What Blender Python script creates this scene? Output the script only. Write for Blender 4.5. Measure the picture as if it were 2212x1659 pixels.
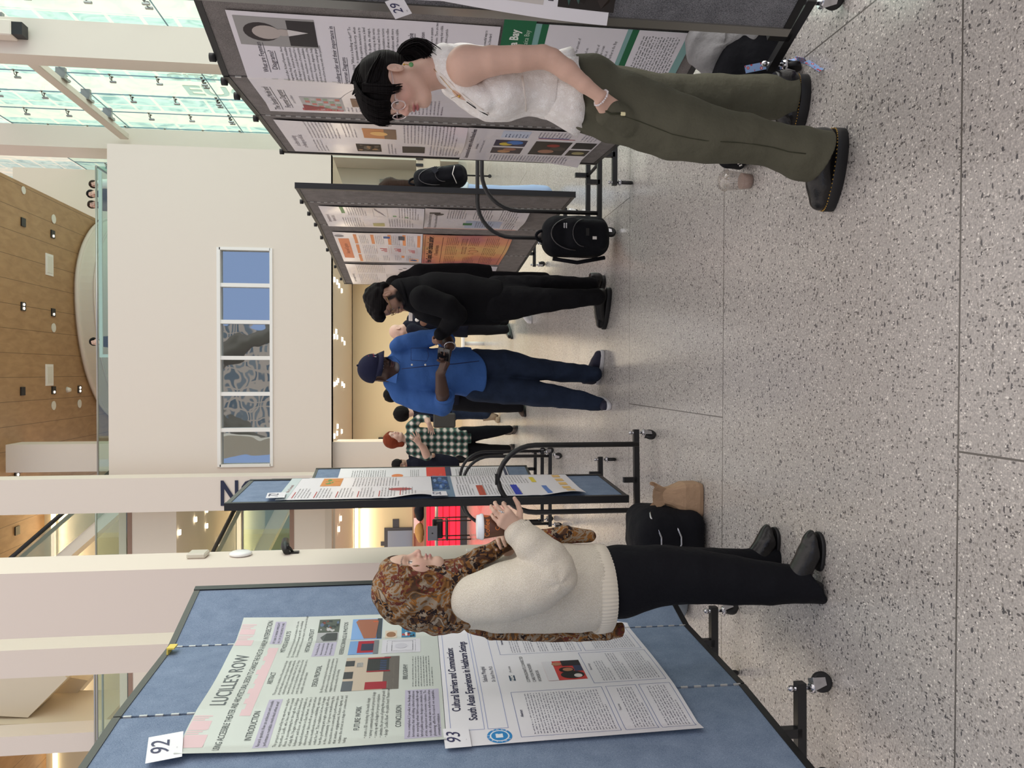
import bpy, math, random
import numpy as np
from mathutils import Vector, Matrix, noise as mnoise
for o in list(bpy.data.objects): bpy.data.objects.remove(o, do_unlink=True)
SC = bpy.context.scene
COL = SC.collection
rnd = random.Random(7)
# ---------------------------------------------------------------- camera
F = 1650.0; CAMH = 1.45
PSI = math.atan((855-829.5)/F); PIT = math.atan((1106-890)/F)
FW = np.array([-math.sin(PSI)*math.cos(PIT), math.cos(PSI)*math.cos(PIT), -math.sin(PIT)])
RT = np.array([math.cos(PSI), math.sin(PSI), 0.0]); UP = np.cross(RT, FW)
CC = np.array([0, 0, CAMH])
cam = bpy.data.cameras.new('camera'); camo = bpy.data.objects.new('camera', cam); COL.objects.link(camo)
cam.sensor_fit = 'HORIZONTAL'; cam.sensor_width = 36; cam.lens = F/2212*36; cam.clip_start = .05; cam.clip_end = 300
_m = Matrix(((-UP[0], RT[0], -FW[0], 0), (-UP[1], RT[1], -FW[1], 0), (-UP[2], RT[2], -FW[2], CAMH), (0, 0, 0, 1)))
camo.matrix_world = _m
SC.camera = camo
# ---------------------------------------------------------------- light
SC.view_settings.view_transform = 'Standard'; SC.view_settings.look = 'None'
SC.view_settings.gamma = 1; SC.view_settings.use_curve_mapping = False
SC.view_settings.exposure = 0.12
W = bpy.data.worlds.new('sky'); SC.world = W; W.use_nodes = True
nt = W.node_tree; N = nt.nodes; LK = nt.links
bg = N['Background']; bg.inputs[1].default_value = 1.0
tc = N.new('ShaderNodeTexCoord'); sep = N.new('ShaderNodeSeparateXYZ'); LK.new(tc.outputs['Generated'], sep.inputs[0])
mr = N.new('ShaderNodeMapRange'); mr.inputs[1].default_value = -1; mr.inputs[2].default_value = 1
LK.new(sep.outputs['X'], mr.inputs[0])
ra = N.new('ShaderNodeValToRGB'); LK.new(mr.outputs[0], ra.inputs[0])
ra.color_ramp.elements[0].color = (.64, .56, .53, 1); ra.color_ramp.elements[1].color = (1.38, 1.30, 1.26, 1)
mr2 = N.new('ShaderNodeMapRange'); mr2.inputs[1].default_value = -.86; mr2.inputs[2].default_value = -.95
mr2.inputs[3].default_value = 0; mr2.inputs[4].default_value = 1
LK.new(sep.outputs['Y'], mr2.inputs[0])
mx = N.new('ShaderNodeMix'); mx.data_type = 'RGBA'; LK.new(mr2.outputs[0], mx.inputs['Factor'])
LK.new(ra.outputs[0], mx.inputs['A']); mx.inputs['B'].default_value = (.46, .60, .92, 1)
LK.new(mx.outputs['Result'], bg.inputs[0])
def area(name, loc, rot, sx, sy, power, col=(1, 1, 1)):
    l = bpy.data.lights.new(name, 'AREA'); l.shape = 'RECTANGLE'; l.size = sx; l.size_y = sy; l.energy = power; l.color = col
    o = bpy.data.objects.new(name, l); o.location = loc; o.rotation_euler = rot; COL.objects.link(o); return o
# daylight entering through the glass facade on the right and the skylight above
area('facade_daylight', (10.5, 9, 6), (0, math.radians(78), 0), 9, 26, 1250, (1, .99, .96))
# ---------------------------------------------------------------- pixel -> place
def ray(x, y): return FW + ((1659-y)-829.5)/F*RT - (x-1106)/F*UP
def atY(x, y, Y): d = ray(x, y); return CC + d*(Y/d[1])
def atZ(x, y, z=0.0): d = ray(x, y); return CC + d*((z-CAMH)/d[2])
def atX(x, y, X): d = ray(x, y); return CC + d*(X/d[0])
# ---------------------------------------------------------------- materials
def lin(c): return tuple((v/12.92 if v <= .04045 else ((v+.055)/1.055)**2.4) for v in c)
def rgb(r, g, b): return lin((r/255, g/255, b/255))+(1,)
MATS = {}
def mat(name, col=(.8, .8, .8, 1), rough=.6, metal=0, bump=None, spec=.5, emit=None, var=None, trans=0, sheen=0, alpha=1, vcol=False, stretch=None, coord='Object', coat=0):
    if name in MATS: return MATS[name]
    m = bpy.data.materials.new(name); m.use_nodes = True; n = m.node_tree.nodes; l = m.node_tree.links
    b = n['Principled BSDF']; b.inputs['Base Color'].default_value = col; b.inputs['Roughness'].default_value = rough
    b.inputs['Metallic'].default_value = metal; b.inputs['Specular IOR Level'].default_value = spec
    b.inputs['Transmission Weight'].default_value = trans; b.inputs['Sheen Weight'].default_value = sheen; b.inputs['Alpha'].default_value = alpha
    b.inputs['Coat Weight'].default_value = coat
    if emit: b.inputs['Emission Color'].default_value = emit[0]; b.inputs['Emission Strength'].default_value = emit[1]
    t = n.new('ShaderNodeTexCoord'); src = t.outputs[coord]
    if stretch:
        mp = n.new('ShaderNodeMapping'); mp.inputs['Scale'].default_value = stretch; l.new(src, mp.inputs[0]); src = mp.outputs[0]
    csrc = None
    if vcol:
        a = n.new('ShaderNodeVertexColor'); a.layer_name = 'Col'; csrc = a.outputs[0]; l.new(csrc, b.inputs['Base Color'])
    if var:  # (scale, amount)
        x = n.new('ShaderNodeTexNoise'); x.inputs['Scale'].default_value = var[0]; x.inputs['Detail'].default_value = 5; l.new(src, x.inputs[0])
        r = n.new('ShaderNodeMapRange'); r.inputs[3].default_value = 1-var[1]; r.inputs[4].default_value = 1+var[1]; l.new(x.outputs[0], r.inputs[0])
        q = n.new('ShaderNodeMix'); q.data_type = 'RGBA'; q.blend_type = 'MULTIPLY'; q.inputs['Factor'].default_value = 1
        if csrc: l.new(csrc, q.inputs['A'])
        else: q.inputs['A'].default_value = col
        l.new(r.outputs[0], q.inputs['B']); l.new(q.outputs['Result'], b.inputs['Base Color'])
    if bump:  # list of (kind, scale, strength)
        prev = None
        for kind, sc, st in bump:
            if kind == 'n': x = n.new('ShaderNodeTexNoise'); x.inputs['Scale'].default_value = sc; x.inputs['Detail'].default_value = 4; o_ = x.outputs[0]
            elif kind == 'v': x = n.new('ShaderNodeTexVoronoi'); x.inputs['Scale'].default_value = sc; o_ = x.outputs[0]
            elif kind == 'w': x = n.new('ShaderNodeTexWave'); x.inputs['Scale'].default_value = sc; x.inputs['Distortion'].default_value = 1.5; x.bands_direction = 'Z'; o_ = x.outputs[0]
            l.new(src, x.inputs[0]); u = n.new('ShaderNodeBump'); u.inputs['Strength'].default_value = st; u.inputs['Distance'].default_value = .015
            l.new(o_, u.inputs['Height'])
            if prev: l.new(prev, u.inputs['Normal'])
            prev = u.outputs[0]
        l.new(prev, b.inputs['Normal'])
    MATS[name] = m; return m
def ramp(n, l, src, stops, interp='CONSTANT'):
    r = n.new('ShaderNodeValToRGB'); r.color_ramp.interpolation = interp; e = r.color_ramp.elements
    while len(e) < len(stops): e.new(.5)
    for k, (p, c) in enumerate(stops): e[k].position = p; e[k].color = c
    l.new(src, r.inputs[0]); return r.outputs[0]
# ---------------------------------------------------------------- mesh building
class MB:
    def __init__(s): s.v = []; s.f = []; s.m = []; s.mats = []; s.sm = []; s.cur = 0
    def mat(s, m):
        if m not in s.mats: s.mats.append(m)
        s.cur = s.mats.index(m); return s
    def face(s, f, smooth=False): s.f.append(tuple(f)); s.m.append(s.cur); s.sm.append(smooth)
    def add(s, vs, fs, smooth=False):
        o = len(s.v); s.v += [tuple(map(float, v)) for v in vs]
        for f in fs: s.face([i+o for i in f], smooth)
    def box(s, c, size, rz=0, M=None, bev=0):
        hx, hy, hz = [a/2 for a in size]; c = np.array(c, float)
        vs = []
        R_ = np.array(Matrix.Rotation(rz, 3, 'Z')) if M is None else np.array(M)
        if bev and min(hx, hy, hz) > bev:
            b = bev
            for sx in (-1, 1):
                for sy in (-1, 1):
                    for sz in (-1, 1):
                        for ax in range(3):
                            d = [b, b, b]; d[ax] = 0
                            vs.append(c+R_@np.array([sx*(hx-d[0]), sy*(hy-d[1]), sz*(hz-d[2])]))
            import itertools
            I = lambda sx, sy, sz, ax: ((sx*2+sy)*2+sz)*3+ax
            fs = []
            for ax in range(3):
                for sg in (0, 1):
                    q = []
                    for (p, r) in ((0, 0), (1, 0), (1, 1), (0, 1)):
                        co = [0, 0, 0]; co[ax] = sg; co[(ax+1) % 3] = p; co[(ax+2) % 3] = r; q.append(I(*co, ax))
                    fs.append(q if sg else q[::-1])
            for ax in range(3):
                a2, a3 = (ax+1) % 3, (ax+2) % 3
                for p in (0, 1):
                    for r in (0, 1):
                        c0 = [0, 0, 0]; c1 = [0, 0, 0]; c1[ax] = 1
                        for cc in (c0, c1): cc[a2] = p; cc[a3] = r
                        q = [I(*c0, a2), I(*c1, a2), I(*c1, a3), I(*c0, a3)]
                        fs.append(q if (p ^ r) else q[::-1])
            for sx in (0, 1):
                for sy in (0, 1):
                    for sz in (0, 1):
                        q = [I(sx, sy, sz, k) for k in range(3)]; fs.append(q if (sx+sy+sz) % 2 else q[::-1])
            s.add(vs, fs); return
        for sx in (-1, 1):
            for sy in (-1, 1):
                for sz in (-1, 1): vs.append(c+R_@np.array([sx*hx, sy*hy, sz*hz]))
        s.add(vs, [(0, 1, 3, 2), (4, 6, 7, 5), (0, 4, 5, 1), (2, 3, 7, 6), (0, 2, 6, 4), (1, 5, 7, 3)])
    def bb(s, a, b, **k):
        a = np.array(a, float); b = np.array(b, float); s.box((a+b)/2, np.abs(b-a), **k)
    def tube(s, pts, r, n=10, cap=True, sm=True, closed=False, flat=None):
        pts = [np.array(p, float) for p in pts]; rs = r if hasattr(r, '__len__') else [r]*len(pts)
        K = len(pts); up = None; rings = []; o = len(s.v)
        for i in range(K):
            t = (pts[(i+1) % K]-pts[i-1]) if closed else (pts[min(i+1, K-1)]-pts[max(i-1, 0)])
            t = t/(np.linalg.norm(t)+1e-12)
            if up is None:
                up = np.array([0, 0, 1.]) if abs(t[2]) < .9 else np.array([0, 1., 0])
            a = np.cross(t, up); a /= (np.linalg.norm(a)+1e-12); up = np.cross(a, t)
            for k in range(n):
                th = 2*math.pi*k/n; q = pts[i]+rs[i]*(math.cos(th)*a+math.sin(th)*up*(flat or 1)); s.v.append(tuple(q))
        for i in range(K if closed else K-1):
            j = (i+1) % K
            for k in range(n): s.face((o+i*n+k, o+i*n+(k+1) % n, o+j*n+(k+1) % n, o+j*n+k), sm)
        if cap and not closed:
            s.face([o+k for k in range(n)][::-1]); s.face([o+(K-1)*n+k for k in range(n)])
    def cyl(s, a, b, r, n=16, r2=None, sm=True): s.tube([a, b], [r, r if r2 is None else r2], n, sm=sm)
    def lathe(s, prof, base, n=24, M=None, sm=True):
        o = len(s.v); base = np.array(base, float); R_ = np.eye(3) if M is None else np.array(M)
        for (r, z) in prof:
            for k in range(n):
                th = 2*math.pi*k/n; s.v.append(tuple(base+R_@np.array([r*math.cos(th), r*math.sin(th), z])))
        for i in range(len(prof)-1):
            for k in range(n): s.face((o+i*n+k, o+i*n+(k+1) % n, o+(i+1)*n+(k+1) % n, o+(i+1)*n+k), sm)
        s.face([o+k for k in range(n)][::-1]); s.face([o+(len(prof)-1)*n+k for k in range(n)])
    def sph(s, c, r, nu=14, nv=10, M=None):
        c = np.array(c, float); r = np.array(r if hasattr(r, '__len__') else (r,)*3, float); R_ = np.eye(3) if M is None else np.array(M)
        vs = [c+R_@(r*np.array([math.sin(math.pi*j/nv)*math.cos(2*math.pi*i/nu), math.sin(math.pi*j/nv)*math.sin(2*math.pi*i/nu), math.cos(math.pi*j/nv)])) for j in range(nv+1) for i in range(nu)]
        fs = [((j)*nu+i, (j+1)*nu+i, (j+1)*nu+(i+1) % nu, j*nu+(i+1) % nu) for j in range(nv) for i in range(nu)]
        s.add(vs, fs, True)
    def quad(s, a, b, c, d): s.add([a, b, c, d], [(0, 1, 2, 3)])
    def prism(s, poly, axis, lo, hi):
        n = len(poly); vs = []
        for t in (lo, hi):
            for (a, b) in poly: vs.append({'x': (t, a, b), 'y': (a, t, b), 'z': (a, b, t)}[axis])
        s.add(vs, [tuple(range(n))[::-1], tuple(range(n, 2*n))]+[(i, (i+1) % n, n+(i+1) % n, n+i) for i in range(n)])
    def build(s, name, m=None, parent=None, **props):
        me = bpy.data.meshes.new(name); me.from_pydata(s.v, [], s.f)
        ms = s.mats or [m]
        for q in ms: me.materials.append(q)
        me.polygons.foreach_set('material_index', s.m); me.polygons.foreach_set('use_smooth', s.sm); me.update()
        o = bpy.data.objects.new(name, me); COL.objects.link(o)
        if parent is not None:
            o.parent = parent; o.matrix_parent_inverse = parent.matrix_world.inverted() if False else Matrix.Translation(-Vector(parent.location))
        for k, v in props.items(): o[k] = v
        return o
def link(me, name, parent=None, **props):
    o = bpy.data.objects.new(name, me); COL.objects.link(o)
    if parent is not None: o.parent = parent; o.matrix_parent_inverse = Matrix.Translation(-Vector(parent.location))
    for k, v in props.items(): o[k] = v
    return o
def empty(name, loc, label, category, group=None):
    o = bpy.data.objects.new(name, None); o.location = loc; COL.objects.link(o); o['label'] = label; o['category'] = category
    if group: o['group'] = group
    o.empty_display_size = .1
    return o
def copy_tree(o, off, **props):
    c = o.copy(); COL.objects.link(c); c.location = Vector(o.location)+Vector(off)
    for k, v in props.items(): c[k] = v
    def rec(src, dst):
        for ch in [x for x in COL.objects if x.parent is src]:
            d = ch.copy(); COL.objects.link(d); d.parent = dst; rec(ch, d)
    rec(o, c); return c
# parents keep a pure translation; a sub-part's parent is a mesh at the origin of its own thing, so give it none
def sub(mb, name, m, parent, **props):
    me = mb.build(name, m).data; o = [x for x in COL.objects if x.data is me][0]
    o.parent = parent
    for k, v in props.items(): o[k] = v
    return o
# ================================================================ SETTING
def wallmat(name, c, **k): return mat(name, c, rough=.75, bump=[('n', 60, .02)], **k)
m_white = wallmat('white_paint', rgb(224, 212, 201)); m_cream = wallmat('cream_paint', rgb(228, 219, 203)); m_warm = wallmat('ochre_paint', rgb(208, 196, 166))
m_soff = wallmat('soffit_paint', rgb(205, 195, 178))
# terrazzo
mf = bpy.data.materials.new('terrazzo'); mf.use_nodes = True; n = mf.node_tree.nodes; l = mf.node_tree.links; b = n['Principled BSDF']
t = n.new('ShaderNodeTexCoord')
def vor(scale, stretch=None, feature='F1'):
    mp = n.new('ShaderNodeMapping'); mp.inputs['Scale'].default_value = stretch or (1, 1, 1); l.new(t.outputs['Object'], mp.inputs[0])
    ns = n.new('ShaderNodeTexNoise'); ns.inputs['Scale'].default_value = scale*.8; l.new(mp.outputs[0], ns.inputs[0])
    ad = n.new('ShaderNodeMix'); ad.data_type = 'RGBA'; ad.blend_type = 'LINEAR_LIGHT'; ad.inputs['Factor'].default_value = .5/scale
    l.new(mp.outputs[0], ad.inputs['A']); l.new(ns.outputs['Color'], ad.inputs['B'])
    v = n.new('ShaderNodeTexVoronoi'); v.inputs['Scale'].default_value = scale; l.new(ad.outputs['Result'], v.inputs[0]); return v
def mth(op, a, b_):
    x = n.new('ShaderNodeMath'); x.operation = op
    for i, q in enumerate((a, b_)):
        if hasattr(q, 'links'): l.new(q, x.inputs[i])
        else: x.inputs[i].default_value = q
    return x.outputs[0]
def chip(scale, thr, prob, colr, prev, stretch=None):
    v = vor(scale, stretch); s_ = n.new('ShaderNodeSeparateColor'); l.new(v.outputs['Color'], s_.inputs[0])
    a = mth('LESS_THAN', v.outputs['Distance'], mth('MULTIPLY', s_.outputs[1], thr)); c = mth('LESS_THAN', s_.outputs[0], prob)
    fac = mth('MULTIPLY', a, c)
    q = n.new('ShaderNodeMix'); q.data_type = 'RGBA'; l.new(fac, q.inputs['Factor'])
    if hasattr(prev, 'links'): l.new(prev, q.inputs['A'])
    else: q.inputs['A'].default_value = prev
    q.inputs['B'].default_value = colr; return q.outputs['Result']
nz = n.new('ShaderNodeTexNoise'); nz.inputs['Scale'].default_value = 160; nz.inputs['Detail'].default_value = 3; l.new(t.outputs['Object'], nz.inputs[0])
c = ramp(n, l, nz.outputs[0], [(.3, rgb(158, 154, 152)), (.7, rgb(196, 191, 187))], 'LINEAR')
c = chip(170, .62, .5, rgb(206, 201, 196), c, (1, .8, 1)); c = chip(120, .6, .32, rgb(146, 142, 138), c, (.75, 1.2, 1)); c = chip(130, .62, .2, rgb(104, 101, 100), c, (1.2, .7, 1))
c = chip(85, .55, .11, rgb(88, 86, 88), c, (.7, 1.35, 1)); c = chip(150, .55, .14, rgb(236, 232, 226), c)
# brass divider joints: rows 1.56 m deep, staggered joints every 2.77 m
so = n.new('ShaderNodeSeparateXYZ'); l.new(t.outputs['Object'], so.inputs[0])
ry = mth('DIVIDE', mth('SUBTRACT', so.outputs[1], 1.84-15.6), 1.563); fr = mth('FRACT', ry, 0); row = mth('FLOOR', ry, 0)
j1 = mth('LESS_THAN', mth('ABSOLUTE', mth('SUBTRACT', fr, mth('ROUND', fr, 0)), 0), .0021)
par = mth('MULTIPLY', mth('MODULO', row, 2.0), 1.385)
rx = mth('DIVIDE', mth('SUBTRACT', mth('ADD', so.outputs[0], par), -.21+1.385-27.7), 2.77); fx = mth('FRACT', rx, 0)
j2 = mth('LESS_THAN', mth('ABSOLUTE', mth('SUBTRACT', fx, mth('ROUND', fx, 0)), 0), .0010)
jn = mth('MAXIMUM', j1, j2)
q = n.new('ShaderNodeMix'); q.data_type = 'RGBA'; l.new(jn, q.inputs['Factor']); l.new(c, q.inputs['A']); q.inputs['B'].default_value = rgb(100, 96, 92)
l.new(q.outputs['Result'], b.inputs['Base Color']); b.inputs['Roughness'].default_value = .22; b.inputs['Specular IOR Level'].default_value = .5
nr = n.new('ShaderNodeTexNoise'); nr.inputs['Scale'].default_value = 3; l.new(t.outputs['Object'], nr.inputs[0]); mrr = n.new('ShaderNodeMapRange'); mrr.inputs[3].default_value = .16; mrr.inputs[4].default_value = .30
l.new(nr.outputs[0], mrr.inputs[0]); l.new(mrr.outputs[0], b.inputs['Roughness'])
S = dict(kind='structure')
mb = MB(); mb.bb((-16, -6, -.1), (9, 34, 0)); mb.build('floor', mf, **S)
# --- the white upper block with its ribbon window
YB = 16.7
def zz(x, Y, y=900): return atY(x, y, Y)[2]
def xx(y, Y, x=500): return atY(x, y, Y)[0]
X0, X1 = -2.6, 4.68; Z0, Z1 = 3.16, 7.66; wx0, wx1, wz0, wz1 = xx(1004, YB), xx(539, YB), zz(584.5, YB), zz(475, YB)
mb = MB()
mb.bb((X0, YB, Z0), (X1, YB+.35, wz0)); mb.bb((X0, YB, wz1), (X1, YB+.35, Z1)); mb.bb((X0, YB, wz0), (wx0, YB+.35, wz1)); mb.bb((wx1, YB, wz0), (X1, YB+.35, wz1))
mb.build('wall_back', m_white, **S)
# shallow rooms behind the ribbon window
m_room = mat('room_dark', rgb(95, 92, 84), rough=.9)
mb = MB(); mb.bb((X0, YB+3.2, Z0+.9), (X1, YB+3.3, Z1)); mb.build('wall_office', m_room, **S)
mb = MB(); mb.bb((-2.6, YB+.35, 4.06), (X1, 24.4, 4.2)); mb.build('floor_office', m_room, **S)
m_fr = mat('window_frame_white', rgb(236, 232, 228), rough=.4)
m_gl = bpy.data.materials.new('office_glass'); m_gl.use_nodes = True; gn = m_gl.node_tree.nodes; gl = m_gl.node_tree.links
gn.remove(gn['Principled BSDF']); g1 = gn.new('ShaderNodeBsdfGlossy'); g1.inputs['Roughness'].default_value = .015; g1.inputs['Color'].default_value = (.75, .8, .85, 1)
g2 = gn.new('ShaderNodeBsdfTransparent'); g2.inputs['Color'].default_value = (.45, .5, .47, 1); gx = gn.new('ShaderNodeMixShader'); gx.inputs[0].default_value = .52
gl.new(g2.outputs[0], gx.inputs[1]); gl.new(g1.outputs[0], gx.inputs[2]); gl.new(gx.outputs[0], gn['Material Output'].inputs['Surface'])
nn = gn.new('ShaderNodeTexNoise'); nn.inputs['Scale'].default_value = 1.1; nn.inputs['Detail'].default_value = 2; bu = gn.new('ShaderNodeBump'); bu.inputs['Distance'].default_value = .02; bu.inputs['Strength'].default_value = .35
gt = gn.new('ShaderNodeTexCoord'); gl.new(gt.outputs['Object'], nn.inputs[0]); gl.new(nn.outputs[0], bu.inputs['Height']); gl.new(bu.outputs[0], g1.inputs['Normal'])
mull = [(xx(615.5, YB)), xx(695, YB), xx(773, YB), xx(851, YB), xx(929, YB)]
edges = [wx1]+mull+[wx0]
wf = MB(); T = .05
wf.bb((wx0-.04, YB-.03, wz1-.02), (wx1+.04, YB+.3, wz1+.05)); wf.bb((wx0-.04, YB-.03, wz0-.05), (wx1+.04, YB+.3, wz0+.01))
wf.bb((wx0-.05, YB-.03, wz0), (wx0+.01, YB+.3, wz1)); wf.bb((wx1-.01, YB-.03, wz0), (wx1+.05, YB+.3, wz1))
for X in mull: wf.bb((X-.04, YB-.01, wz0), (X+.04, YB+.25, wz1))
wfo = wf.build('window_1', m_fr, **S)
for i in range(6):
    a, c_ = edges[i+1], edges[i]; g = MB(); g.bb((a+.02, YB+.1, wz0), (c_-.02, YB+.112, wz1)); g.build('pane', m_gl, wfo)
# what the panes mirror, standing behind the camera: diagonal truss members and a striped tower
m_truss = mat('truss_grey', rgb(120, 116, 108), rough=.7)
mb = MB()
mb.tube([(-9, -9, 1), (-1, -9, 14)], .5, 4); mb.tube([(7, -9, 2), (-1, -9, 14)], .5, 4); mb.tube([(7, -9, 2), (13, -9, 13)], .5, 4); mb.build('trim_truss', m_truss, **S)
m_tow = mat('tower_stone', rgb(206, 196, 186), rough=.8); mtw = MB(); mtw.bb((-6, -30, 0), (3.5, -24, 17))
tw = mtw.build('tower', m_tow); tw['label'] = 'pale stone tower outdoors mirrored in the ribbon window panes'; tw['category'] = 'building'
n = m_tow.node_tree.nodes; l = m_tow.node_tree.links; bk = n.new('ShaderNodeTexBrick'); t = n.new('ShaderNodeTexCoord'); mp = n.new('ShaderNodeMapping'); mp.inputs['Rotation'].default_value = (math.pi/2, 0, 0); l.new(t.outputs['Object'], mp.inputs[0]); l.new(mp.outputs[0], bk.inputs[0])
bk.inputs['Scale'].default_value = .55; bk.inputs['Mortar Size'].default_value = .06; bk.offset = 0; bk.inputs['Color1'].default_value = rgb(96, 116, 134); bk.inputs['Color2'].default_value = rgb(150, 160, 168); bk.inputs['Mortar'].default_value = rgb(206, 196, 186); l.new(bk.outputs[0], n['Principled BSDF'].inputs['Base Color'])
# --- soffit, warm rear wall
mb = MB(); mb.bb((-14, YB+.02, 3.16), (X1, 24.4, 3.30)); mb.build('ceiling_soffit', m_soff, **S)
YW = 22.4
zt = zz(762, YW)
mb = MB(); mb.bb((-3.0, YW, 0), (2.62, YW+.3, zt)); mb.build('wall_rear', m_warm, **S)
mb = MB(); mb.bb((-3.0, YW-.02, zt+.22), (2.62, YW+.3, 3.16)); mb.build('trim_cove', m_soff, **S)
area('cove_light', (-.2, YW-.12, zt+.16), (math.radians(24), 0, 0), 5.4, .12, 150, (1, .82, .58))
m_led = mat('warm_led', emit=((1, .82, .55, 1), 3))
mb = MB(); mb.bb((-2.9, YW+.02, zt+.02), (2.6, YW+.08, zt+.1)); o = mb.build('cove_strip', m_led); o['label'] = 'warm light strip along the top of the ochre rear wall'; o['category'] = 'light'
# far right recess under the block
mb = MB(); mb.bb((2.62, YW-1.2, 0), (4.1, YW+.3, 3.16)); mb.build('wall_pier', m_cream, **S)
mb = MB(); mb.bb((4.6, 25.5, 0), (7.3, 25.8, 8)); mb.bb((2.6, 25.5, 0), (4.6, 25.8, 3.4)); mb.build('wall_right_rear', m_cream, **S)
m_door = mat('door_grey', rgb(170, 172, 165), rough=.5); m_dk = mat('dark_opening', rgb(70, 76, 74), rough=.4)
mb = MB(); mb.bb((4.75, 25.38, 0), (6.3, 25.5, 2.5)); d1 = mb.build('door_1', m_door, **S)
mb = MB(); mb.bb((4.95, 25.3, .1), (5.45, 25.38, 2.3)); mb.build('glass', m_dk, d1); mb = MB(); mb.bb((5.6, 25.3, .1), (6.1, 25.38, 2.3)); mb.build('glass', m_dk, d1)
area('soffit_downlights', (.8, 19.2, 3.1), (0, 0, 0), 6.5, 4, 190, (1, .86, .66))
area('soffit_downlights', (-6, 19.5, 3.0), (0, 0, 0), 6, 4, 90, (1, .86, .66)); area('soffit_downlights', (-6, 19.5, 6.3), (0, 0, 0), 6, 4, 60, (1, .86, .66))
# column under the block, left
Yc = 16.9
mb = MB(); mb.bb((xx(1021, Yc, 760), Yc, 0), (xx(955, Yc, 760), Yc+.7, 3.16)); mb.build('column_soffit', m_white, **S)
mb = MB(); mb.bb((xx(955, YW, 830)-.02, YW-.25, zz(855, YW)), (xx(944, YW, 830), YW-.02, zz(818, YW))); o = mb.build('wall_speaker', mat('black_plastic', rgb(22, 22, 24), rough=.45)); o['label'] = 'black wall speaker high on the ochre rear wall behind the red haired person'; o['category'] = 'speaker'
# --- columns of the atrium
def column(name, yR, yL, xref, Y, depth, top=17):
    xr, xl = xx(yR, Y, xref), xx(yL, Y, xref); mb = MB(); mb.bb((xl, Y, 0), (xr, Y+depth, top)); return mb.build(name, m_white, **S)
column('column_middle', 1032, 1106, 340, 15.8, .55)
column('column_left', 1228, 1365, 400, 8.2, .72)
column('column_far_left', 1402, 1462, 100, 12.6, .62)
column('column_outer_left', 1587, 1628, 100, 17.6, .6)
mb = MB(); mb.bb((.3838*16.2+.0, 16.2, 0), (.428*16.2, 16.75, 18)); mb.build('column_facade_near', m_white, **S)
mb = MB(); mb.bb((.2740*24.2, 24.2, 0), (.3*24.2, 25.4, 20)); mb.build('column_facade_far', m_white, **S)
# lettering on the middle column, reading downwards
def textmesh(s, size=1, align='LEFT', res=3, sx=1.0, spacing=1.0, bold=0, shear=0):
    c = bpy.data.curves.new('t', 'FONT'); c.body = s; c.size = size; c.align_x = align; c.resolution_u = res; c.space_character = spacing; c.offset = bold; c.shear = shear
    o = bpy.data.objects.new('t', c); COL.objects.link(o); dg = bpy.context.evaluated_depsgraph_get(); dg.update()
    me = bpy.data.meshes.new_from_object(o.evaluated_get(dg)); bpy.data.objects.remove(o, do_unlink=True); bpy.data.curves.remove(c)
    v = np.array([p.co[:] for p in me.vertices]).reshape(-1, 3); v[:, 0] *= sx; f = [tuple(p.vertices) for p in me.polygons]; bpy.data.meshes.remove(me); return v, f
m_navy = mat('navy_paint', rgb(28, 34, 62), rough=.5)
YC = 15.8
def vtext(s, x0, yT, yB, Y, size_px, m, name, off=.02, thick=.012, sxx=1.0, letters=None, bold=0.02):
    """text that runs down the wall: letter tops face right"""
    v, f = textmesh(s, 1, bold=bold, sx=sxx); cap = .7
    k = abs(xx(yT, Y, x0)-xx(yB, Y, x0))/cap; base = xx(yB, Y, x0); ztop = zz(x0, Y, (yT+yB)/2)
    w = MB(); P = [(base+q[1]*k, Y-off, ztop-q[0]*k) for q in v]; P2 = [(a, b_+thick, c_) for a, b_, c_ in P]
    w.add(P, f); return w.build(name, m)
o = vtext('NOISIV', 474, 1038, 1091, YC, 50, m_navy, 'wall_lettering', sxx=.72); o['label'] = 'large navy letters running down the middle white column, mostly hidden by blue display board'; o['category'] = 'sign'
# --- left side: slabs, levels, glass, escalators, stair
YS = 17.0
m_brown = mat('brown_edge', rgb(150, 122, 104), rough=.5)
for nm, xa, xb in (('slab_upper', 285, 381), ('slab_lower', 635, 724)):
    za, zb = zz(xa, YS, 1150), zz(xb, YS, 1150); mb = MB(); mb.bb((-14, YS, zb), (-2.55, 24, za)); mb.build(nm, m_cream, **S)
    mb = MB(); mb.bb((-14, YS-.01, za), (-2.55, YS+.3, za+.09)); mb.build('trim_'+nm, m_brown, **S)
m_glass = bpy.data.materials.new('clear_glass'); m_glass.use_nodes = True; gn = m_glass.node_tree.nodes; gl = m_glass.node_tree.links; gn.remove(gn['Principled BSDF'])
def glassmat(m_, tint, fac):
    gn = m_.node_tree.nodes; gl = m_.node_tree.links
    a = gn.new('ShaderNodeBsdfTransparent'); a.inputs[0].default_value = tint; g = gn.new('ShaderNodeBsdfGlossy'); g.inputs['Roughness'].default_value = .02
    x = gn.new('ShaderNodeMixShader'); x.inputs[0].default_value = fac; gl.new(a.outputs[0], x.inputs[1]); gl.new(g.outputs[0], x.inputs[2]); gl.new(x.outputs[0], gn['Material Output'].inputs['Surface'])
glassmat(m_glass, (.80, .90, .85, 1), .08)
m_fglass = bpy.data.materials.new('facade_glass'); m_fglass.use_nodes = True; m_fglass.node_tree.nodes.remove(m_fglass.node_tree.nodes['Principled BSDF']); glassmat(m_fglass, (.90, .985, .96, 1), .05)
m_steel = mat('brushed_steel', rgb(170, 168, 165), rough=.3, metal=.9); m_dsteel = mat('dark_steel', rgb(90, 88, 90), rough=.4, metal=.8)
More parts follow.
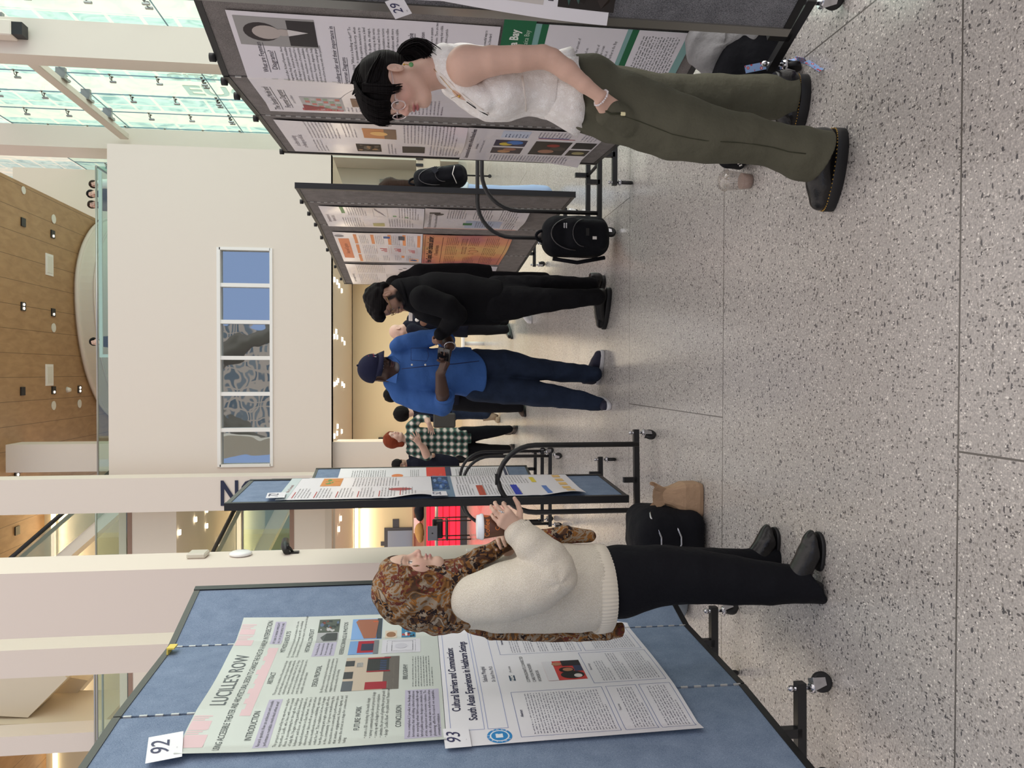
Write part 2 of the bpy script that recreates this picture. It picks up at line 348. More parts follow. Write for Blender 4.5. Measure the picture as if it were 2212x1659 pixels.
for lvl, xg in ((0, 205), (1, 512)):
    zb = [zz(285, YS, 1150)+.09, zz(635, YS, 1150)+.09][lvl]; zt_ = zz(xg, YS, 1150) if lvl == 0 else zb+1.0
    r = empty('glass_railing', (-8, YS, zb), ['glass balustrade with steel rail on the top left slab edge', 'glass balustrade on the lower left slab edge'][lvl], 'railing')
    mb = MB(); mb.bb((-14, YS+.05, zb), (-2.62, YS+.07, zt_-.02)); mb.build('glass_panel', m_glass, r)
    mb = MB(); mb.tube([(-14, YS+.06, zt_), (-2.62, YS+.06, zt_)], .022, 8); mb.build('handrail', m_steel, r)
# rail on the white block
r = empty('glass_railing', (1, YB, Z1), 'long glass balustrade along the top of the white wall block', 'railing'); zt_ = zz(205, YB, 700)
xr = xx(356, YB, 205)
mb = MB(); mb.bb((-2.6, YB+.1, Z1), (xr, YB+.12, zt_-.02)); mb.bb((xr-.02, YB+.12, Z1), (xr, 24, zt_-.02)); mb.build('glass_panel', m_glass, r)
mb = MB(); mb.tube([(-2.6, YB+.11, zt_), (xr, YB+.11, zt_)], .022, 8); mb.tube([(xr, YB+.11, zt_), (xr, 24, zt_)], .022, 8); mb.build('handrail', m_steel, r)
mb = MB(); mb.bb((-14, YB+.35, 7.45), (X1, 24.4, 7.6)); mb.build('floor_upper', m_cream, **S)
# pale glazed counter behind the rail and the orange chairs by it
m_pg = mat('pale_green_glass', rgb(204, 216, 210), rough=.4)
xa, xb = xx(772, 18.0, 218), xx(366, 18.0, 218)
mb = MB(); mb.bb((xa, 18.0, zz(222.5, 18.0)), (xb, 18.04, zz(215.5, 18.0))); mb.bb((xa, 18.0, 7.6), (xa+.07, 18.04, zz(222.5, 18))); o = mb.build('ledge_counter', m_pg)
o['label'] = 'long pale green ledge behind the balustrade on the upper level'; o['category'] = 'counter'
m_or = mat('orange_plastic', rgb(222, 84, 40), rough=.5)
for i, yc in enumerate((470, 550, 597, 651, 693)):
    w = .42; X = xx(yc, 19, 232); t_ = empty('lounge_chair', (X, 19, 7.6), 'orange chair back behind the upper balustrade, one of a row', 'chair', 'orange chairs on the upper level')
    zc = zz(229.5, 19.0)
    mb = MB(); mb.box((X, 19.3, zc-.20), (w, .06, .5), bev=.02); mb.build('backrest', m_or, t_)
    mb = MB(); mb.box((X, 19.55, 8.02), (w, .5, .07), bev=.02); mb.build('seat', m_or, t_)
    for sx in (-1, 1):
        for sy in (19.33, 19.75): mb = MB(); mb.cyl((X+sx*.18, sy, 7.6), (X+sx*.18, sy, 8.0), .015, 6); mb.build('leg', m_dsteel, t_)
# wood plank ceiling
mwd = bpy.data.materials.new('wood_planks'); mwd.use_nodes = True; n = mwd.node_tree.nodes; l = mwd.node_tree.links; b = n['Principled BSDF']; b.inputs['Roughness'].default_value = .5
t = n.new('ShaderNodeTexCoord'); mp = n.new('ShaderNodeMapping'); mp.inputs['Scale'].default_value = (1.6, .5, 1); l.new(t.outputs['Object'], mp.inputs[0])
wn = n.new('ShaderNodeTexNoise'); wn.inputs['Scale'].default_value = 4; wn.inputs['Detail'].default_value = 6; wn.inputs['Distortion'].default_value = .6; l.new(mp.outputs[0], wn.inputs[0])
wc = ramp(n, l, wn.outputs[0], [(.3, rgb(160, 124, 86)), (.7, rgb(178, 142, 102))], 'LINEAR')
so = n.new('ShaderNodeSeparateXYZ'); l.new(t.outputs['Object'], so.inputs[0]); fr = mth('FRACT', mth('DIVIDE', mth('ADD', so.outputs[0], 20.0), .62), 0)
jj = mth('LESS_THAN', fr, .022); q = n.new('ShaderNodeMix'); q.data_type = 'RGBA'; l.new(jj, q.inputs['Factor']); l.new(wc, q.inputs['A']); q.inputs['B'].default_value = rgb(110, 82, 54)
l.new(q.outputs['Result'], b.inputs['Base Color'])
mb = MB(); mb.bb((-14, 19.2, 11.5), (4.9, 28.5, 11.62)); mb.build('ceiling_wood', mwd, **S)
# wall behind the upper level on the right, and left dark return
mb = MB(); mb.bb((4.9, 29.5, 7.6), (7.3, 29.8, 15.6)); mb.bb((4.2, 28.5, 7.6), (4.9, 28.8, 11.5)); mb.build('wall_upper_right', m_cream, **S)
mb = MB(); mb.bb((-2.9, 28.5, 7.6), (4.9, 28.8, 11.5)); mb.build('wall_upper_back', m_cream, **S)
mb = MB(); Xw0, Xw1 = xx(1020, 20.5, 100), xx(960, 20.5, 100); mb.bb((Xw0, 20.5, 7.6), (Xw1, 21.3, 11.5)); mb.build('column_upper', m_white, **S)
# the curved drum wall on the upper level
m_drum = mat('drum_ribs', rgb(228, 220, 206), rough=.6, bump=[('w', 60, .25)])
cx, cy, rr = 2.75, 28.0, 3.7
prof = []
for k in range(0, 41):
    a = math.radians(180+180*k/40); prof.append((cx-.3+rr*1.02*math.cos(a)*(1.08 if math.cos(a) < 0 else .72), cy+rr*math.sin(a)*.97))
mb = MB(); 
for k in range(40):
    (a, b_), (c_, d_) = prof[k], prof[k+1]; mb.add([(a, b_, 7.6), (c_, d_, 7.6), (c_, d_, 11.45), (a, b_, 11.45)], [(0, 1, 2, 3)], False)
mb.build('wall_drum', m_drum, **S)
mb = MB(); mb.tube([(a, b_, 11.4) for a, b_ in prof], .07, 6); mb.tube([(a, b_-.02, 10.9) for a, b_ in prof], .03, 6); mb.build('trim_drum', m_white, **S)
# ceiling fixtures on the wood
m_blk = mat('black_metal', rgb(20, 20, 22), rough=.4); m_glow = mat('lamp_glow', emit=((1, .86, .66, 1), 4)); m_diff = mat('fixture_white', rgb(225, 220, 210), rough=.5)
ZC = 11.5
for i, (x, y, on) in enumerate(((49, 480, 0), (113, 506, 1), (49, 662, 2), (114, 675, 1), (48, 845, 0), (115, 843, 1), (171, 841, 2), (36, 1021, 2), (36, 1146, 0))):
    P = atZ(x, y, ZC); t_ = empty('downlight', (P[0], P[1], ZC), ['black square downlight in the wood ceiling, unlit', 'black square downlight in the wood ceiling, one lamp lit', 'black square downlight in the wood ceiling, two lamps lit'][on]+', '+['at the top corner', 'beside a round speaker at right', 'upper middle', 'lower middle', 'upper left', 'nearest the drum wall', 'lower left', 'beside the middle column', 'between the two white columns'][i], 'light', 'square downlights in the wood ceiling')
    mb = MB(); mb.bb((P[0]-.11, P[1]-.11, ZC-.03), (P[0]+.11, P[1]+.11, ZC)); mb.build('housing', m_blk, t_)
    for k in range(on):
        mb = MB(); mb.lathe([(.035, -.045), (.035, -.03)], (P[0]-.05+.1*k, P[1], ZC), 10); mb.build('lamp', m_glow, t_)
for i, (x, y) in enumerate(((115, 473), (115, 708), (115, 876), (171, 872), (145, 842))):
    P = atZ(x, y, ZC); mb = MB(); mb.lathe([(.13, -.02), (.12, 0)] if i < 4 else [(.05, -.1), (.09, 0)], (P[0], P[1], ZC), 18); o = mb.build('ceiling_speaker', m_diff)
    o['label'] = 'round white speaker in wood ceiling, '+['nearest the glass facade', 'below the middle pair of downlights', 'in the row left of the drum', 'lowest, close to the drum wall', 'small domed sensor between two downlights'][i]; o['category'] = 'speaker'; o['group'] = 'round ceiling fixtures'
P = atZ(50, 411, ZC); mb = MB(); mb.lathe([(.1, -.02), (.1, 0)], (P[0], P[1], ZC), 18); mb.mat(m_diff); o = mb.build('ceiling_camera', m_diff); o['label'] = 'round white dome fitting at the right edge of the wood ceiling'; o['category'] = 'camera'
for i, (x, y) in enumerate(((106, 572), (106, 810))):
    P = atZ(x, y, ZC); t_ = empty('ceiling_vent', (P[0], P[1], ZC), 'rectangular white access panel in the wood ceiling, '+['right one nearer the facade', 'left one nearer the middle column'][i], 'vent', 'white ceiling panels')
    mb = MB(); mb.bb((P[0]-.3, P[1]-.22, ZC-.02), (P[0]+.3, P[1]+.22, ZC)); mb.build('frame', m_fr, t_)
    mb = MB(); mb.bb((P[0]-.23, P[1]-.15, ZC-.03), (P[0]+.23, P[1]+.15, ZC-.02)); mb.build('panel', m_diff, t_)
# soffit downlights (small warm slots)
k = 0
for (x, y) in ((731, 617), (727, 609), (737, 628), (721, 604), (725, 716), (727, 728), (738, 733), (743, 741), (721, 727), (726, 827), (729, 822), (738, 829), (742, 833), (721, 830), (727, 936), (721, 942), (737, 932), (733, 1000), (728, 921)):
    P = atZ(x, y, 3.16)
    if P[1] > 22.3: continue
    mb = MB(); mb.bb((P[0]-.05, P[1]-.05, 3.13), (P[0]+.05, P[1]+.05, 3.16)); o = mb.build('recessed_light', m_glow)
    o['label'] = 'small lit recessed light in the soffit under the white block'; o['category'] = 'light'; o['group'] = 'recessed lights in the soffit'
# left levels: rear walls, strips, escalators
YL = 22.5
mb = MB(); mb.bb((-14, YL, 0), (-3.2, YL+.3, 3.1)); mb.bb((-14, YL, 4.1), (-3.2, YL+.3, 6.4)); mb.bb((-14, YL, 7.4), (-3.2, YL+.3, 11.5)); mb.build('wall_left_rear', m_warm, **S)
for i, zc in enumerate((3.0, 6.28, 11.2)):
    mb = MB(); mb.bb((-14, YL-.1, zc), (-3.2, YL-.02, zc+.09)); o = mb.build('cove_strip', m_led); o['label'] = 'warm light strip above the '+['ground', 'second', 'top'][i]+' level wall left of the middle column'; o['category'] = 'light'
area('cove_light', (-6, YL-.15, 11.1), (math.radians(24), 0, 0), 7, .15, 120, (1, .84, .62)); area('cove_light', (-6, YL-.15, 6.2), (math.radians(24), 0, 0), 7, .12, 90, (1, .82, .58)); area('cove_light', (-6, YL-.15, 2.9), (math.radians(24), 0, 0), 7, .12, 60, (1, .82, .58))
for (x, y) in ((422, 1122), (446, 1102), (446, 1136), (470, 1174), (387, 1150), (491, 1155), (735, 1120), (731, 1143)):
    zs = 6.4 if x < 600 else 3.1; P = atZ(x, y, zs)
    if P[1] > 22.4 or P[1] < 17: continue
    mb = MB(); mb.bb((P[0]-.055, P[1]-.04, zs-.03), (P[0]+.055, P[1]+.04, zs)); o = mb.build('recessed_light', m_glow); o['label'] = 'small lit recessed light under a slab left of the middle column'; o['category'] = 'light'; o['group'] = 'recessed lights under the left slabs'
# elevator and panels on the ochre wall between the columns
E_ = empty('elevator', (-4.6, YL, 0), 'steel elevator door in the ochre wall seen between columns', 'elevator')
xa, xb = xx(1184, YL, 860), xx(1145, YL, 860)
mb = MB(); mb.bb((xa-.1, YL-.06, .0), (xb+.08, YL, 2.25)); mb.build('frame', m_dsteel, E_); mb = MB(); mb.bb((xa, YL-.09, .0), (xb, YL-.06, 2.15)); mb.build('door_leaf', m_steel, E_)
for (x, y, w, h, lb) in ((855, 1132, .3, .18, 'small grey plate on the ochre wall right of the elevator'), (830, 1174, .12, .2, 'dark elevator call plate on the ochre wall')):
    P = atY(x, y, YL); mb = MB(); mb.bb((P[0]-w/2, YL-.03, P[2]-h/2), (P[0]+w/2, YL, P[2]+h/2)); o = mb.build('wall_plate', m_dsteel); o['label'] = lb; o['category'] = 'plate'
# second level doorway with glass
mb = MB(); xa, xb = -6.2, -3.6; mb.bb((xa, YL-.1, 4.1), (xb, YL-.04, 5.6)); mb.build('door_2', mat('greenish_glass', rgb(120, 132, 112), rough=.2), **S)
# escalator
m_egl = mat('escalator_glass', rgb(150, 160, 140), rough=.2, alpha=.55)
for i, (zlo, zhi, nm) in enumerate(((7.6, 11.4, 'escalator with black handrails climbing behind the top level glass'), (4.2, 6.4, 'escalator side behind glass on the second level'))):
    E2 = empty('escalator', (-5, 20, zlo), nm, 'escalator')
    for j, Y in enumerate((19.2, 20.2)):
        a = np.array((-2.2-j*.0, Y, zlo-.2)); bq = np.array((-6.6, Y, zhi+.9))
        if i: a = np.array((-6.0, Y, zlo+1.9)); bq = np.array((-2.2, Y, zlo+.0))
        mb = MB(); mb.add([a, bq, bq+[0, 0, .9], a+[0, 0, .9]], [(0, 1, 2, 3)]); mb.build('side_glass', m_egl, E2)
        mb = MB(); mb.tube([a+[0, 0, .95], bq+[0, 0, .95]], .05, 8); mb.build('handrail', m_blk, E2)
    mb = MB(); mb.add([a+[0, 0, -.35], bq+[0, 0, -.35], bq, a, a+[0, -.95, -.35], bq+[0, -.95, -.35], bq+[0, -.95, 0], a+[0, -.95, 0]], [(0, 1, 2, 3), (4, 5, 6, 7), (0, 1, 5, 4), (3, 2, 6, 7)]); mb.build('truss', m_cream, E2)
# stair hall left of the far left column
mb = MB(); mb.bb((-14, 26.5, 0), (-9.5, 26.8, 14)); mb.build('wall_far_left', m_cream, **S)
def px_prism(name, pts, Y, dep, m, **k):
    P = [atY(x, y, Y) for x, y in pts]; mb = MB(); mb.prism([(p[0], p[2]) for p in P], 'y', Y, Y+dep); return mb.build(name, m, **k)
m_sh = wallmat('stair_paint', rgb(214, 202, 180))
st = empty('staircase', (-8, 18.5, 4), 'cream sloping staircase flights behind the far left columns', 'stair')
px_prism('flight', [(-40, 1440), (-40, 1545), (60, 1550), (145, 1465), (120, 1440)], 18.6, 1.2, m_sh, parent=st)
px_prism('flight', [(60, 1550), (110, 1562), (190, 1470), (145, 1462)], 20.0, 1.4, m_sh, parent=st)
px_prism('landing', [(-60, 1566), (-60, 1590), (225, 1575), (225, 1560)], 18.35, 1.8, m_sh, parent=st)
mb = MB(); P = atY(205, 1500, 17.3); Q = atY(222, 1500, 17.3)
mb = MB(); mb.cyl((-9.6, 17.3, P[2]), (-5.2, 17.3, P[2]), .025, 8); mb.cyl((-9.6, 17.3, Q[2]), (-5.2, 17.3, Q[2]), .025, 8); o = mb.build('handrail', m_steel); o['label'] = 'pair of steel rails crossing the glass left of the far left column'; o['category'] = 'railing'
# --- glass facade on the right
XF = 7.35
r = empty('glass_facade', (XF, 20, 0), 'tall glass facade wall on the right held by steel spider fittings', 'glass wall')
ys = [14.5+1.42*k for k in range(-4, 14)]; zs = [0, 3.3, 6.6, 9.9, 13.2]
for i in range(len(ys)-1):
    for j in range(4):
        mb = MB(); mb.bb((XF, ys[i]+.008, zs[j]+.008), (XF+.02, ys[i+1]-.008, zs[j+1]-.008)); mb.build('glass_pane', m_fglass, r)
m_joint = mat('glass_joint', rgb(120, 140, 160), rough=.4)
mb = MB()
for y_ in ys: mb.bb((XF-.005, y_-.008, 0), (XF+.02, y_+.008, 13.2))
for z_ in zs: mb.bb((XF-.005, ys[0], z_-.008), (XF+.02, ys[-1], z_+.008))
mb.build('joint', m_joint, r, kind='stuff')
m_ss = mat('stainless', rgb(150, 148, 146), rough=.25, metal=1)
def spider(Y, Z, dbl):
    mb = MB(); X = XF-.01
    for dy in ((-.09, .09) if dbl else (0,)):
        mb.box((X-.16, Y+dy, Z), (.05, .06, .15), bev=.01)
        for s1 in (-1, 1):
            mb.tube([(X-.16, Y+dy, Z), (X-.1, Y+dy+s1*.05, Z+.05), (X-.02, Y+dy+s1*.08, Z+.06)], .014, 6); mb.lathe([(.03, 0), (.045, .015), (.02, .03)], (X-.0215, Y+dy+s1*.08, Z+.06), 10, Matrix.Rotation(math.pi/2, 3, 'Y'))
    return mb
for i, y_ in enumerate(ys):
    if y_ < 14: continue
    for j in range(4, 12):
        z_ = j*1.1; o = spider(y_, z_, j % 3 == 0).build('spider_fitting', m_ss); o['label'] = 'stainless steel spider fitting clamping the glass facade, '+('double clamp' if j % 3 == 0 else 'single clamp'); o['category'] = 'bracket'; o['group'] = 'double spider fittings' if j % 3 == 0 else 'single spider fittings'
# depth-wise transom beam with brackets and the end stub
zb = atX(180, 225, 7.0)[2]
t_ = empty('transom_beam', (7, 16, zb), 'white steel transom beam running back along the glass facade', 'beam')
zb = atX(180, 222, 6.95)[2]
mb = MB(); mb.bb((6.86, 16.2, zb-.13), (7.04, 24.0, zb+.13), bev=.02); mb.build('beam', m_white, t_)
for k in range(5):
    Y = 16.9+1.42*k; mb = MB(); mb.bb((7.04, Y-.05, zb-.17), (7.3, Y+.05, zb+.05)); mb.bb((7.0, Y-.16, zb-.2), (7.06, Y+.16, zb+.02)); mb.build('bracket', m_ss, t_)
P = atX(22, 72, 6.6); mb = MB(); mb.box((6.6, P[1]-.15, P[2]+.3), (.3, .3, .9), bev=.02); t2 = mb.build('beam_stub', m_white); t2['label'] = 'short white beam end with black socket beside the near facade column'; t2['category'] = 'beam'
mb = MB(); mb.box((6.6, P[1]-.15, P[2]-.24), (.24, .24, .2)); mb.build('socket', m_blk, t2)
# --- building across the street
me_ = bpy.data.materials.new('street_facade'); me_.use_nodes = True; n = me_.node_tree.nodes; l = me_.node_tree.links; b = n['Principled BSDF']; b.inputs['Roughness'].default_value = .35
t = n.new('ShaderNodeTexCoord'); so = n.new('ShaderNodeSeparateXYZ'); l.new(t.outputs['Object'], so.inputs[0])
fy = mth('FRACT', mth('DIVIDE', so.outputs[1], 5.2), 0); win = mth('LESS_THAN', fy, .52)
fz = mth('FRACT', mth('DIVIDE', so.outputs[2], 1.5), 0); mu = mth('GREATER_THAN', fz, .12)
fy2 = mth('FRACT', mth('DIVIDE', so.outputs[1], 1.35), 0); mu2 = mth('GREATER_THAN', fy2, .10)
w_ = mth('MULTIPLY', mth('MULTIPLY', win, mu), mu2)
nz = n.new('ShaderNodeTexNoise'); nz.inputs['Scale'].default_value = .45; nz.inputs['Detail'].default_value = 4; nz.inputs['Distortion'].default_value = 2.5; l.new(t.outputs['Object'], nz.inputs[0])
wc = ramp(n, l, nz.outputs[0], [(.35, rgb(168, 205, 200)), (.5, rgb(205, 232, 220)), (.65, rgb(140, 182, 178))], 'LINEAR')
cc_ = ramp(n, l, nz.outputs[0], [(.4, rgb(250, 246, 222)), (.6, rgb(225, 232, 214))], 'LINEAR')
q = n.new('ShaderNodeMix'); q.data_type = 'RGBA'; l.new(w_, q.inputs['Factor']); l.new(cc_, q.inputs['A']); l.new(wc, q.inputs['B']); l.new(q.outputs['Result'], b.inputs['Base Color'])
mb = MB(); mb.bb((16, 6, -2), (22, 110, 40)); o = mb.build('office_building', me_); o['label'] = 'pale office building across the street seen through the glass facade'; o['category'] = 'building'
area('street_daylight', (9.0, 34, 16), (0, math.radians(-90), 0), 40, 50, 5200, (1, 1, .96))
m_let = mat('grey_letters', rgb(170, 190, 180), rough=.5)
for s_, x_, y_, sz, lb in (('CITY', 365, 172, .9, 'pale grey word CITY running down the building across the street'), ('EUGE', 405, 205, 1.5, 'pale grey letters EUGE running down the building across the street')):
    v, f = textmesh(s_, 1, bold=.02); P = atX(x_, y_, 15.98); mb = MB(); k = sz*1.4
    mb.add([(15.98, P[1]-q[1]*k, P[2]-q[0]*k) for q in v], f); o = mb.build('building_lettering', m_let); o['label'] = lb; o['category'] = 'sign'
# --- devices on the left column
Yd = 8.45; X_ = xx(1204, 8.5, 500)
XR = xx(1228, 8.2, 400)
def onside(x, y): return atX(x, y, XR)
P = onside(428, 1203); mb = MB(); mb.box((XR+.03, P[1], P[2]), (.06, .2, .2), bev=.015); o = mb.build('access_point', mat('beige_plastic', rgb(206, 200, 186), rough=.4)); o['label'] = 'square beige wireless access point, topmost on the left white column'; o['category'] = 'router'
P = onside(520, 1200); mb = MB(); mb.lathe([(.09, 0), (.12, .012), (.12, .03), (.1, .045), (.03, .05)], (XR, P[1], P[2]), 28, Matrix.Rotation(math.pi/2, 3, 'Y')); o = mb.build('access_point', mat('white_plastic', rgb(240, 240, 240), rough=.3)); o['label'] = 'round white wireless access point on the left white column'; o['category'] = 'router'
P = onside(628, 1195); c_ = empty('security_camera', (XR, P[1], P[2]), 'small black security camera on an arm on the left white column', 'camera')
mb = MB(); mb.box((XR+.01, P[1], P[2]-.03), (.02, .07, .12)); mb.tube([(XR, P[1], P[2]-.03), (XR+.06, P[1]-.03, P[2]+.0), (XR+.1, P[1]-.06, P[2]+.03)], .015, 8); mb.build('arm', m_blk, c_)
mb = MB(); mb.tube([(XR+.04, P[1]-.1, P[2]+.03), (XR+.08, P[1]+.0, P[2]+.06), (XR+.12, P[1]+.12, P[2]+.075)], [.035, .05, .04], 12); mb.build('body', m_blk, c_)
P = onside(1016, 1190); mb = MB(); mb.box((XR+.008, P[1], P[2]), (.016, .12, .09), bev=.003); o = mb.build('wall_plate', m_fr); o['label'] = 'white outlet plate low on the left white column beside the coffee cup'; o['category'] = 'plate'
# ================================================================ DISPLAY BOARDS
def fabric(name, a, b_, sc=420):
    m = bpy.data.materials.new(name); m.use_nodes = True; n = m.node_tree.nodes; l = m.node_tree.links; b = n['Principled BSDF']; b.inputs['Roughness'].default_value = .95; b.inputs['Specular IOR Level'].default_value = .15
    t = n.new('ShaderNodeTexCoord'); x = n.new('ShaderNodeTexNoise'); x.inputs['Scale'].default_value = sc; x.inputs['Detail'].default_value = 2; l.new(t.outputs['Object'], x.inputs[0])
    y = n.new('ShaderNodeTexNoise'); y.inputs['Scale'].default_value = 14; y.inputs['Detail'].default_value = 5; l.new(t.outputs['Object'], y.inputs[0])
    z = n.new('ShaderNodeMath'); z.operation = 'MULTIPLY_ADD'; z.inputs[1].default_value = .35; l.new(y.outputs[0], z.inputs[0]); l.new(x.outputs[0], z.inputs[2])
    c = ramp(n, l, z.outputs[0], [(.45, a), (.88, b_)], 'LINEAR'); l.new(c, b.inputs['Base Color'])
    u = n.new('ShaderNodeBump'); u.inputs['Strength'].default_value = .3; u.inputs['Distance'].default_value = .002; l.new(x.outputs[0], u.inputs['Height']); l.new(u.outputs[0], b.inputs['Normal'])
    return m
m_blue = fabric('blue_fabric', rgb(100, 118, 143), rgb(143, 160, 184)); m_grey = fabric('grey_fabric', rgb(98, 94, 93), rgb(150, 145, 143)); m_grey2 = fabric('grey_fabric_near', rgb(80, 82, 88), rgb(140, 142, 148), 300)
m_black = mat('black_powder_coat', rgb(26, 26, 28), rough=.42); m_alu = mat('aluminium_trim', rgb(150, 148, 142), rough=.4, metal=.6); m_dgf = mat('dark_grey_trim', rgb(78, 80, 76), rough=.5); m_rub = mat('rubber', rgb(28, 28, 30), rough=.6)
m_chr = mat('chrome', rgb(200, 200, 205), rough=.18, metal=1)
class Board:
    def __init__(s, pts, zt, zb, label, fab, trim, group=None, end=None):
        s.p = [np.array(q, float) for q in pts]; s.zt = zt; s.zb = zb; s.t = .036
        s.L = [0]
        for i in range(len(s.p)-1): s.L.append(s.L[-1]+np.linalg.norm(s.p[i+1]-s.p[i]))
        s.root = empty('display_board', (s.p[0][0], s.p[0][1], 0), label, 'display board', group)
        h = s.t/2
        for i in range(len(s.p)-1):
            a, b_ = s.p[i], s.p[i+1]; d = (b_-a)/np.linalg.norm(b_-a); rz = math.atan2(d[1], d[0]); ln = np.linalg.norm(b_-a); c = (a+b_)/2
            mb = MB(); mb.box((c[0], c[1], (zt+zb)/2), (ln-.012, s.t*.8, zt-zb-.05), rz=rz); pn = mb.build('panel', fab, s.root)
            mb = MB(); mb.box((c[0], c[1], zt-.012), (ln-.006, s.t, .026), rz=rz); mb.build('top_rail', trim, s.root); mb = MB(); mb.box((c[0], c[1], zb+.012), (ln-.006, s.t, .026), rz=rz); mb.build('bottom_rail', trim if fab is not m_blue and fab is not m_grey else m_black, s.root)
        for i, q in enumerate(s.p):
            e = i in (0, len(s.p)-1)
            mb = MB(); d = (s.p[min(i+1, len(s.p)-1)]-s.p[max(i-1, 0)]); rz = math.atan2(d[1], d[0])
            if e: mb.box((q[0], q[1], (zt+zb)/2), (.03, s.t+.006, zt-zb+.004), rz=rz); mb.build('end_post', end or m_black, s.root)
            else:
                mb.tube([(q[0], q[1], zb+.01), (q[0], q[1], zt-.02)], .006, 6); hg = mb.build('hinge', m_dgf, s.root)
                mb = MB(); nn = np.array([d[1], -d[0]])/np.linalg.norm(d); k_ = 0; z = zb+.03
                while z < zt-.04: mb.box((q[0]+nn[0]*.0155, q[1]+nn[1]*.0155, z), (.007, .006, .026), rz=rz); z += .052
                mb.build('knuckle', mat('hinge_pin', rgb(205, 205, 205), rough=.4, metal=.3), hg, kind='stuff')
    def surf(s, a, z, off):
        i = 0
        while i < len(s.L)-2 and a > s.L[i+1]: i += 1
        p, q = s.p[i], s.p[i+1]; ln = s.L[i+1]-s.L[i]; d = (q-p)/ln; r = p+d*(a-s.L[i]); n = np.array([d[1], -d[0]])
        for j in (i, i+1):     # ease the normal over a fold so that paper bridges it
            if 0 < j < len(s.p)-1:
                w = abs(a-s.L[j])/.05
                if w < 1:
                    k = j-1 if j == i else j+1
                    o = (s.p[j]-s.p[j-1]) if j == i else (s.p[j+1]-s.p[j]); o = o/np.linalg.norm(o); m = np.array([o[1], -o[0]]); n = n*(.5+.5*w)+m*(.5-.5*w)
        return np.array([r[0]+n[0]*(s.t/2+off), r[1]+n[1]*(s.t/2+off), z])
    def foot(s, c, half, rz, caster=True, h=.1, r=.035, stub=None, ext=None):
        c = np.array(c, float); d = np.array([math.cos(rz), math.sin(rz)]); mb = MB(); zb = h+.02
        mb.box((c[0], c[1], zb), (2*half, .032, .032), rz=rz)
        mb.box((c[0], c[1], (zb+s.zb)/2), (.032, .032, max(.02, s.zb-zb)), rz=rz)
        if stub: mb.tube([(c[0], c[1], zb), stub], .016, 4)
        mb.build('foot_bar', m_black, s.root)
        for sg in (-1, 1): s.caster(c[0]+d[0]*sg*(half-.02), c[1]+d[1]*sg*(half-.02), zb-.016, r, rnd.uniform(0, 6.28))
    def caster(s, x, y, z, r=.035, ang=0):
        mb = MB(); mb.cyl((x, y, z+.045), (x, y, 2*r+.006), .007, 10); mb.lathe([(.017, 2*r-.004), (.02, 2*r+.004), (.015, 2*r+.014)], (x, y, 0), 14)
        mb.sph((x, y, z+.048), .012, 8, 6)
        c, s_ = math.cos(ang), math.sin(ang); off = .016
        wx, wy = x+c*off, y+s_*off
        for q in (-1, 1):
            nx, ny = -s_*.016*q, c*.016*q
            mb.add([(x-c*.012+nx, y-s_*.012+ny, 2*r+.004), (x+c*.03+nx, y+s_*.03+ny, 2*r+.004), (wx+c*.014+nx, wy+s_*.014+ny, r-.006), (wx-c*.012+nx, wy-s_*.012+ny, r-.006),
                    (x-c*.012+nx*1.15, y-s_*.012+ny*1.15, 2*r+.004), (x+c*.03+nx*1.15, y+s_*.03+ny*1.15, 2*r+.004), (wx+c*.014+nx*1.15, wy+s_*.014+ny*1.15, r-.006), (wx-c*.012+nx*1.15, wy-s_*.012+ny*1.15, r-.006)],
                   [(0, 1, 2, 3), (7, 6, 5, 4), (0, 4, 5, 1), (1, 5, 6, 2), (2, 6, 7, 3), (3, 7, 4, 0)])
        mb.box((x+c*.006, y+s_*.006, 2*r+.003), (.05, .036, .005), rz=ang)
        cs = mb.build('caster', m_chr, s.root)
        M = Matrix.Rotation(ang, 3, 'Z') @ Matrix.Rotation(math.pi/2, 3, 'X')
        mb = MB(); mb.lathe([(r-.008, -.012), (r, -.008), (r, .008), (r-.008, .012)], (wx, wy, r+.0015), 22, M); mb.build('wheel', m_rub, cs)
    def arch(s, c, w0, w1, ztop, rz, rad=.2, zb=.13, r=.015):
        """inverted-U stabiliser through the end post: legs at w0 and w1 along direction rz"""
        c = np.array(c, float); d = np.array([math.cos(rz), math.sin(rz)]); P = lambda w, z: (c[0]+d[0]*w, c[1]+d[1]*w, z)
        pts = [P(w0, zb)]; sg = 1 if w1 > w0 else -1
        for k in range(9): a = math.pi/2*k/8; pts.append(P(w0+sg*rad*(1-math.cos(a)), ztop-rad+rad*math.sin(a)))
        for k in range(9): a = math.pi/2*(1-k/8); pts.append(P(w1-sg*rad*(1-math.cos(a)), ztop-rad+rad*math.sin(a)))
        pts.append(P(w1, zb)); mb = MB(); mb.tube(pts, r, 14); mb.build('stabiliser_arch', m_black, s.root)
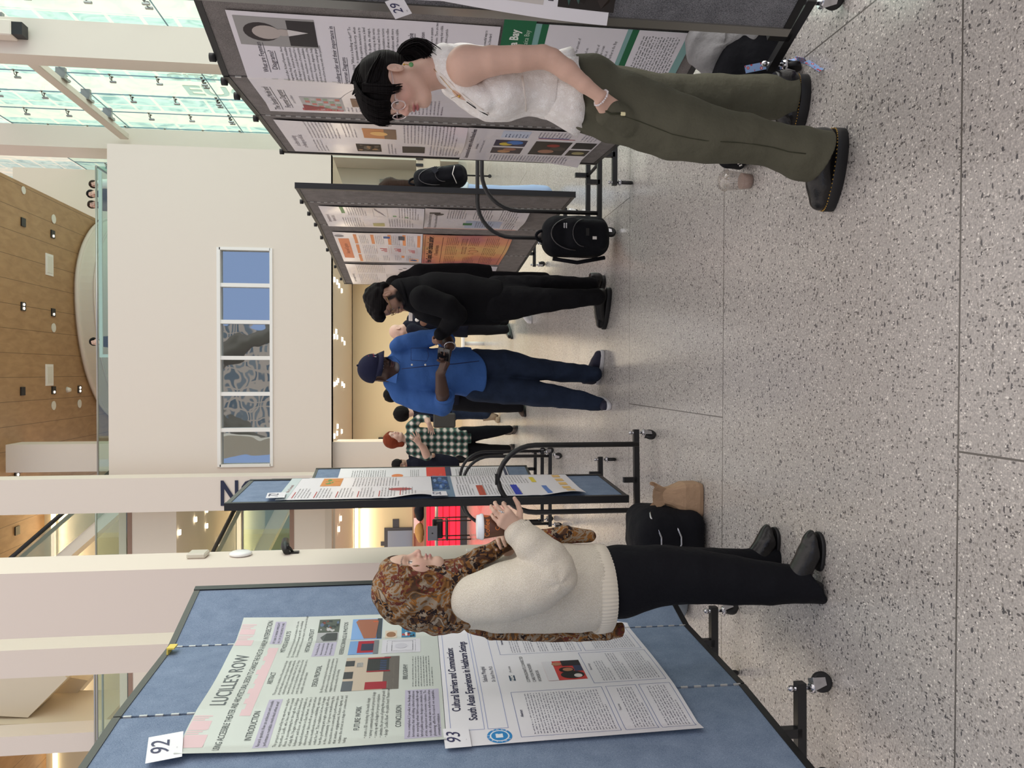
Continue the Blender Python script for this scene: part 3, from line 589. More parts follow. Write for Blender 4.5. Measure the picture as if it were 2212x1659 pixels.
class Poster:
    def __init__(s, bd, s0, z1, w, h, paper, name='poster', wave=None, tilt=0, off=.0035):
        s.b = bd; s.s0 = s0; s.z1 = z1; s.w = w; s.h = h; s.mb = MB(); s.wave = wave or (lambda a, b_: 0); s.tilt = tilt; s.lay = 0; s.off = off
        s.grid(0, 0, w*100, h*100, paper, 0, n=1.25)
    def P(s, a, b_, lay):
        a /= 100; b_ /= 100; aa = a+s.tilt*b_; bb = b_-s.tilt*a
        return s.b.surf(s.s0+aa, s.z1-bb, s.off+s.wave(a/s.w, b_/s.h)+lay*.00042)
    def grid(s, a, b_, w, h, m, lay, n=2.2):
        s.mb.mat(m); na = max(1, int(round(w/n))); nb = max(1, int(round(h/n))); vs = [s.P(a+w*i/na, b_+h*j/nb, lay) for j in range(nb+1) for i in range(na+1)]
        s.mb.add(vs, [(j*(na+1)+i, (j+1)*(na+1)+i, (j+1)*(na+1)+i+1, j*(na+1)+i+1) for j in range(nb) for i in range(na)], True)
    def rect(s, a, b_, w, h, c, lay=1): s.grid(a, b_, w, h, c if not isinstance(c, tuple) else ink(c), lay)
    def frame(s, a, b_, w, h, c, t=.25):
        for q in ((a, b_, w, t), (a, b_+h-t, w, t), (a, b_, t, h), (a+w-t, b_, t, h)): s.rect(*q, c, 2)
    def disc(s, a, b_, r, c, lay=2, ry=None, n=20):
        s.mb.mat(ink(c)); ry = ry or r; s.mb.add([s.P(a+r*math.cos(6.2832*k/n), b_-ry*math.sin(6.2832*k/n), lay) for k in range(n)], [tuple(range(n))])
    def poly(s, pts, c, lay=2): s.mb.mat(ink(c)); s.mb.add([s.P(a, b_, lay) for a, b_ in pts], [tuple(range(len(pts)))[::-1]])
    def text(s, a, b_, size, txt, c=(40, 40, 45), al='L', sx=.9, width=None, lay=3, bold=.0, res=2, shear=0):
        v, f = textmesh(txt, 1, res=res, sx=1, bold=bold, shear=shear)
        if not len(v): return
        W_ = v[:, 0].max(); k = size*1.38; kx = k*sx
        if width: kx = width/max(W_, .01)
        x0 = a if al == 'L' else (a-W_*kx/2 if al == 'C' else a-W_*kx)
        s.mb.mat(ink(c)); s.mb.add([s.P(x0+q[0]*kx, b_-q[1]*k, lay) for q in v], f)
    def lines(s, a, b_, w, txts, size, gap, c=(60, 60, 64), just=True):
        for i, tx in enumerate(txts): s.text(a, b_+i*gap, size, tx, c, width=(w if just and i < len(txts)-1 else None), sx=.85, res=1)
    def para(s, a, b_, w, n_, gap, c=(80, 80, 84), th=.42, last=.6, bullet=False):
        s.mb.mat(ink(c))
        for i in range(n_):
            x = a; end = a+w*(last if i == n_-1 else 1.0); y = b_+i*gap
            while x < end-.4:
                wl = min(rnd.uniform(.8, 3.4)*gap/1.3, end-x); h = gap*th
                for q in range(max(1, int(wl/(gap*.32)))):      # little letter-like strokes
                    xx_ = x+q*gap*.32; hh = h*rnd.choice((.62, .62, .9, 1.0)); ww = gap*rnd.uniform(.15, .23)
                    s.mb.add([s.P(xx_, y-hh, 3), s.P(xx_, y, 3), s.P(xx_+ww, y, 3), s.P(xx_+ww, y-hh, 3)], [(0, 1, 2, 3)])
                x += wl+gap*.3
    def photo(s, a, b_, w, h, cols, seed=1, k=5):
        """a printed photograph: ground colour plus soft-edged blotches"""
        r = random.Random(seed); s.rect(a, b_, w, h, cols[0], 2)
        for i in range(k*len(cols)):
            c = cols[r.randrange(len(cols))]; rw, rh = r.uniform(.06, .2)*w, r.uniform(.05, .18)*h; x = r.uniform(a+rw, a+w-rw); y = r.uniform(b_+rh, b_+h-rh)
            s.mb.mat(ink(c)); n = r.choice((4, 5, 7, 9)); p0 = r.uniform(0, 6)
            s.mb.add([s.P(x+rw*math.cos(p0+6.2832*q/n)*r.uniform(.7, 1), y-rh*math.sin(p0+6.2832*q/n)*r.uniform(.7, 1), 3+.02*i) for q in range(n)], [tuple(range(n))])
    def done(s, name, label, group=None):
        o = s.mb.build(name); o['label'] = label; o['category'] = 'poster'
        if group: o['group'] = group
        return o
INK = {}
def ink(c):
    if not isinstance(c, tuple): return c
    if c not in INK: INK[c] = mat('print_%02x%02x%02x' % c, rgb(*c), rough=.45, spec=.4)
    return INK[c]
def paper(name, c, rough=.3): return mat(name, rgb(*c), rough=rough, bump=[('n', 9, .10)], spec=.5)
pp_white = paper('paper_white', (236, 236, 242)); pp_green = paper('paper_sage', (205, 212, 206)); pp_gloss = paper('paper_gloss', (232, 228, 236), .22)
def card(bd, s0, z1, w, h, txt, label, tilt=0, off=.008, ts=.55, wave=None):
    p = Poster(bd, s0, z1, w, h, pp_white, tilt=tilt, off=off, wave=wave); p.text(w*50, h*100*.62, h*100*ts, txt, (50, 50, 90), al='C', sx=1.0, shear=.25, res=3)
    p.lines(w*50-2, h*100*.85, 3, ['.,'], 1.2, 1); o = p.done('number_card', label); o['category'] = 'card'; return o

# ---- left blue board (reads near -> far)
BL = Board([(-1.31, 1.75), (-1.195, 2.74), (-1.165, 3.33), (-1.035, 3.74)], 2.46, .2, 'large blue fabric display board at lower left behind person in headscarf', m_blue, m_dgf)
sL = lambda y: float(np.interp(y, [q[1] for q in BL.p], BL.L))
BL.foot((-1.2, 3.235, 0), .16, .02); BL.foot((-1.24, 2.47, 0), .17, .02)
w92 = lambda a, b_: .010*(1+math.sin(3*a*math.pi))*max(0, .25-b_)*2.5+.016*max(0, a-.93)*10*(1-b_)*.6+.03*max(0, .05-a)*12*(.3+.7*abs(b_-.5))
s92 = sL(2.475)
p = Poster(BL, s92, 2.185, 1.02, .845, pp_green, wave=w92)
pk = (226, 196, 200); lv = (186, 182, 204); dk = (70, 76, 80)
for x0, ws in ((4, 7), (14, 5), (80, 6), (90, 4)):
    p.rect(x0, .4, ws, 5+ws*.3, pk)
    for k in range(3): p.rect(x0+ws+.4+k*1.1, .4, .7, 4+k, pk)
hs = [3, 2.2, 3.4, 2.6, 3.8, 2.4, 3.2, 2.8, 4, 3, 2.4, 3.6, 2.9, 3.3]
for k, h_ in enumerate(hs): p.rect(22+k*4, 18.0-h_, 4.02, h_+.6, pk)
p.text(50, 8.6, 5.6, "LUCILLE'S ROW", (88, 96, 100), al='C', sx=.78, res=4)
p.text(1.5, 13.0, 2.2, 'USING ACCESSIBLE THEATER AND ARCHITECTURAL DESIGN TO CHANGE THE FACE OF A HARLEM INTERSECTION', dk, width=98, res=3)
p.rect(82, 14.2, 17, 4.6, lv); p.text(90.5, 16.2, 1.0, 'BY TERRI O NANA WRIGHT', dk, al='C'); p.text(90.5, 18.1, .9, 'FACULTY OF ARCHITECTURE', dk, al='C')
p.text(16, 21.6, 2.2, 'INTRODUCTION', dk, al='C', sx=.75, res=3)
p.rect(2.5, 23.0, 30, 4.8, lv); p.lines(3.5, 24.9, 28, ['Research question: How can architecture and accessible', 'performance revitalize overlooked urban areas?'], 1.2, 2)
p.lines(2.5, 30.2, 30, ['This project is inspired by my experience caring for', 'my mother, Lucille, who lives with severe mental', 'illness. In accompanying her through the challenges', 'of daily life, I began noting parallels between her', 'behaviors and those of untreated individuals at a', 'neglected intersection in East Harlem. Over time, I', 'observed how dance-both as a participant and an', 'audience member-became a stabilizing, expressive', 'outlet for her. This realization led me to imagine', 'how the performing arts might similarly uplift others', 'in the community. I propose transforming this', 'intersection into a semi-public performance space', 'that invites engagement, fosters dignity, and', 'reclaims the street as a stage for connection and', 'healing.'], 1.05, 1.56)
p.text(17, 56, 2.0, 'FUTURE WORK', dk, al='C', sx=.75, res=3)
p.lines(5, 58.6, 26, ['• create a 3D rendering of the inside design', '• survey community leaders about proposed design', '• come up with a budget for project completion', '• simulate the process of getting this project greenlit', '• design "Lucille\'s Row"- the public bench "theater row"'], 1.2, 1.7, just=False)
p.rect(2.5, 71, 32, 12.2, lv)
p.lines(3.5, 72.9, 30, ['Once completed, I predict the findings will', 'demonstrate that embedding cultural institutions', 'into everyday urban fabric-especially through', 'hybrid public-private designs-can stimulate both', 'artistic expression and economic resilience. The', 'results of this study aim to inform future urban', 'planning efforts focused on equitable,', 'community-led revitalization.'], 1.0, 1.42)
p.text(50, 21.6, 2.0, 'ABSTRACT', dk, al='C', sx=.75, res=3)
p.lines(36, 24.4, 29, ['This project is a simulation of the architectural design', 'process that explores creating ecological responsibility,', 'cultural vitality and community revitalization within the', 'real-world policy constraints of New York City. Using a', 'street corner in my East Harlem neighborhood as a focal', 'point, this study reimagines this abandoned space into a', 'semi-public open-air studio theater.'], 1.05, 1.56)
p.text(50, 38.4, 2.0, 'DESIGN PROPOSAL', dk, al='C', sx=.75, res=3)
p.lines(36, 41.0, 29, ['By offering a covered seating area for viewing studio theater', 'performances or rehearsals, we encourage spontaneous', 'engagement from passersby and promote a sense of', 'community ownership of the building.'], 1.05, 1.56)
# storefront photograph
p.rect(36, 47.50, 29, 21, (196, 182, 164), 2); p.rect(36, 62.50, 29, 6, (128, 128, 128), 2); p.rect(36, 47.50, 8, 4, (90, 96, 104), 3); p.rect(46, 47.50, 6, 3.5, (60, 62, 66), 3); p.rect(57, 47.50, 5, 3.5, (60, 62, 66), 3)
p.rect(52, 56.00, 11, 8.5, (52, 54, 54), 3); p.rect(51, 56.00, 1, 9, (150, 28, 44), 4); p.rect(63, 56.00, 1, 9, (150, 28, 44), 4); p.rect(36.5, 56.00, 6, 8, (158, 34, 50), 3); p.rect(56, 51.80, 4, 2.6, (110, 112, 112), 3)
for k in range(5): p.rect(56, 51.90+k*.55, 4, .18, (225, 222, 216), 4)
for k in range(6): p.rect(52.6+k*1.6, 61.00, .25, 2.5, (70, 110, 190), 4)
p.text(50, 71.8, 1.9, 'BIBLIOGRAPHY', dk, al='C', sx=.75, res=3); p.para(37, 74, 27, 8, 1.05, dk)
p.text(17, 69.8, 2.0, 'CONCLUSION', dk, al='C', sx=.75, res=3)
p.text(83, 21.6, 1.9, 'METHODS & RESULTS', dk, al='C', sx=.75, res=3)
p.lines(68, 24.2, 31, ['(1) conducting a historical and policy-focused analysis of the site', '(2) creating architectural drawings and 3D modeling', '(3) assessing the potential socioeconomic impact of the proposed design'], 1.0, 1.7)
p.text(83, 31.40, 1.9, 'HISTORICAL CONTEXT', dk, al='C', sx=.75, res=3)
p.rect(68, 33.00, 14, 9, lv); p.lines(69, 35.20, 12, ['The United Palace Theatre', 'theater turned church that', 'for over a century brought', 'vibrancy to Upper Harlem'], .9, 1.8)
p.rect(82.5, 33.00, 8, 9, (170, 172, 174), 2); p.poly([(83.5, 41.50), (83.5, 36.00), (87, 34.50), (90, 37.00), (90, 41.50)], (60, 62, 64), 3); p.photo(90.5, 33.00, 9, 9, [(84, 92, 84), (120, 60, 50), (190, 190, 190), (50, 60, 60), (90, 110, 140)], 3)
p.text(83, 45.60, 1.8, 'REFERENCE DRAWINGS & PHOTOS', dk, al='C', sx=.72, res=3)
p.rect(68, 47.50, 14, 12, (120, 160, 210), 2); p.rect(69.5, 51.00, 12, 7, (170, 34, 52), 3); p.rect(71.5, 52.50, 7, 5, (50, 56, 80), 4); p.rect(68, 57.60, 14, 2, (120, 126, 130), 4)
p.rect(83.5, 47.50, 15.5, 13, (130, 170, 220), 2); p.poly([(84.5, 58.00), (84.5, 53.00), (97, 49.00), (98.5, 50.00), (98.5, 59.00)], (158, 100, 76), 3)
for j in range(3):
    for k in range(6): p.rect(86+k*2, 52.60-k*.35+j*2, 1, 1.1, (235, 225, 215), 4)
p.rect(84, 58.40, 15, 2, (60, 70, 80), 4); p.rect(93, 56.50, 4, 2, (214, 90, 40), 5)
p.rect(68, 61.00, 14, 16, (214, 214, 222), 2); p.frame(70, 65.00, 10, 9, (120, 120, 130), .3); p.frame(69, 63.00, 12, 12, (150, 150, 160), .2); p.disc(75, 69.00, 2.6, (200, 200, 210), 4)
p.rect(84, 62.00, 6, 5, (214, 200, 180), 2); p.disc(87, 64.50, 2, (150, 110, 80), 4); p.photo(84, 69.00, 8, 6, [(60, 130, 170), (40, 50, 60), (180, 60, 50), (220, 220, 220)], 5); p.para(93, 69.00, 6, 5, 1.1)
p.done('research_poster', "sage green poster titled LUCILLE'S ROW on the large blue board", None)
p = Poster(BL, sL(2.445), 1.338, .945, .86, pp_white, wave=lambda a, b_: .022*max(0, .06-a)*12*b_+.01*math.sin(a*4)*b_)
nv = (40, 44, 80); bl = (70, 90, 160)
p.text(47, 5.6, 3.0, 'Cultural Barriers and Communication:', (28, 30, 70), al='C', sx=.82, res=3, bold=.015); p.text(47, 11, 3.0, 'South Asian Experiences in Healthcare Settings', (28, 30, 70), al='C', sx=.82, res=3, bold=.015)
p.frame(9, 1.5, 84, 11.5, (150, 160, 205), .2); p.frame(9, 14, 84, 7, (150, 160, 205), .2)
p.text(47, 17, 1.8, 'Sabahat Moughal', (40, 40, 70), al='C', sx=.8); p.text(47, 20, 1.4, 'Dr. Sarah Price, Ph.D.', (40, 40, 70), al='C', sx=.8)
p.disc(4.6, 17.5, 4.2, (52, 140, 205)); p.disc(4.6, 17.5, 3.3, (228, 240, 250), 3); p.disc(4.6, 17.5, 2.8, (52, 140, 205), 4); p.rect(3.4, 16.2, 2.4, 2.4, (235, 244, 252), 5)
for k in range(12):
    a_ = -2.6+k*.44; v, f = textmesh('COLLEGE ONOR'[k], 1); p.mb.mat(ink((255, 255, 255)))
    if len(v): p.mb.add([p.P(4.6+3.35*math.sin(a_)+(q[0]*math.cos(a_)+q[1]*math.sin(a_))*1.0, 17.5-3.35*math.cos(a_)+(q[0]*math.sin(a_)-q[1]*math.cos(a_))*1.0, 5) for q in v], f)
p.frame(3, 24.5, 28, 34, bl, .15); p.text(17, 27, 1.0, 'Abstract', nv, al='C', bold=.02); p.para(4.5, 29.6, 25, 27, 1.06, (112, 112, 132))
p.frame(3, 60, 28, 11.5, bl, .15); p.text(17, 62, .9, 'Theories', nv, al='C'); p.para(4.5, 64, 25, 7, 1.06, (112, 112, 132)); p.frame(3, 72.6, 28, 12, bl, .15); p.para(4.5, 75.5, 25, 8, 1.06, (112, 112, 132))
p.rect(40, 25.5, 4.5, 2.2, (30, 60, 90), 2); p.text(42.2, 27.2, 1.3, 'WebMD', (255, 255, 255), al='C', bold=.02); p.text(47, 27, .9, '| Roundtable', (60, 60, 70)); p.text(38, 33, 1.3, 'COMPASSIONATE CONNECTED', (30, 30, 40)); p.text(38, 35.2, 1.3, 'CARE FOR PROVIDERS', (30, 30, 40)); p.text(38, 37.4, 1.3, 'WORKBOOK', (30, 30, 40))
p.rect(38, 40, 17, 15, (206, 66, 62), 2); p.rect(38, 40, 17, 4, (225, 225, 232), 3); p.disc(42, 50, 3.2, (24, 20, 22), 4, 4.6); p.disc(46.5, 48.5, 2.4, (28, 22, 22), 4, 3); p.disc(46.6, 49, 1.5, (176, 120, 92), 5, 2); p.disc(52, 45.5, 1.6, (180, 128, 100), 5, 2); p.rect(50, 47.5, 5, 7.5, (40, 34, 40), 4); p.rect(45, 51.6, 5, 3.3, (50, 60, 90), 4); p.disc(41, 52, 1.6, (222, 216, 214), 5)
p.frame(34, 56.5, 28, 28, bl, .15); p.text(48, 58.6, .9, 'Methodology', nv, al='C'); p.para(35.5, 61, 18, 5, 1.05, (112, 112, 132)); p.para(35.5, 67.5, 25, 5, 1.05, (112, 112, 132)); p.para(35.5, 74, 25, 9, 1.05, (112, 112, 132))
p.frame(64, 24.5, 28, 34, bl, .15); p.text(78, 27, 1.0, 'Interview Data', nv, al='C', bold=.02)
for k in range(5): p.para(65.5, 30+k*5.8, 25, 4, 1.06, (112, 112, 132))
p.frame(64, 60, 28, 24, bl, .15); p.text(78, 62, 1.0, 'References', nv, al='C'); p.para(65.5, 65, 24, 17, 1.05, (112, 112, 132))
p.text(90, 84, .8, 'J.C.', nv)
p.done('research_poster', 'white poster titled Cultural Barriers and Communication below the sage green one')
card(BL, s92-.04, 2.255, .14, .1, '92', 'white paper card numbered 92 pinned over the corner of the sage green poster', tilt=.25, off=.02)
card(BL, sL(2.43), 1.345, .11, .085, '93', 'white paper card numbered 93 where the two left board posters meet', tilt=.03, off=.012)
mb = MB(); q = BL.surf(sL(3.27), 2.435, .0); mb.box((q[0]-.01, q[1], 2.437), (.05, .05, .006)); mb.box((q[0]+.022, q[1], 2.425), (.006, .05, .03)); o = mb.build('sticky_note', mat('yellow_tape', rgb(232, 210, 100), rough=.6)); o['label'] = 'small piece of yellow tape on the top edge of the left blue board'; o['category'] = 'tape'

# ---- far-middle grey board (reads far -> near)
BM = Board([(1.12, 9.75), (1.25, 8.05), (1.33, 7.0), (1.345, 6.15), (1.35, 5.72)], 2.29, .22, 'grey fabric display board in the middle distance with pale posters', m_grey, m_black)
sM = lambda y: float(np.interp(-y, [-q[1] for q in BM.p], BM.L))
zf = 0
for (x, y) in ((1.345, 5.62), (1.345, 5.28)): pass
BM.foot((1.50, 5.72, 0), .36, 0.0, h=.1, r=.04); 
BM.foot((1.36, 5.36, 0), .36, 0.0, h=.1, r=.04)
mb = MB(); mb.tube([(1.5, 5.72, .12), (1.5, 5.36, .12)], .016, 4); mb.build('foot_bar', m_black, BM.root)
BM.arch((1.30, 5.36), -.16, .75, .965, 0, rad=.26); BM.arch((1.30, 5.72), -.285, .75, .965, .0, rad=.26)
for yy in (6.6, 8.3): BM.foot((1.30, yy, 0), .14, 0, h=.1)
w1 = lambda a, b_: .02*max(0, b_-.75)*4*abs(math.sin(3*a))+.006*math.sin(7*a)*math.sin(5*b_)+.002
def mid_poster(bd, s0, z1, w, h, pap, fn, name, label, wave=w1, group=None, tilt=0):
    p = Poster(bd, s0, z1, w, h, pap, wave=wave, tilt=tilt); fn(p); return p.done(name, label, group)
def f_a(p):
    p.text(34, 5, 3, 'Bioremediation of', (120, 100, 110), al='C', shear=.2); p.text(34, 9, 3, 'Riparian Soils', (120, 100, 110), al='C', shear=.2); p.rect(52, 16, 26, 3, (120, 165, 110)); p.para(4, 16, 34, 9, 2, (120, 112, 120)); p.para(46, 22, 32, 8, 2, (120, 112, 120))
    p.rect(6, 40, 14, 10, (190, 182, 120), 2); p.frame(44, 42, 32, 12, (150, 145, 150)); p.poly([(45, 52), (55, 48), (66, 44), (75, 43), (75, 44), (66, 46), (55, 50)], (150, 140, 150)); p.para(4, 55, 34, 10, 2.2, (120, 112, 120)); p.rect(46, 58, 5, 3, (120, 170, 120)); p.rect(46, 68, 5, 3, (120, 170, 120)); p.para(44, 64, 34, 8, 2.2, (120, 112, 120))
mid_poster(BM, sM(7.02), 2.19, .78, .84, pp_gloss, f_a, 'research_poster', 'pale poster with green header, upper right of the middle grey board')
def f_b(p):
    p.rect(58, 4, 6, 9, (50, 46, 50)); p.disc(56, 12, 4, (50, 46, 50)); p.text(30, 6, 3.2, 'The Link Between Burnout in Nursing', (60, 60, 70), al='C', width=52); p.text(30, 11, 2.4, 'Workplace Trauma and Burnout Rates', (60, 60, 70), al='C', width=50)
    p.para(42, 20, 36, 8, 2.1, (90, 90, 100)); p.para(42, 42, 36, 8, 2.1, (90, 90, 100)); p.rect(8, 36, 28, 32, (190, 200, 226)); p.rect(20, 34, 8, 8, (30, 120, 60), 2); p.para(10, 46, 24, 8, 2.1, (90, 90, 110)); p.para(42, 64, 36, 8, 2.0, (90, 90, 100)); p.para(4, 72, 34, 5, 2, (90, 90, 100)); p.rect(0, 0, 3, 84, (226, 180, 170))
mid_poster(BM, sM(7.0), 1.345, .78, .86, pp_gloss, f_b, 'research_poster', 'white poster with lilac panel, lower right of the middle grey board')
og = (240, 150, 90)
def f_c(p):
    p.disc(110, 5, 4.5, (140, 140, 150), ry=4.5); p.rect(20, 3, 80, 10, (238, 140, 90), 2); p.text(60, 10, 4, 'Sleep and Cognition', (150, 60, 40), al='C', sx=.9)
    for i, (a, b_, w) in enumerate(((4, 18, 34), (42, 18, 34), (80, 18, 38), (80, 34, 38), (80, 50, 38), (80, 64, 38), (80, 78, 38))): p.rect(a, b_, w, 3, og, 2)
    for a in (4, 42): p.para(a, 25, 34, 8, 1.8, (130, 120, 130))
    for k in range(4): p.para(80, 24+15*k, 36, 5, 1.7, (110, 110, 120))
    p.rect(104, 46, 8, 6, (40, 90, 160), 3); p.rect(100, 60, 14, 6, (50, 60, 80), 3)
    for j in range(3):
        for k, h_ in enumerate((3, 6, 4, 7)): p.rect(50+k*4, 48+j*14-h_, 2, h_, (214, 60, 60), 3)
        p.frame(44, 38+j*14, 30, 12, (200, 160, 150)); p.para(10, 44+j*12, 24, 4, 1.8, (130, 120, 130))
    p.rect(4, 70, 16, 10, (240, 190, 160), 2); p.disc(12, 75, 4, (40, 90, 150)); p.rect(22, 62, 10, 3, og, 2)
mid_poster(BM, sM(8.45), 2.18, 1.24, .83, pp_gloss, f_c, 'research_poster', 'white poster with orange header bars on the middle grey board')
pp_or = bpy.data.materials.new('paper_sunset'); pp_or.use_nodes = True; n = pp_or.node_tree.nodes; l = pp_or.node_tree.links
t = n.new('ShaderNodeTexCoord'); nz = n.new('ShaderNodeTexNoise'); nz.inputs['Scale'].default_value = 1.6; l.new(t.outputs['Object'], nz.inputs[0]); l.new(ramp(n, l, nz.outputs[0], [(.35, rgb(196, 120, 120)), (.5, rgb(226, 150, 110)), (.62, rgb(226, 180, 116))], 'LINEAR'), n['Principled BSDF'].inputs['Base Color']); n['Principled BSDF'].inputs['Roughness'].default_value = .35
def f_d(p):
    d = (90, 40, 40); p.frame(2, 2, 120, 80, d, .4); p.text(62, 10, 6, 'How Graphic Design Enhances Learning:', (50, 22, 26), al='C', width=112, bold=.03); p.text(62, 16, 4, 'A Theoretical Analysis', d, al='C', sx=.8); p.rect(8, 19, 108, .5, d)
    for a in (6, 46, 84): p.para(a, 24, 34, 7, 1.8, d); p.para(a, 62, 34, 8, 1.8, d)
    p.para(6, 44, 30, 7, 1.8, d); p.para(84, 46, 34, 6, 1.8, d)
    for k in range(5): p.frame(84+k*6, 38, 5, 5, d, .4); p.frame(50+k*6, 40, 5, 4, d, .4)
    p.disc(62, 52, 5, (150, 90, 60)); p.disc(62, 52, 4.3, (222, 160, 110), 3); p.disc(50, 50, 3, (150, 90, 60)); p.disc(50, 50, 2.4, (222, 160, 110), 3); p.disc(74, 50, 3, (150, 90, 60)); p.disc(74, 50, 2.4, (222, 160, 110), 3)
mid_poster(BM, sM(8.47), 1.345, 1.25, .85, pp_or, f_d, 'research_poster', 'sunset orange poster titled How Graphic Design Enhances Learning')
def f_e(p): p.text(40, 6, 3, 'Origins of Language Processing', (110, 100, 110), al='C'); p.para(4, 12, 60, 12, 2, (120, 112, 120)); p.para(70, 12, 50, 16, 2, (120, 112, 120)); p.para(4, 44, 60, 14, 2, (120, 112, 120)); [p.disc(78+k*7, 60+(k % 2)*5, 2.4, (150, 145, 150)) for k in range(4)]
mid_poster(BM, .02, 2.18, 1.16, .83, pp_gloss, f_e, 'research_poster', 'pale text poster at the far left end of the middle grey board')
def f_g(p): p.rect(0, 0, 116, 9, (60, 170, 190), 2); p.photo(60, 10, 40, 16, [(40, 80, 140), (200, 80, 60), (60, 140, 180)], 9); p.para(62, 30, 50, 12, 2, (100, 100, 110)); p.rect(74, 50, 24, 22, (40, 120, 200), 2); p.disc(86, 60, 7, (120, 200, 240)); p.rect(96, 52, 6, 6, (60, 170, 190), 3); p.para(4, 14, 50, 30, 2, (110, 110, 120))
mid_poster(BM, .03, 1.345, 1.16, .85, pp_gloss, f_g, 'research_poster', 'white poster with turquoise header behind the man in black')
# ---- right grey board behind the standing woman (reads far -> near)
BR = Board([(1.44, 5.12), (1.375, 4.2), (1.31, 3.5), (1.455, 2.94)], 2.27, .2, 'grey fabric display board behind the woman in the white lace top', m_grey, m_black)
sR = lambda y: float(np.interp(-y, [-q[1] for q in BR.p], BR.L))
BR.foot((1.44, 4.95, 0), .2, 0, h=.1, r=.04); BR.foot((1.62, 3.0, 0), .2, .3, h=.1)
for bd, ss in ((BR, (.02, .85, 1.3, 1.55, 1.75)), (BM, (.3, 1.0, 1.8, 2.3, 2.76, 3.2, 3.62))):
    for i, a in enumerate(ss):
        q = bd.surf(a, bd.zt, 0); mb = MB(); mb.cyl((q[0], q[1], bd.zt), (q[0], q[1], bd.zt+.025), .018, 12); mb.build('bumper', m_rub, bd.root)
w2 = lambda a, b_: .004*math.sin(9*a)*math.sin(7*b_)+.012*max(0, .12-a)*8*(1-b_)
def f_f(p):
    k_ = (46, 40, 60)
    p.text(22, 6, 3, 'The Standard Model and', k_, al='C', width=38); p.rect(3, 6.8, 38, .25, k_, 3); p.text(22, 11.5, 3, 'Feynman Diagrams', k_, al='C', width=30); p.rect(7, 12.2, 30, .25, k_, 3); p.text(22, 15, 1.4, 'author and affiliation', (110, 105, 120), al='C')
    p.rect(4, 17, 3.5, 20, (190, 60, 80), 3); p.rect(4, 18, 24, 20, (186, 184, 186), 2)
    for i in range(5):
        for j in range(6): p.rect(5+i*4.4, 20+j*2.9, 3.6, 2.2, [(205, 120, 110), (150, 175, 150), (200, 200, 200)][(i+j) % 3], 3)
    p.poly([(4, 18), (14, 18), (9, 30)], (150, 34, 50), 4)
    p.text(58, 10, 2.3, 'What are Feynman', k_, al='L', width=20); p.rect(58, 10.6, 20, .22, k_, 3); p.text(60, 14, 2.3, 'Diagrams?', k_, al='L', width=13); p.rect(60, 14.6, 13, .22, k_, 3)
    p.lines(52, 18, 24, ['Named after Richard Feynman, these', 'diagrams help physicists visualize', 'particle interactions.', 'Each diagram is a visual shorthand for a', 'mathematical calculation of how particles', 'scatter, transform or annihilate.', 'The vertices and lines represent parts of the', 'equations. Feynman diagrams help', 'encode how particles exchange gauge', 'bosons and how they meet with other particles.'], 1.15, 1.75)
    p.rect(76, 2, 17, 31, (160, 158, 158), 2); p.disc(84.5, 11.5, 5.5, (40, 30, 34), 3, 7); p.disc(84.5, 13.5, 4, (186, 176, 172), 4, 5.6); p.rect(77, 22, 15, 11, (44, 38, 40), 4); p.disc(85, 20, 2, (186, 176, 172), 5, 3); p.poly([(83, 22), (87, 22), (85.5, 30)], (220, 216, 216), 6)
    p.text(52, 40, 1.9, 'Leading order and their importance in', k_, width=38); p.rect(52, 40.5, 38, .2, k_, 3); p.text(52, 43.4, 1.9, 'Feynman Diagrams', k_, width=19); p.rect(52, 43.9, 19, .2, k_, 3)
    p.lines(52, 47, 38, ['You may be asking "What is a leading order?!" To', 'summarize it lightly, in quantum field theory, when', 'physicists calculate how likely a particle interaction is to', 'happen, they often do it using a perturbation series, a kind', 'of approximation with built in steps.', 'Leading Order is the first and simplest step in this series.', 'It includes the fewest interactions (vertices) and no loops.', 'This is a rough but often accurate representation versions', 'of the processes possibilities, but it also allows us to refine', 'our calculations with terms to our calculations with more', 'complex of the interaction that account for more subtle', 'effects.'], 1.25, 1.9)
    for (x0, y0, x1, y1) in ((34, 40, 42, 44), (34, 52, 42, 44), (42, 44, 52-6, 50), (24, 36, 34, 40), (25, 55, 34, 52)):
        p.poly([(x0, y0), (x1, y1), (x1+.2, y1+.3), (x0+.2, y0+.3)], (90, 85, 100))
    p.rect(12, 42, 16, 20, (130, 96, 76), 2); p.poly([(13, 43), (20, 51), (27, 43), (20.5, 53), (27, 60), (20, 55), (13, 61), (19.4, 53)], (200, 200, 204), 4); p.para(4, 40, 7, 16, 1.9, (120, 110, 125)); p.para(3, 66, 28, 12, 1.9, (120, 110, 125))
    p.text(64, 72, 2.2, 'Leading order Example', k_, width=24); p.rect(64, 72.6, 24, .22, k_, 3); p.text(56, 76.6, 1.7, 'gluon-gluon-top-antitop production', k_, width=33)
    p.rect(62, 78, 18, 22, (140, 102, 80), 2)
    for (x0, y0, x1, y1) in ((66, 98, 70, 90), (70, 90, 70, 84), (70, 84, 66, 80), (70, 84, 76, 80)): p.poly([(x0-.4, y0), (x1-.4, y1), (x1+.6, y1), (x0+.6, y0)], (214, 216, 220), 4)
    p.lines(82, 80, 11, ['gluons in quantum', 'chromo. There are two', 'incoming that collide', 'to form a particle'], 1.2, 2.0, just=False); p.para(52, 88, 9, 8, 1.9, (90, 85, 100))
    p.lines(74, 102, 19, ['Feynman is and powerful way to', 'as described by the Standard'], 1.25, 1.9)
mid_poster(BR, sR(4.03), 2.165, .955, 1.07, pp_gloss, f_f, 'research_poster', 'white physics poster with portrait and Feynman diagram headings behind the woman', wave=w2)
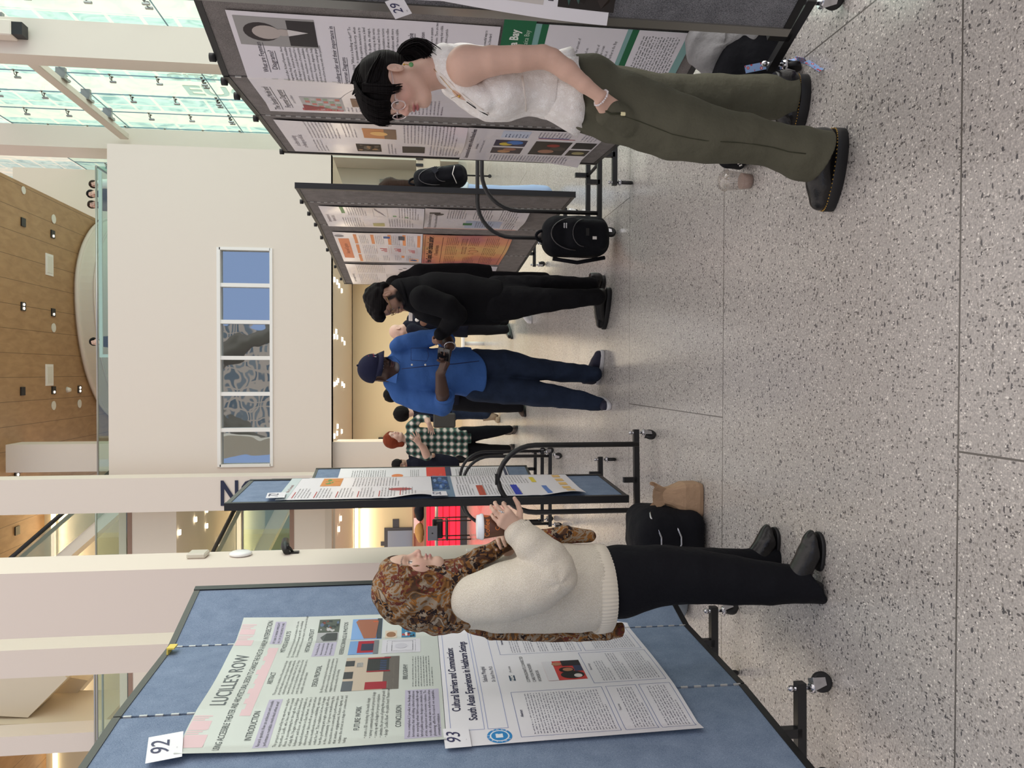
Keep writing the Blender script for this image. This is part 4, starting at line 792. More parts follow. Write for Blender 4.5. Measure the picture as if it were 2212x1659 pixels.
tl = (132, 178, 176); gn_ = (20, 106, 66)
def f_h(p):
    p.rect(0, 0, 90, 13, gn_, 2); p.text(82, 6.8, 3.6, 'in Jamaica Bay', (235, 240, 235), al='R', bold=.03); p.text(82, 11.2, 2.2, 'Water quality in Jamaica Bay', (200, 220, 205), al='R')
    p.rect(44, 18, 42, 33, (232, 230, 238), 2); p.rect(44, 15.5, 42, 2.8, gn_, 3)
    p.lines(46, 22, 38, ['Water quality tends to fluctuate with', 'ions often bring about algal blooms', 'warm weather', 'Respirations can reduce the', 'dissolved oxygen that can be dissolved', 'Increased temperature may increase the amount of', 'runoff from facilities', 'pollutants differ in concentration based on', 'location within the Bay', 'Sites 109A had, on average, lower numbers of', 'pollutants due to its proximity to open ocean', 'Sites J1B and 4CH had elevated levels of', 'pollutants due to their positions further in the Bay'], 1.35, 2.2, just=False)
    p.rect(44, 53, 42, 2.8, gn_, 3); p.text(46, 55.4, 1.6, 'References', (235, 240, 235)); p.rect(44, 55.6, 42, 21, (232, 230, 238), 2); p.para(47, 59, 36, 14, 1.28, (70, 80, 80), th=.5)
    p.rect(2, 18, 38, 58, (232, 230, 238), 2); p.para(5, 24, 30, 12, 1.9, (90, 95, 95)); p.frame(6, 50, 30, 20, (120, 120, 130)); p.poly([(7, 66), (16, 60), (26, 62), (34, 54), (34, 55), (26, 63), (16, 61)], (40, 120, 90))
mid_poster(BR, sR(3.9), 1.085, .86, .80, paper('paper_teal', tl), f_h, 'research_poster', 'teal and green poster about the Bay behind the woman in white', wave=lambda a, b_: .004)
def f_i(p):
    k_ = (100, 90, 110); p.text(30, 6, 2.8, 'Is it Brain-Hacking', k_, al='C', shear=.3); p.text(30, 10, 2.8, 'or Reading our 60-Sec', k_, al='C', shear=.3); p.para(40, 16, 40, 9, 2, (120, 112, 125)); p.para(6, 16, 30, 4, 2, (120, 112, 125)); p.rect(10, 40, 20, 15, (74, 52, 44), 2); p.photo(10, 40, 20, 15, [(60, 44, 40), (150, 110, 70), (40, 34, 34)], 11); p.rect(44, 46, 24, 19, (206, 132, 72), 2); p.rect(44, 58, 24, 7, (120, 90, 70), 3); p.disc(56, 55, 5, (244, 190, 110), 4)
    p.para(44, 36, 36, 4, 2, (120, 112, 125)); p.para(36, 70, 44, 16, 2, (120, 112, 125)); p.rect(8, 68, 18, 14, (30, 28, 34), 2); p.para(4, 60, 28, 3, 2, (120, 112, 125)); p.para(4, 86, 28, 9, 2, (120, 112, 125))
    p.frame(8, 92, 16, 11, (130, 120, 135), .3)
mid_poster(BR, .075, 2.19, .79, 1.05, pp_gloss, f_i, 'research_poster', 'white poster with small orange photograph at far end of the right grey board', wave=w1)
def f_j(p):
    k_ = (50, 46, 70); p.text(44, 5, 2.6, 'Socioemotional and Fear Apathy in a World of Stimulus Events', k_, al='C', width=76, bold=.02); p.text(40, 9, 1.5, 'Zainab Hagezirabdi', k_, al='C'); p.text(40, 12, 1.2, 'Author Names Ombe Cases, CT Research Core, PhD', k_, al='C')
    p.rect(24, 18, 16, 19, (60, 50, 60), 2); p.disc(30, 26, 4, (190, 140, 100), 3); p.disc(36, 29, 4, (160, 110, 90), 3); p.rect(44, 18, 16, 19, (30, 30, 70), 2); p.disc(50, 25, 4, (214, 190, 60), 3); p.disc(54, 30, 5, (60, 120, 200), 3)
    p.rect(66, 20, 16, 16, (206, 216, 236), 2)
    for j in range(7): p.para(67, 23+j*2, 14, 1, 2, (60, 80, 130))
    p.rect(24, 42, 36, 22, (34, 28, 28), 2); p.disc(34, 52, 5, (170, 120, 96), 3); p.disc(50, 54, 4, (150, 40, 34), 3); p.disc(42, 58, 5, (70, 60, 54), 3); p.rect(24, 66, 16, 13, (44, 36, 24), 2); p.disc(32, 73, 4, (170, 160, 110), 3); p.rect(44, 66, 16, 13, (24, 22, 22), 2)
    p.rect(66, 42, 1, 22, (190, 40, 50), 3); p.rect(68, 42, 1, 18, (40, 70, 160), 3); p.para(70, 42, 12, 10, 2, (100, 95, 120)); p.para(3, 20, 17, 26, 2, (100, 95, 120)); p.para(64, 68, 18, 5, 2, (100, 95, 120))
mid_poster(BR, .04, 1.14, .85, .80, pp_gloss, f_j, 'research_poster', 'white poster with dark photographs, lower far end of the right grey board', wave=lambda a, b_: .006+.03*max(0, .14-a)*7*max(0, b_-.7)*3)
# ---- nearest grey board at the right edge
BN = Board([(1.155, 2.44), (1.42, 1.86), (1.9, 1.2)], 2.43, .2, 'nearest dark grey display board cut off by the right edge of the view', m_grey2, m_black, end=m_alu)
BN.foot((1.2, 2.58, 0), .16, 1.95, h=.1); 
def f_k(p):
    k_ = (60, 56, 66); p.text(6, 44, 2.2, 'THE END OF', k_, al='L', width=14, bold=.02); p.photo(3, 47, 20, 12, [(110, 96, 96), (60, 40, 44), (150, 110, 110)], 21); p.frame(4, 64, 9, 9, k_, .2); p.frame(13, 68, 7, 9, k_, .2); p.text(3, 62, 1, 'Study Site Layout', k_)
    p.text(4, 81, 2.3, 'SAMPLING', k_, bold=.03); p.photo(3, 83, 24, 17, [(40, 60, 66), (110, 130, 90), (60, 90, 120), (210, 210, 214)], 23, 8); p.text(4, 103, 1.7, 'CRISIS SITE', k_, bold=.02); p.rect(3, 104, 24, 15, (206, 202, 198), 2); p.rect(10, 110, 14, 6, (150, 144, 140), 3); p.rect(14, 106, 5, 4, (50, 48, 50), 4)
    p.text(4, 122, 1.7, 'EXHAUST', k_, bold=.02); p.photo(3, 123.5, 25, 18, [(30, 24, 22), (90, 50, 34), (60, 90, 84), (40, 30, 26)], 25, 8)
    p.para(3, 6, 40, 16, 2, (110, 105, 115))
p = Poster(BN, .115, 2.24, .50, 1.40, pp_white, tilt=-.055, wave=lambda a, b_: .012+.05*max(0, .12-a)*8*(.4+.6*abs(math.sin(5*b_))), off=.006); f_k(p); p.done('research_poster', 'curling white poster with photographs on nearest grey board, top right edge')
card(BN, .035, 1.50, .06, .05, '29', 'small folded white number card on the nearest grey board', tilt=.5, off=.09, ts=.5)
# ---- blue boards seen edge-on (read near -> far)
BB = Board([(-.735, 4.32), (-.70, 4.97)], 2.46, .2, 'blue display board seen almost edge-on left of centre, nearest of three', m_blue, m_dgf)
B2 = Board([(-.835, 4.95), (-.80, 5.72)], 2.46, .2, 'second of three blue display boards seen edge-on, mostly behind the nearest', m_blue, m_dgf)
B3 = Board([(-1.22, 7.3), (-1.045, 8.3)], 2.46, .2, 'farthest of three blue display boards, with red bordered poster', m_blue, m_dgf)
BB.foot((-.64, 4.42, 0), .3, .06, h=.1, r=.035); BB.foot((-.80, 4.18, 0), .06, .9, h=.1)
BB.arch((-.735, 4.33), -.07, .315, .965, .05, rad=.22, zb=.13)
B3.foot((-1.17, 7.75, 0), .37, .0, h=.1); B2.foot((-.72, 5.3, 0), .12, .1, h=.1); B3.foot((-1.14, 7.3, 0), .36, 0, h=.1)
B3.arch((-1.17, 7.75), -.36, .36, .965, 0, rad=.26); B3.arch((-1.14, 7.3), -.33, .33, .965, 0, rad=.26)
B3.foot((-1.05, 8.2, 0), .2, 0)
w3 = lambda a, b_: .004+.03*max(0, .3-a)*3*max(0, b_-.6)*2.5*abs(math.sin(9*b_))
def f_l(p): p.rect(0, 0, 62, 6, (200, 214, 216), 2); p.text(30, 4.4, 2, 'Effect of Carotenoids', (150, 60, 60), al='C'); [p.para(4, 10+12*k, 26, 5, 1.8, (110, 105, 110)) for k in range(6)]; [p.rect(4, 8+12*k, 16, .5, (190, 50, 50), 3) for k in range(6)]; p.photo(36, 20, 24, 12, [(220, 140, 60), (90, 150, 70), (200, 180, 90)], 31); p.disc(24, 68, 4, (180, 80, 80), ry=7); p.para(34, 40, 26, 16, 1.8, (110, 105, 110))
mid_poster(BB, .02, 2.20, .62, .87, pp_white, f_l, 'research_poster', 'white poster with red rules, upper part of the nearest edge-on blue board', wave=w3)
def f_m(p): p.rect(0, 0, 62, 12, (110, 136, 160), 2); p.photo(20, 0, 40, 10, [(60, 100, 160), (120, 150, 190)], 33); [p.para(4, 15+14*k, 30, 6, 1.7, (90, 90, 96)) for k in range(3)]; p.rect(3, 26, 28, 4, (190, 80, 60), 3); p.rect(3, 47, 28, 4, (30, 60, 190), 3); p.rect(3, 66, 24, 3, (90, 130, 200), 3); p.para(36, 16, 24, 24, 1.9, (100, 100, 104)); p.rect(38, 62, 16, 3, (230, 210, 60), 3); [p.rect(4+12*k, 78, 8, 5, (236, 196, 120), 3) for k in range(5)]
mid_poster(BB, .02, 1.325, .62, .88, pp_white, f_m, 'research_poster', 'white poster with red and blue bars, lower part of the nearest edge-on blue board', wave=w3)
def f_n(p): p.text(30, 6, 3, 'Translating', (90, 110, 100), al='C'); p.text(34, 11, 3, 'Reviewing', (90, 110, 100), al='C'); [p.rect(2, 22+20*k, 60, 4, c, 2) for k, c in enumerate(((120, 170, 120), (130, 180, 220), (226, 218, 140)))]; [p.para(3, 29+20*k, 56, 7, 1.8, (90, 90, 96)) for k in range(3)]
mid_poster(B2, .1, 2.19, .66, .87, pp_white, f_n, 'research_poster', 'white poster with green, blue and yellow bars on the second edge-on blue board', wave=w3)
def f_o(p): p.photo(0, 0, 66, 10, [(120, 160, 220), (90, 130, 190), (60, 70, 80)], 35); p.rect(0, 12, 66, 16, (122, 150, 130), 2); p.rect(4, 14, 20, 12, (228, 232, 236), 3); p.text(44, 22, 3, 'Community Garden', (30, 60, 40), al='C', sx=.7); p.para(3, 32, 58, 20, 1.9, (90, 90, 96)); p.rect(40, 72, 22, 8, (150, 120, 90), 3)
mid_poster(B2, .1, 1.315, .66, .88, pp_white, f_o, 'research_poster', 'white poster with green and white header on the second edge-on blue board', wave=w3)
def f_p(p): p.text(30, 7, 4, 'Eco-Effect', (90, 150, 110), al='C'); p.para(4, 14, 76, 16, 2.4, (110, 110, 116)); p.disc(60, 60, 6, (226, 130, 70)); p.disc(36, 62, 6, (190, 210, 60)); p.para(4, 74, 76, 6, 2, (110, 110, 116))
mid_poster(B3, .1, 2.2, .88, .9, pp_white, f_p, 'research_poster', 'white poster with lettering in green on farthest edge-on blue board', wave=w3)
def f_q(p): p.rect(0, 0, 88, 26, (40, 44, 84), 2); p.rect(0, 0, 88, 20, (222, 56, 48), 3); p.text(44, 9, 5, 'Youth Voices', (240, 230, 226), al='C', bold=.03); p.text(44, 16, 3.6, 'Student survey results', (240, 200, 190), al='C'); p.para(4, 32, 78, 22, 2.2, (110, 110, 116)); p.rect(0, 82, 88, 3, (40, 44, 84), 3)
mid_poster(B3, .1, 1.3, .88, .86, pp_white, f_q, 'research_poster', 'poster with bright red header on farthest edge-on blue board', wave=w3)
card(BB, .02, 2.25, .14, .1, '72', 'white number card at the top corner of the nearest edge-on blue board', tilt=.1, off=.02)
card(BB, .0, 1.34, .12, .09, '52', 'white number card halfway down the nearest edge-on blue board', tilt=.03, off=.02)
# ================================================================ SCULPTING TOOLKIT (signed distance fields -> one smooth mesh)
class Sdf:
    def __init__(s, k=.01): s.ops = []; s.k = k; s.noise = []; s.lo = np.full(3, 1e9); s.hi = np.full(3, -1e9)
    def _bb(s, p, r): s.lo = np.minimum(s.lo, np.array(p)-r); s.hi = np.maximum(s.hi, np.array(p)+r)
    def cap(s, a, b, r1, r2=None, k=None, sc=(1, 1, 1), op='u', clip=None):
        r2 = r1 if r2 is None else r2; a = np.array(a, float); b = np.array(b, float)
        if op == 'u':
            for q, r in ((a, r1), (b, r2)): s._bb(q, r/min(sc)+.02)
        s.ops.append(('c', op, s.k if k is None else k, a, b, r1, r2, np.array(sc, float), clip)); return s
    def ell(s, c, r, M=None, k=None, op='u', clip=None):
        c = np.array(c, float); r = np.array(r if hasattr(r, '__len__') else (r,)*3, float)
        if op == 'u': s._bb(c, max(r)+.02)
        s.ops.append(('e', op, s.k if k is None else k, c, r, np.eye(3) if M is None else np.array(M), clip)); return s
    def box(s, c, h, M=None, rd=.01, k=None, op='u'):
        c = np.array(c, float); h = np.array(h, float)
        if op == 'u': s._bb(c, np.linalg.norm(h)+.02)
        s.ops.append(('b', op, s.k if k is None else k, c, h, np.eye(3) if M is None else np.array(M), rd)); return s
    def chain(s, pts, k=None, sc=(1, 1, 1)):
        """pts: (point, radius)"""
        for i, ((a, ra), (b, rb)) in enumerate(zip(pts[:-1], pts[1:])): s.cap(a, b, ra, rb, k if i == 0 else min(s.k if k is None else k, .008), sc)
        return s
    def plane(s, c, nrm, k=.004): s.ops.append(('p', 'i', k, np.array(c, float), np.array(nrm, float)/np.linalg.norm(nrm))); return s
    def ev(s, P):
        D = np.full(len(P), 10., np.float32)
        for o in s.ops:
            t, op, k = o[:3]
            if t == 'c':
                a, b, r1, r2, sc, clip = o[3:]
                q = (P-a)*sc; v = (b-a)*sc; L = float(v@v)+1e-12; h = np.clip(q@v/L, 0, 1)
                d = (np.sqrt(((q-h[:, None]*v)**2).sum(1))-(r1+(r2-r1)*h))/max(sc)
            elif t == 'e':
                c, r, M, clip = o[3:]; q = ((P-c)@M)/r; n = np.sqrt((q**2).sum(1))+1e-9; g = np.sqrt(((q/r)**2).sum(1))+1e-9; d = n*(n-1)/g
            elif t == 'b':
                c, h, M, rd = o[3:]; q = np.abs((P-c)@M)-h+rd; d = np.sqrt((np.maximum(q, 0)**2).sum(1))+np.minimum(q.max(1), 0)-rd; clip = None
            elif t == 'p':
                c, nrm = o[3:]; d = (P-c)@nrm; hh = np.maximum(k-np.abs(D-d), 0)/k; D = np.maximum(D, d)+hh*hh*k*.25; continue
            if clip is not None: d = np.maximum(d, (P-np.array(clip[0]))@np.array(clip[1]))
            if k <= 0: k = 1e-5
            if op == 'u': hh = np.maximum(k-np.abs(D-d), 0)/k; D = np.minimum(D, d)-hh*hh*k*.25
            elif op == 's': d = -d; hh = np.maximum(k-np.abs(D-d), 0)/k; D = np.maximum(D, d)+hh*hh*k*.25
        for amp, fr, an, seed in s.noise:
            r = np.random.RandomState(seed); w = np.zeros(len(P), np.float32); Q = P*np.array(an)*fr
            for i in range(5):
                kv = r.normal(size=3); kv /= np.linalg.norm(kv); w += np.sin(Q@kv*(1+.5*i)+r.uniform(0, 6)+1.4*np.sin(Q@r.normal(size=3)*.5))/(1+.35*i)
            D = D+amp*w*.45
        return D
def nets(sdf, h):
    lo = sdf.lo-h*3; hi = sdf.hi+h*3; n = (np.ceil((hi-lo)/(h*4)).astype(int)+1)*4
    nc = n//4; g = [lo[i]+(np.arange(nc[i])*4+1.5)*h for i in range(3)]
    G = np.stack(np.meshgrid(*g, indexing='ij'), -1).reshape(-1, 3); Dc = np.concatenate([sdf.ev(G[i:i+200000]) for i in range(0, len(G), 200000)]).reshape(nc)
    act = np.abs(Dc) < h*4*1.6; V = np.repeat(np.repeat(np.repeat(np.where(Dc > 0, 1., -1.).astype(np.float32), 4, 0), 4, 1), 4, 2)
    idx = np.argwhere(act)*4
    off = np.stack(np.meshgrid(range(4), range(4), range(4), indexing='ij'), -1).reshape(-1, 3)
    for i in range(0, len(idx), 4000):
        I = (idx[i:i+4000, None, :]+off[None]).reshape(-1, 3); V[I[:, 0], I[:, 1], I[:, 2]] = sdf.ev(lo+I*h)
    S_ = V < 0; c = [V[a:n[0]-1+a, b:n[1]-1+b, d:n[2]-1+d] for a in (0, 1) for b in (0, 1) for d in (0, 1)]
    cs = sum((x < 0).astype(np.int8) for x in c); cells = np.argwhere((cs > 0) & (cs < 8)); m = len(cells)
    if m == 0: return np.zeros((0, 3)), []
    pos = np.zeros((m, 3)); cnt = np.zeros(m)
    corner = np.array([(a, b, d) for a in (0, 1) for b in (0, 1) for d in (0, 1)])
    vals = np.stack([V[cells[:, 0]+a, cells[:, 1]+b, cells[:, 2]+d] for a, b, d in corner], 1)
    for i in range(8):
        for j in range(i+1, 8):
            if np.abs(corner[i]-corner[j]).sum() == 1:
                a, b = vals[:, i], vals[:, j]; ok = (a < 0) != (b < 0); t = np.where(ok, a/(a-b+1e-12), 0)[:, None]
                pos += np.where(ok[:, None], corner[i]+t*(corner[j]-corner[i]), 0); cnt += ok
    P = lo+(cells+pos/cnt[:, None])*h; ID = np.full(tuple(n-1), -1, np.int64); ID[cells[:, 0], cells[:, 1], cells[:, 2]] = np.arange(m)
    F_ = []
    for ax in range(3):
        a1, a2 = (ax+1) % 3, (ax+2) % 3; sl = [slice(1, n[i]-1) for i in range(3)]; s0 = list(sl); s1 = list(sl); s0[ax] = slice(0, n[ax]-1); s1[ax] = slice(1, n[ax])
        A, B = S_[tuple(s0)], S_[tuple(s1)]; ch = np.argwhere(A != B); base = ch.copy(); 
        for i in range(3):
            if i != ax: base[:, i] += 1
        q = []
        for (u, v) in ((1, 1), (0, 1), (0, 0), (1, 0)):
            e = base.copy(); e[:, a1] -= u; e[:, a2] -= v; q.append(ID[e[:, 0], e[:, 1], e[:, 2]])
        q = np.stack(q, 1); fl = A[ch[:, 0], ch[:, 1], ch[:, 2]]; q = np.where(fl[:, None], q[:, ::-1], q)[:, ::-1]; q = q[(q >= 0).all(1)]; F_.append(q)
    return P, np.concatenate(F_)
CUR = []; LATE = []
CLOTHES = ('camisole', 'trousers', 'sweater', 'shirt', 'jeans', 'jacket', 'top')
def later(S, SH, *a, **k): LATE.append((S, SH, a, k))
def flush():
    """finish the bodies: whatever is covered stays a centimetre inside the clothes"""
    for S, SH, a, k in LATE:
        if SH is not None and SH.ops:
            e0, cl = S.ev, list(CUR); S.lo = np.minimum(S.lo, SH.lo); S.hi = np.maximum(S.hi, SH.hi)
            def ev(P, e0=e0, SH=SH, cl=cl):
                D = e0(P); c = np.min([q.ev(P) for q in cl], 0) if cl else 10; H_ = np.maximum(SH.ev(P), c+.012); k_ = .012; h_ = np.maximum(k_-np.abs(D-H_), 0)/k_; return np.minimum(D, H_)-h_*h_*k_*.25
            S.ev = ev
        sculpt(S, *a, **k)
    LATE.clear(); CUR.clear()
def onsurf(S, x, y, lift=.002, t0=.5, t1=9.):
    """the point of a sculpted surface seen along a direction from the photographer's place"""
    d = ray(x, y); d = d/np.linalg.norm(d); t = t0
    for _ in range(160):
        v = float(S.ev((CC+d*t)[None])[0])
        if v < .0008: break
        t += max(v*.7, .0006)
        if t > t1: break
    return CC+d*(t-lift)
def sculpt(sdf, h, name, m, parent=None, paint=None, base=None, smooth=1, **props):
    if name in CLOTHES: CUR.append(sdf)
    P, Fq = nets(sdf, h)
    if smooth and len(P):      # light Laplacian pass
        for _ in range(smooth):
            A = np.zeros_like(P); c = np.zeros(len(P))
            for i in range(4):
                np.add.at(A, Fq[:, i], P[Fq[:, (i+1) % 4]]); np.add.at(c, Fq[:, i], 1)
                np.add.at(A, Fq[:, (i+1) % 4], P[Fq[:, i]]); np.add.at(c, Fq[:, (i+1) % 4], 1)
            P = P*.55+.45*A/c[:, None]
    me = bpy.data.meshes.new(name); nf = len(Fq); me.vertices.add(len(P)); me.vertices.foreach_set('co', P.astype(np.float32).ravel()); me.loops.add(nf*4); me.loops.foreach_set('vertex_index', Fq.astype(np.int32).ravel())
    me.polygons.add(nf); me.polygons.foreach_set('loop_start', np.arange(nf, dtype=np.int32)*4); me.polygons.foreach_set('use_smooth', np.ones(nf, bool)); me.update(calc_edges=True); me.validate()
    me.materials.append(m)
    if paint is not None:
        C_ = np.tile(np.array(base, float)[:3], (len(P), 1))
        for (c, r, M, col, soft) in paint:
            r = np.array(r if hasattr(r, '__len__') else (r,)*3, float); q = ((P-np.array(c))@np.array(M if M is not None else np.eye(3)))/r; dd = np.sqrt((q**2).sum(1)); w = np.clip((1-dd)/soft+.5, 0, 1)[:, None]*(col[3] if len(col) > 3 else 1)
            C_ = C_*(1-w)+np.array(col[:3])*w
        ca = me.color_attributes.new('Col', 'FLOAT_COLOR', 'POINT'); ca.data.foreach_set('color', np.concatenate([C_, np.ones((len(P), 1))], 1).astype(np.float32).ravel())
    return link(me, name, parent, **props)
# ---------------------------------------------------------------- figures
def basis(f, up=(0, 0, 1), roll=0):
    f = np.array(f, float); f /= np.linalg.norm(f); l_ = np.cross(np.array(up, float), f); l_ /= np.linalg.norm(l_); u = np.cross(f, l_)
    if roll: c, s = math.cos(roll), math.sin(roll); l_, u = l_*c+u*s, u*c-l_*s
    return np.stack([f, l_, u], 1)      # columns: forward, left, up
class Fig:
    def __init__(s, Y): s.Y = Y
    def p(s, x, y, d=0): return atY(x, y, s.Y+d)
    def r(s, px): return px*s.Y/F
    def ch(s, pts): return [(s.p(q[0], q[1], q[2]), s.r(q[3])) for q in pts]
def head(S, o, M, sc=1.0, ears=(1, 1), lids=.5, k=1.0, earx=-.012, female=True, mouth=0):
    """adds a head; o = centre between the ears, M = basis, returns paint list builder"""
    T = lambda x, y, z: np.array(o)+sc*(M@np.array([x, y, z])); g = sc
    S.ell(T(-.008, 0, .036), np.array((.098, .077, .088))*g, M, k=.02)
    S.ell(T(.028, 0, -.028), np.array((.060, .056, .076))*g, M, k=.035*g)
    S.ell(T(.066, 0, -.088), np.array((.021, .024, .018))*g, M, k=.028*g)
    for s in (-1, 1):
        S.cap(T(-.004, s*.047, -.052), T(.054, s*.018, -.089), .018*g, .014*g, k=.03*g)
        S.ell(T(.054, s*.037, -.022), np.array((.024, .024, .024))*g, M, k=.03*g)
        S.cap(T(.083, s*.010, .031), T(.066, s*.043, .030), .0095*g, .008*g, k=.015*g)
    S.ell(T(.074, 0, .055), np.array((.014, .045, .03))*g, M, k=.03*g)
    for s in (-1, 1): S.ell(T(.096, s*.031, .012), np.array((.017, .018, .0135))*g, M, k=.012*g, op='s')
    S.cap(T(.087, 0, .022), T(.106, 0, -.016), .0062*g, .0092*g, k=.012*g)
    S.ell(T(.107, 0, -.019), .0098*g, M, k=.006*g)
    for s in (-1, 1): S.ell(T(.096, s*.0125, -.0235), np.array((.0095, .0068, .0068))*g, M, k=.006*g)
    S.ell(T(.089, 0, -.047), np.array((.0125, .024, .0062))*g, M, k=.006*g); S.ell(T(.087, 0, -.0595), np.array((.0125, .0205, .0072))*g, M, k=.006*g)
    S.ell(T(.102, 0, -.0528), np.array((.012, .026, .0016+mouth*.003))*g, M, k=.0045*g, op='s')
    for s in (-1, 1): S.ell(T(.1, s*.0062, -.0305), np.array((.004, .0032, .0035))*g, M, k=.003*g, op='s')
    for s in (-1, 1):
        S.ell(T(.0715, s*.031, .0105), .0128*g, M, k=.002*g)
        zc = .0105-.012*(lids*2-1)*.9
        S.ell(T(.0715, s*.031, .0105), .0142*g, M, k=.001, clip=(T(0, 0, zc+.000), M@np.array([.25, 0, -1.])))
        S.ell(T(.0715, s*.031, .0095), .0138*g, M, k=.002, clip=(T(0, 0, .002), M@np.array([.1, 0, 1.])))
    for s, e in zip((-1, 1), ears):
        if not e: continue
        E = M@np.array(Matrix.Rotation(math.radians(-12), 3, 'Y')) @ np.array(Matrix.Rotation(math.radians(s*22), 3, 'Z'))
        c = T(earx, s*.080, -.002)
        S.ell(c, np.array((.0195, .0075, .031))*g, E, k=.006*g); S.ell(c+E@np.array((.003, s*.007, .002))*g, np.array((.0115, .006, .020))*g, E, k=.004*g, op='s')
        S.ell(c+E@np.array((.007, s*.004, -.004))*g, np.array((.004, .004, .007))*g, E, k=.003*g)
    return T
def face_paint(T, M, sc, lip, iris=(.03, .018, .012), brow=(.01, .008, .008), blush=None, beard=None, skin=None):
    pl = []
    if blush:
        for s in (-1, 1): pl.append((T(.062, s*.04, -.022), np.array((.03, .028, .024))*sc, M, blush, 1.2))
        pl.append((T(.108, 0, -.018), np.array((.016, .02, .014))*sc, M, blush, 1.2))
    if beard:
        for q in beard: pl.append((T(*q[0]), np.array(q[1])*sc, M, q[2], q[3]))
    pl.append((T(.096, 0, -.0475), np.array((.018, .0245, .0052))*sc, M, lip, .3)); pl.append((T(.095, 0, -.0595), np.array((.018, .021, .0062))*sc, M, lip, .35))
    for s in (-1, 1):
        pl.append((T(.083, s*.031, .0075), np.array((.014, .0125, .0058))*sc, M, (.75, .72, .70), .2))
        pl.append((T(.086, s*.031, .0070), np.array((.012, .0058, .0060))*sc, M, iris, .25)); pl.append((T(.083, s*.031, .0135), np.array((.014, .0155, .0020))*sc, M, (.02, .015, .015), .6))
        for k in range(5): pl.append((T(.082-.0016*k*k*.5, s*(.014+.0085*k), .034+.0020*min(k, 3)-.001*max(0, k-3)), np.array((.016, .007, .0036))*sc, M, brow, .6))
    return pl
def hand(S, wrist, d, nrm, side, L=.185, curls=None, spread=.07, thumb=(.9, .5), k=.006, fat=1.0, lens=(.92, 1.0, .95, .76), tlen=1.0):
    """wrist point, d = towards knuckles, nrm = out of the palm, side=+1 thumb on (d x nrm) side"""
    d = np.array(d, float); d /= np.linalg.norm(d); nrm = np.array(nrm, float); nrm -= d*(nrm@d); nrm /= np.linalg.norm(nrm); lat = np.cross(d, nrm)*side; u = L/.185
    curls = curls or [(20, 25, 20)]*4; tips = []
    for i in range(4):
        off = (.030-.0195*i)*u; kn = wrist+d*(.088-.004*abs(i-1)-.004*(i == 3))*u+lat*off
        S.cap(wrist+lat*off*.55+d*.01*u, kn, .0125*u*fat, .0108*u*fat, k=.014*u)
        dd = d+lat*spread*(1.5-i)*.9; dd /= np.linalg.norm(dd); p = kn; ang = 0; ln = [.044*u*lens[i], .028*u*lens[i], .021*u*lens[i]]; rr = [.0088, .0080, .0072, .0062]
        for j in range(3):
            ang += math.radians(curls[i][j]); v = dd*math.cos(ang)+nrm*math.sin(ang); q = p+v*ln[j]
            S.cap(p, q, rr[j]*u*fat*(.92 if i == 3 else 1), rr[j+1]*u*fat*(.92 if i == 3 else 1), k=(.006 if j == 0 else .003)*u); p = q
        tips.append(p)
    b = wrist+d*.022*u+lat*.022*u+nrm*.006*u; a1, a2 = thumb; v = d*math.cos(a1)+lat*math.sin(a1)*.8+nrm*a2; v /= np.linalg.norm(v)
    q = b+v*.042*u*tlen; S.cap(b, q, .0150*u*fat, .0112*u*fat, k=.012*u); v2 = v*.75+d*.55+nrm*a2*.2; v2 /= np.linalg.norm(v2); q2 = q+v2*.031*u*tlen; S.cap(q, q2, .0104*u*fat, .0092*u*fat, k=.004*u)
    v3 = v2*.7+d*.6; v3 /= np.linalg.norm(v3); q3 = q2+v3*.024*u*tlen; S.cap(q2, q3, .0094*u*fat, .0074*u*fat, k=.003*u); return tips
def skinmat(name, c, sub=.08):
    m = mat(name, c, rough=.48, vcol=True, var=(55, .05), bump=[('n', 260, .05)], spec=.4); b = m.node_tree.nodes['Principled BSDF']; b.inputs['Subsurface Weight'].default_value = sub; b.inputs['Subsurface Radius'].default_value = (.012, .005, .003); b.inputs['Subsurface Scale'].default_value = .6; return m
def hairmat(name, c, st=(3, 3, 160)):
    m = mat(name, c, rough=.6, spec=.10, bump=[('n', 1.2, .5)], stretch=st, var=(1.2, .35)); return m
def strands(name, m, parent, starts, n, rad, seed, jit, steps=7, **kw):
    """locks of hair: starts = list of guide polylines (points), random blends between neighbours; one ribbon-round tube each"""
    r = random.Random(seed); mb = MB()
    G = [np.array(g, float) for g in starts]
    for i in range(n):
        t = r.uniform(0, len(G)-1.001); a = int(t); w = t-a; g = G[a]*(1-w)+G[a+1]*w; j = np.array([r.gauss(0, jit) for _ in range(3)]); pts = []
        end = r.uniform(.82, 1.0)
        for s in range(steps):
            f = s/(steps-1)*end*(len(g)-1); q = min(int(f), len(g)-2); u = f-q
            # Catmull-Rom between guide points
            p0, p1, p2, p3 = g[max(q-1, 0)], g[q], g[q+1], g[min(q+2, len(g)-1)]
            c = .5*((2*p1)+(-p0+p2)*u+(2*p0-5*p1+4*p2-p3)*u*u+(-p0+3*p1-3*p2+p3)*u**3); pts.append(c+j*(.5+s/(steps-1)))
        mb.tube(pts, [rad*(1-.75*(s/(steps-1))**2) for s in range(steps)], 4, cap=False)
    return mb.build(name, m, parent, **kw)
def ribbon(mb, pts, w, nrm=None, n=6): mb.tube(pts, w, n)
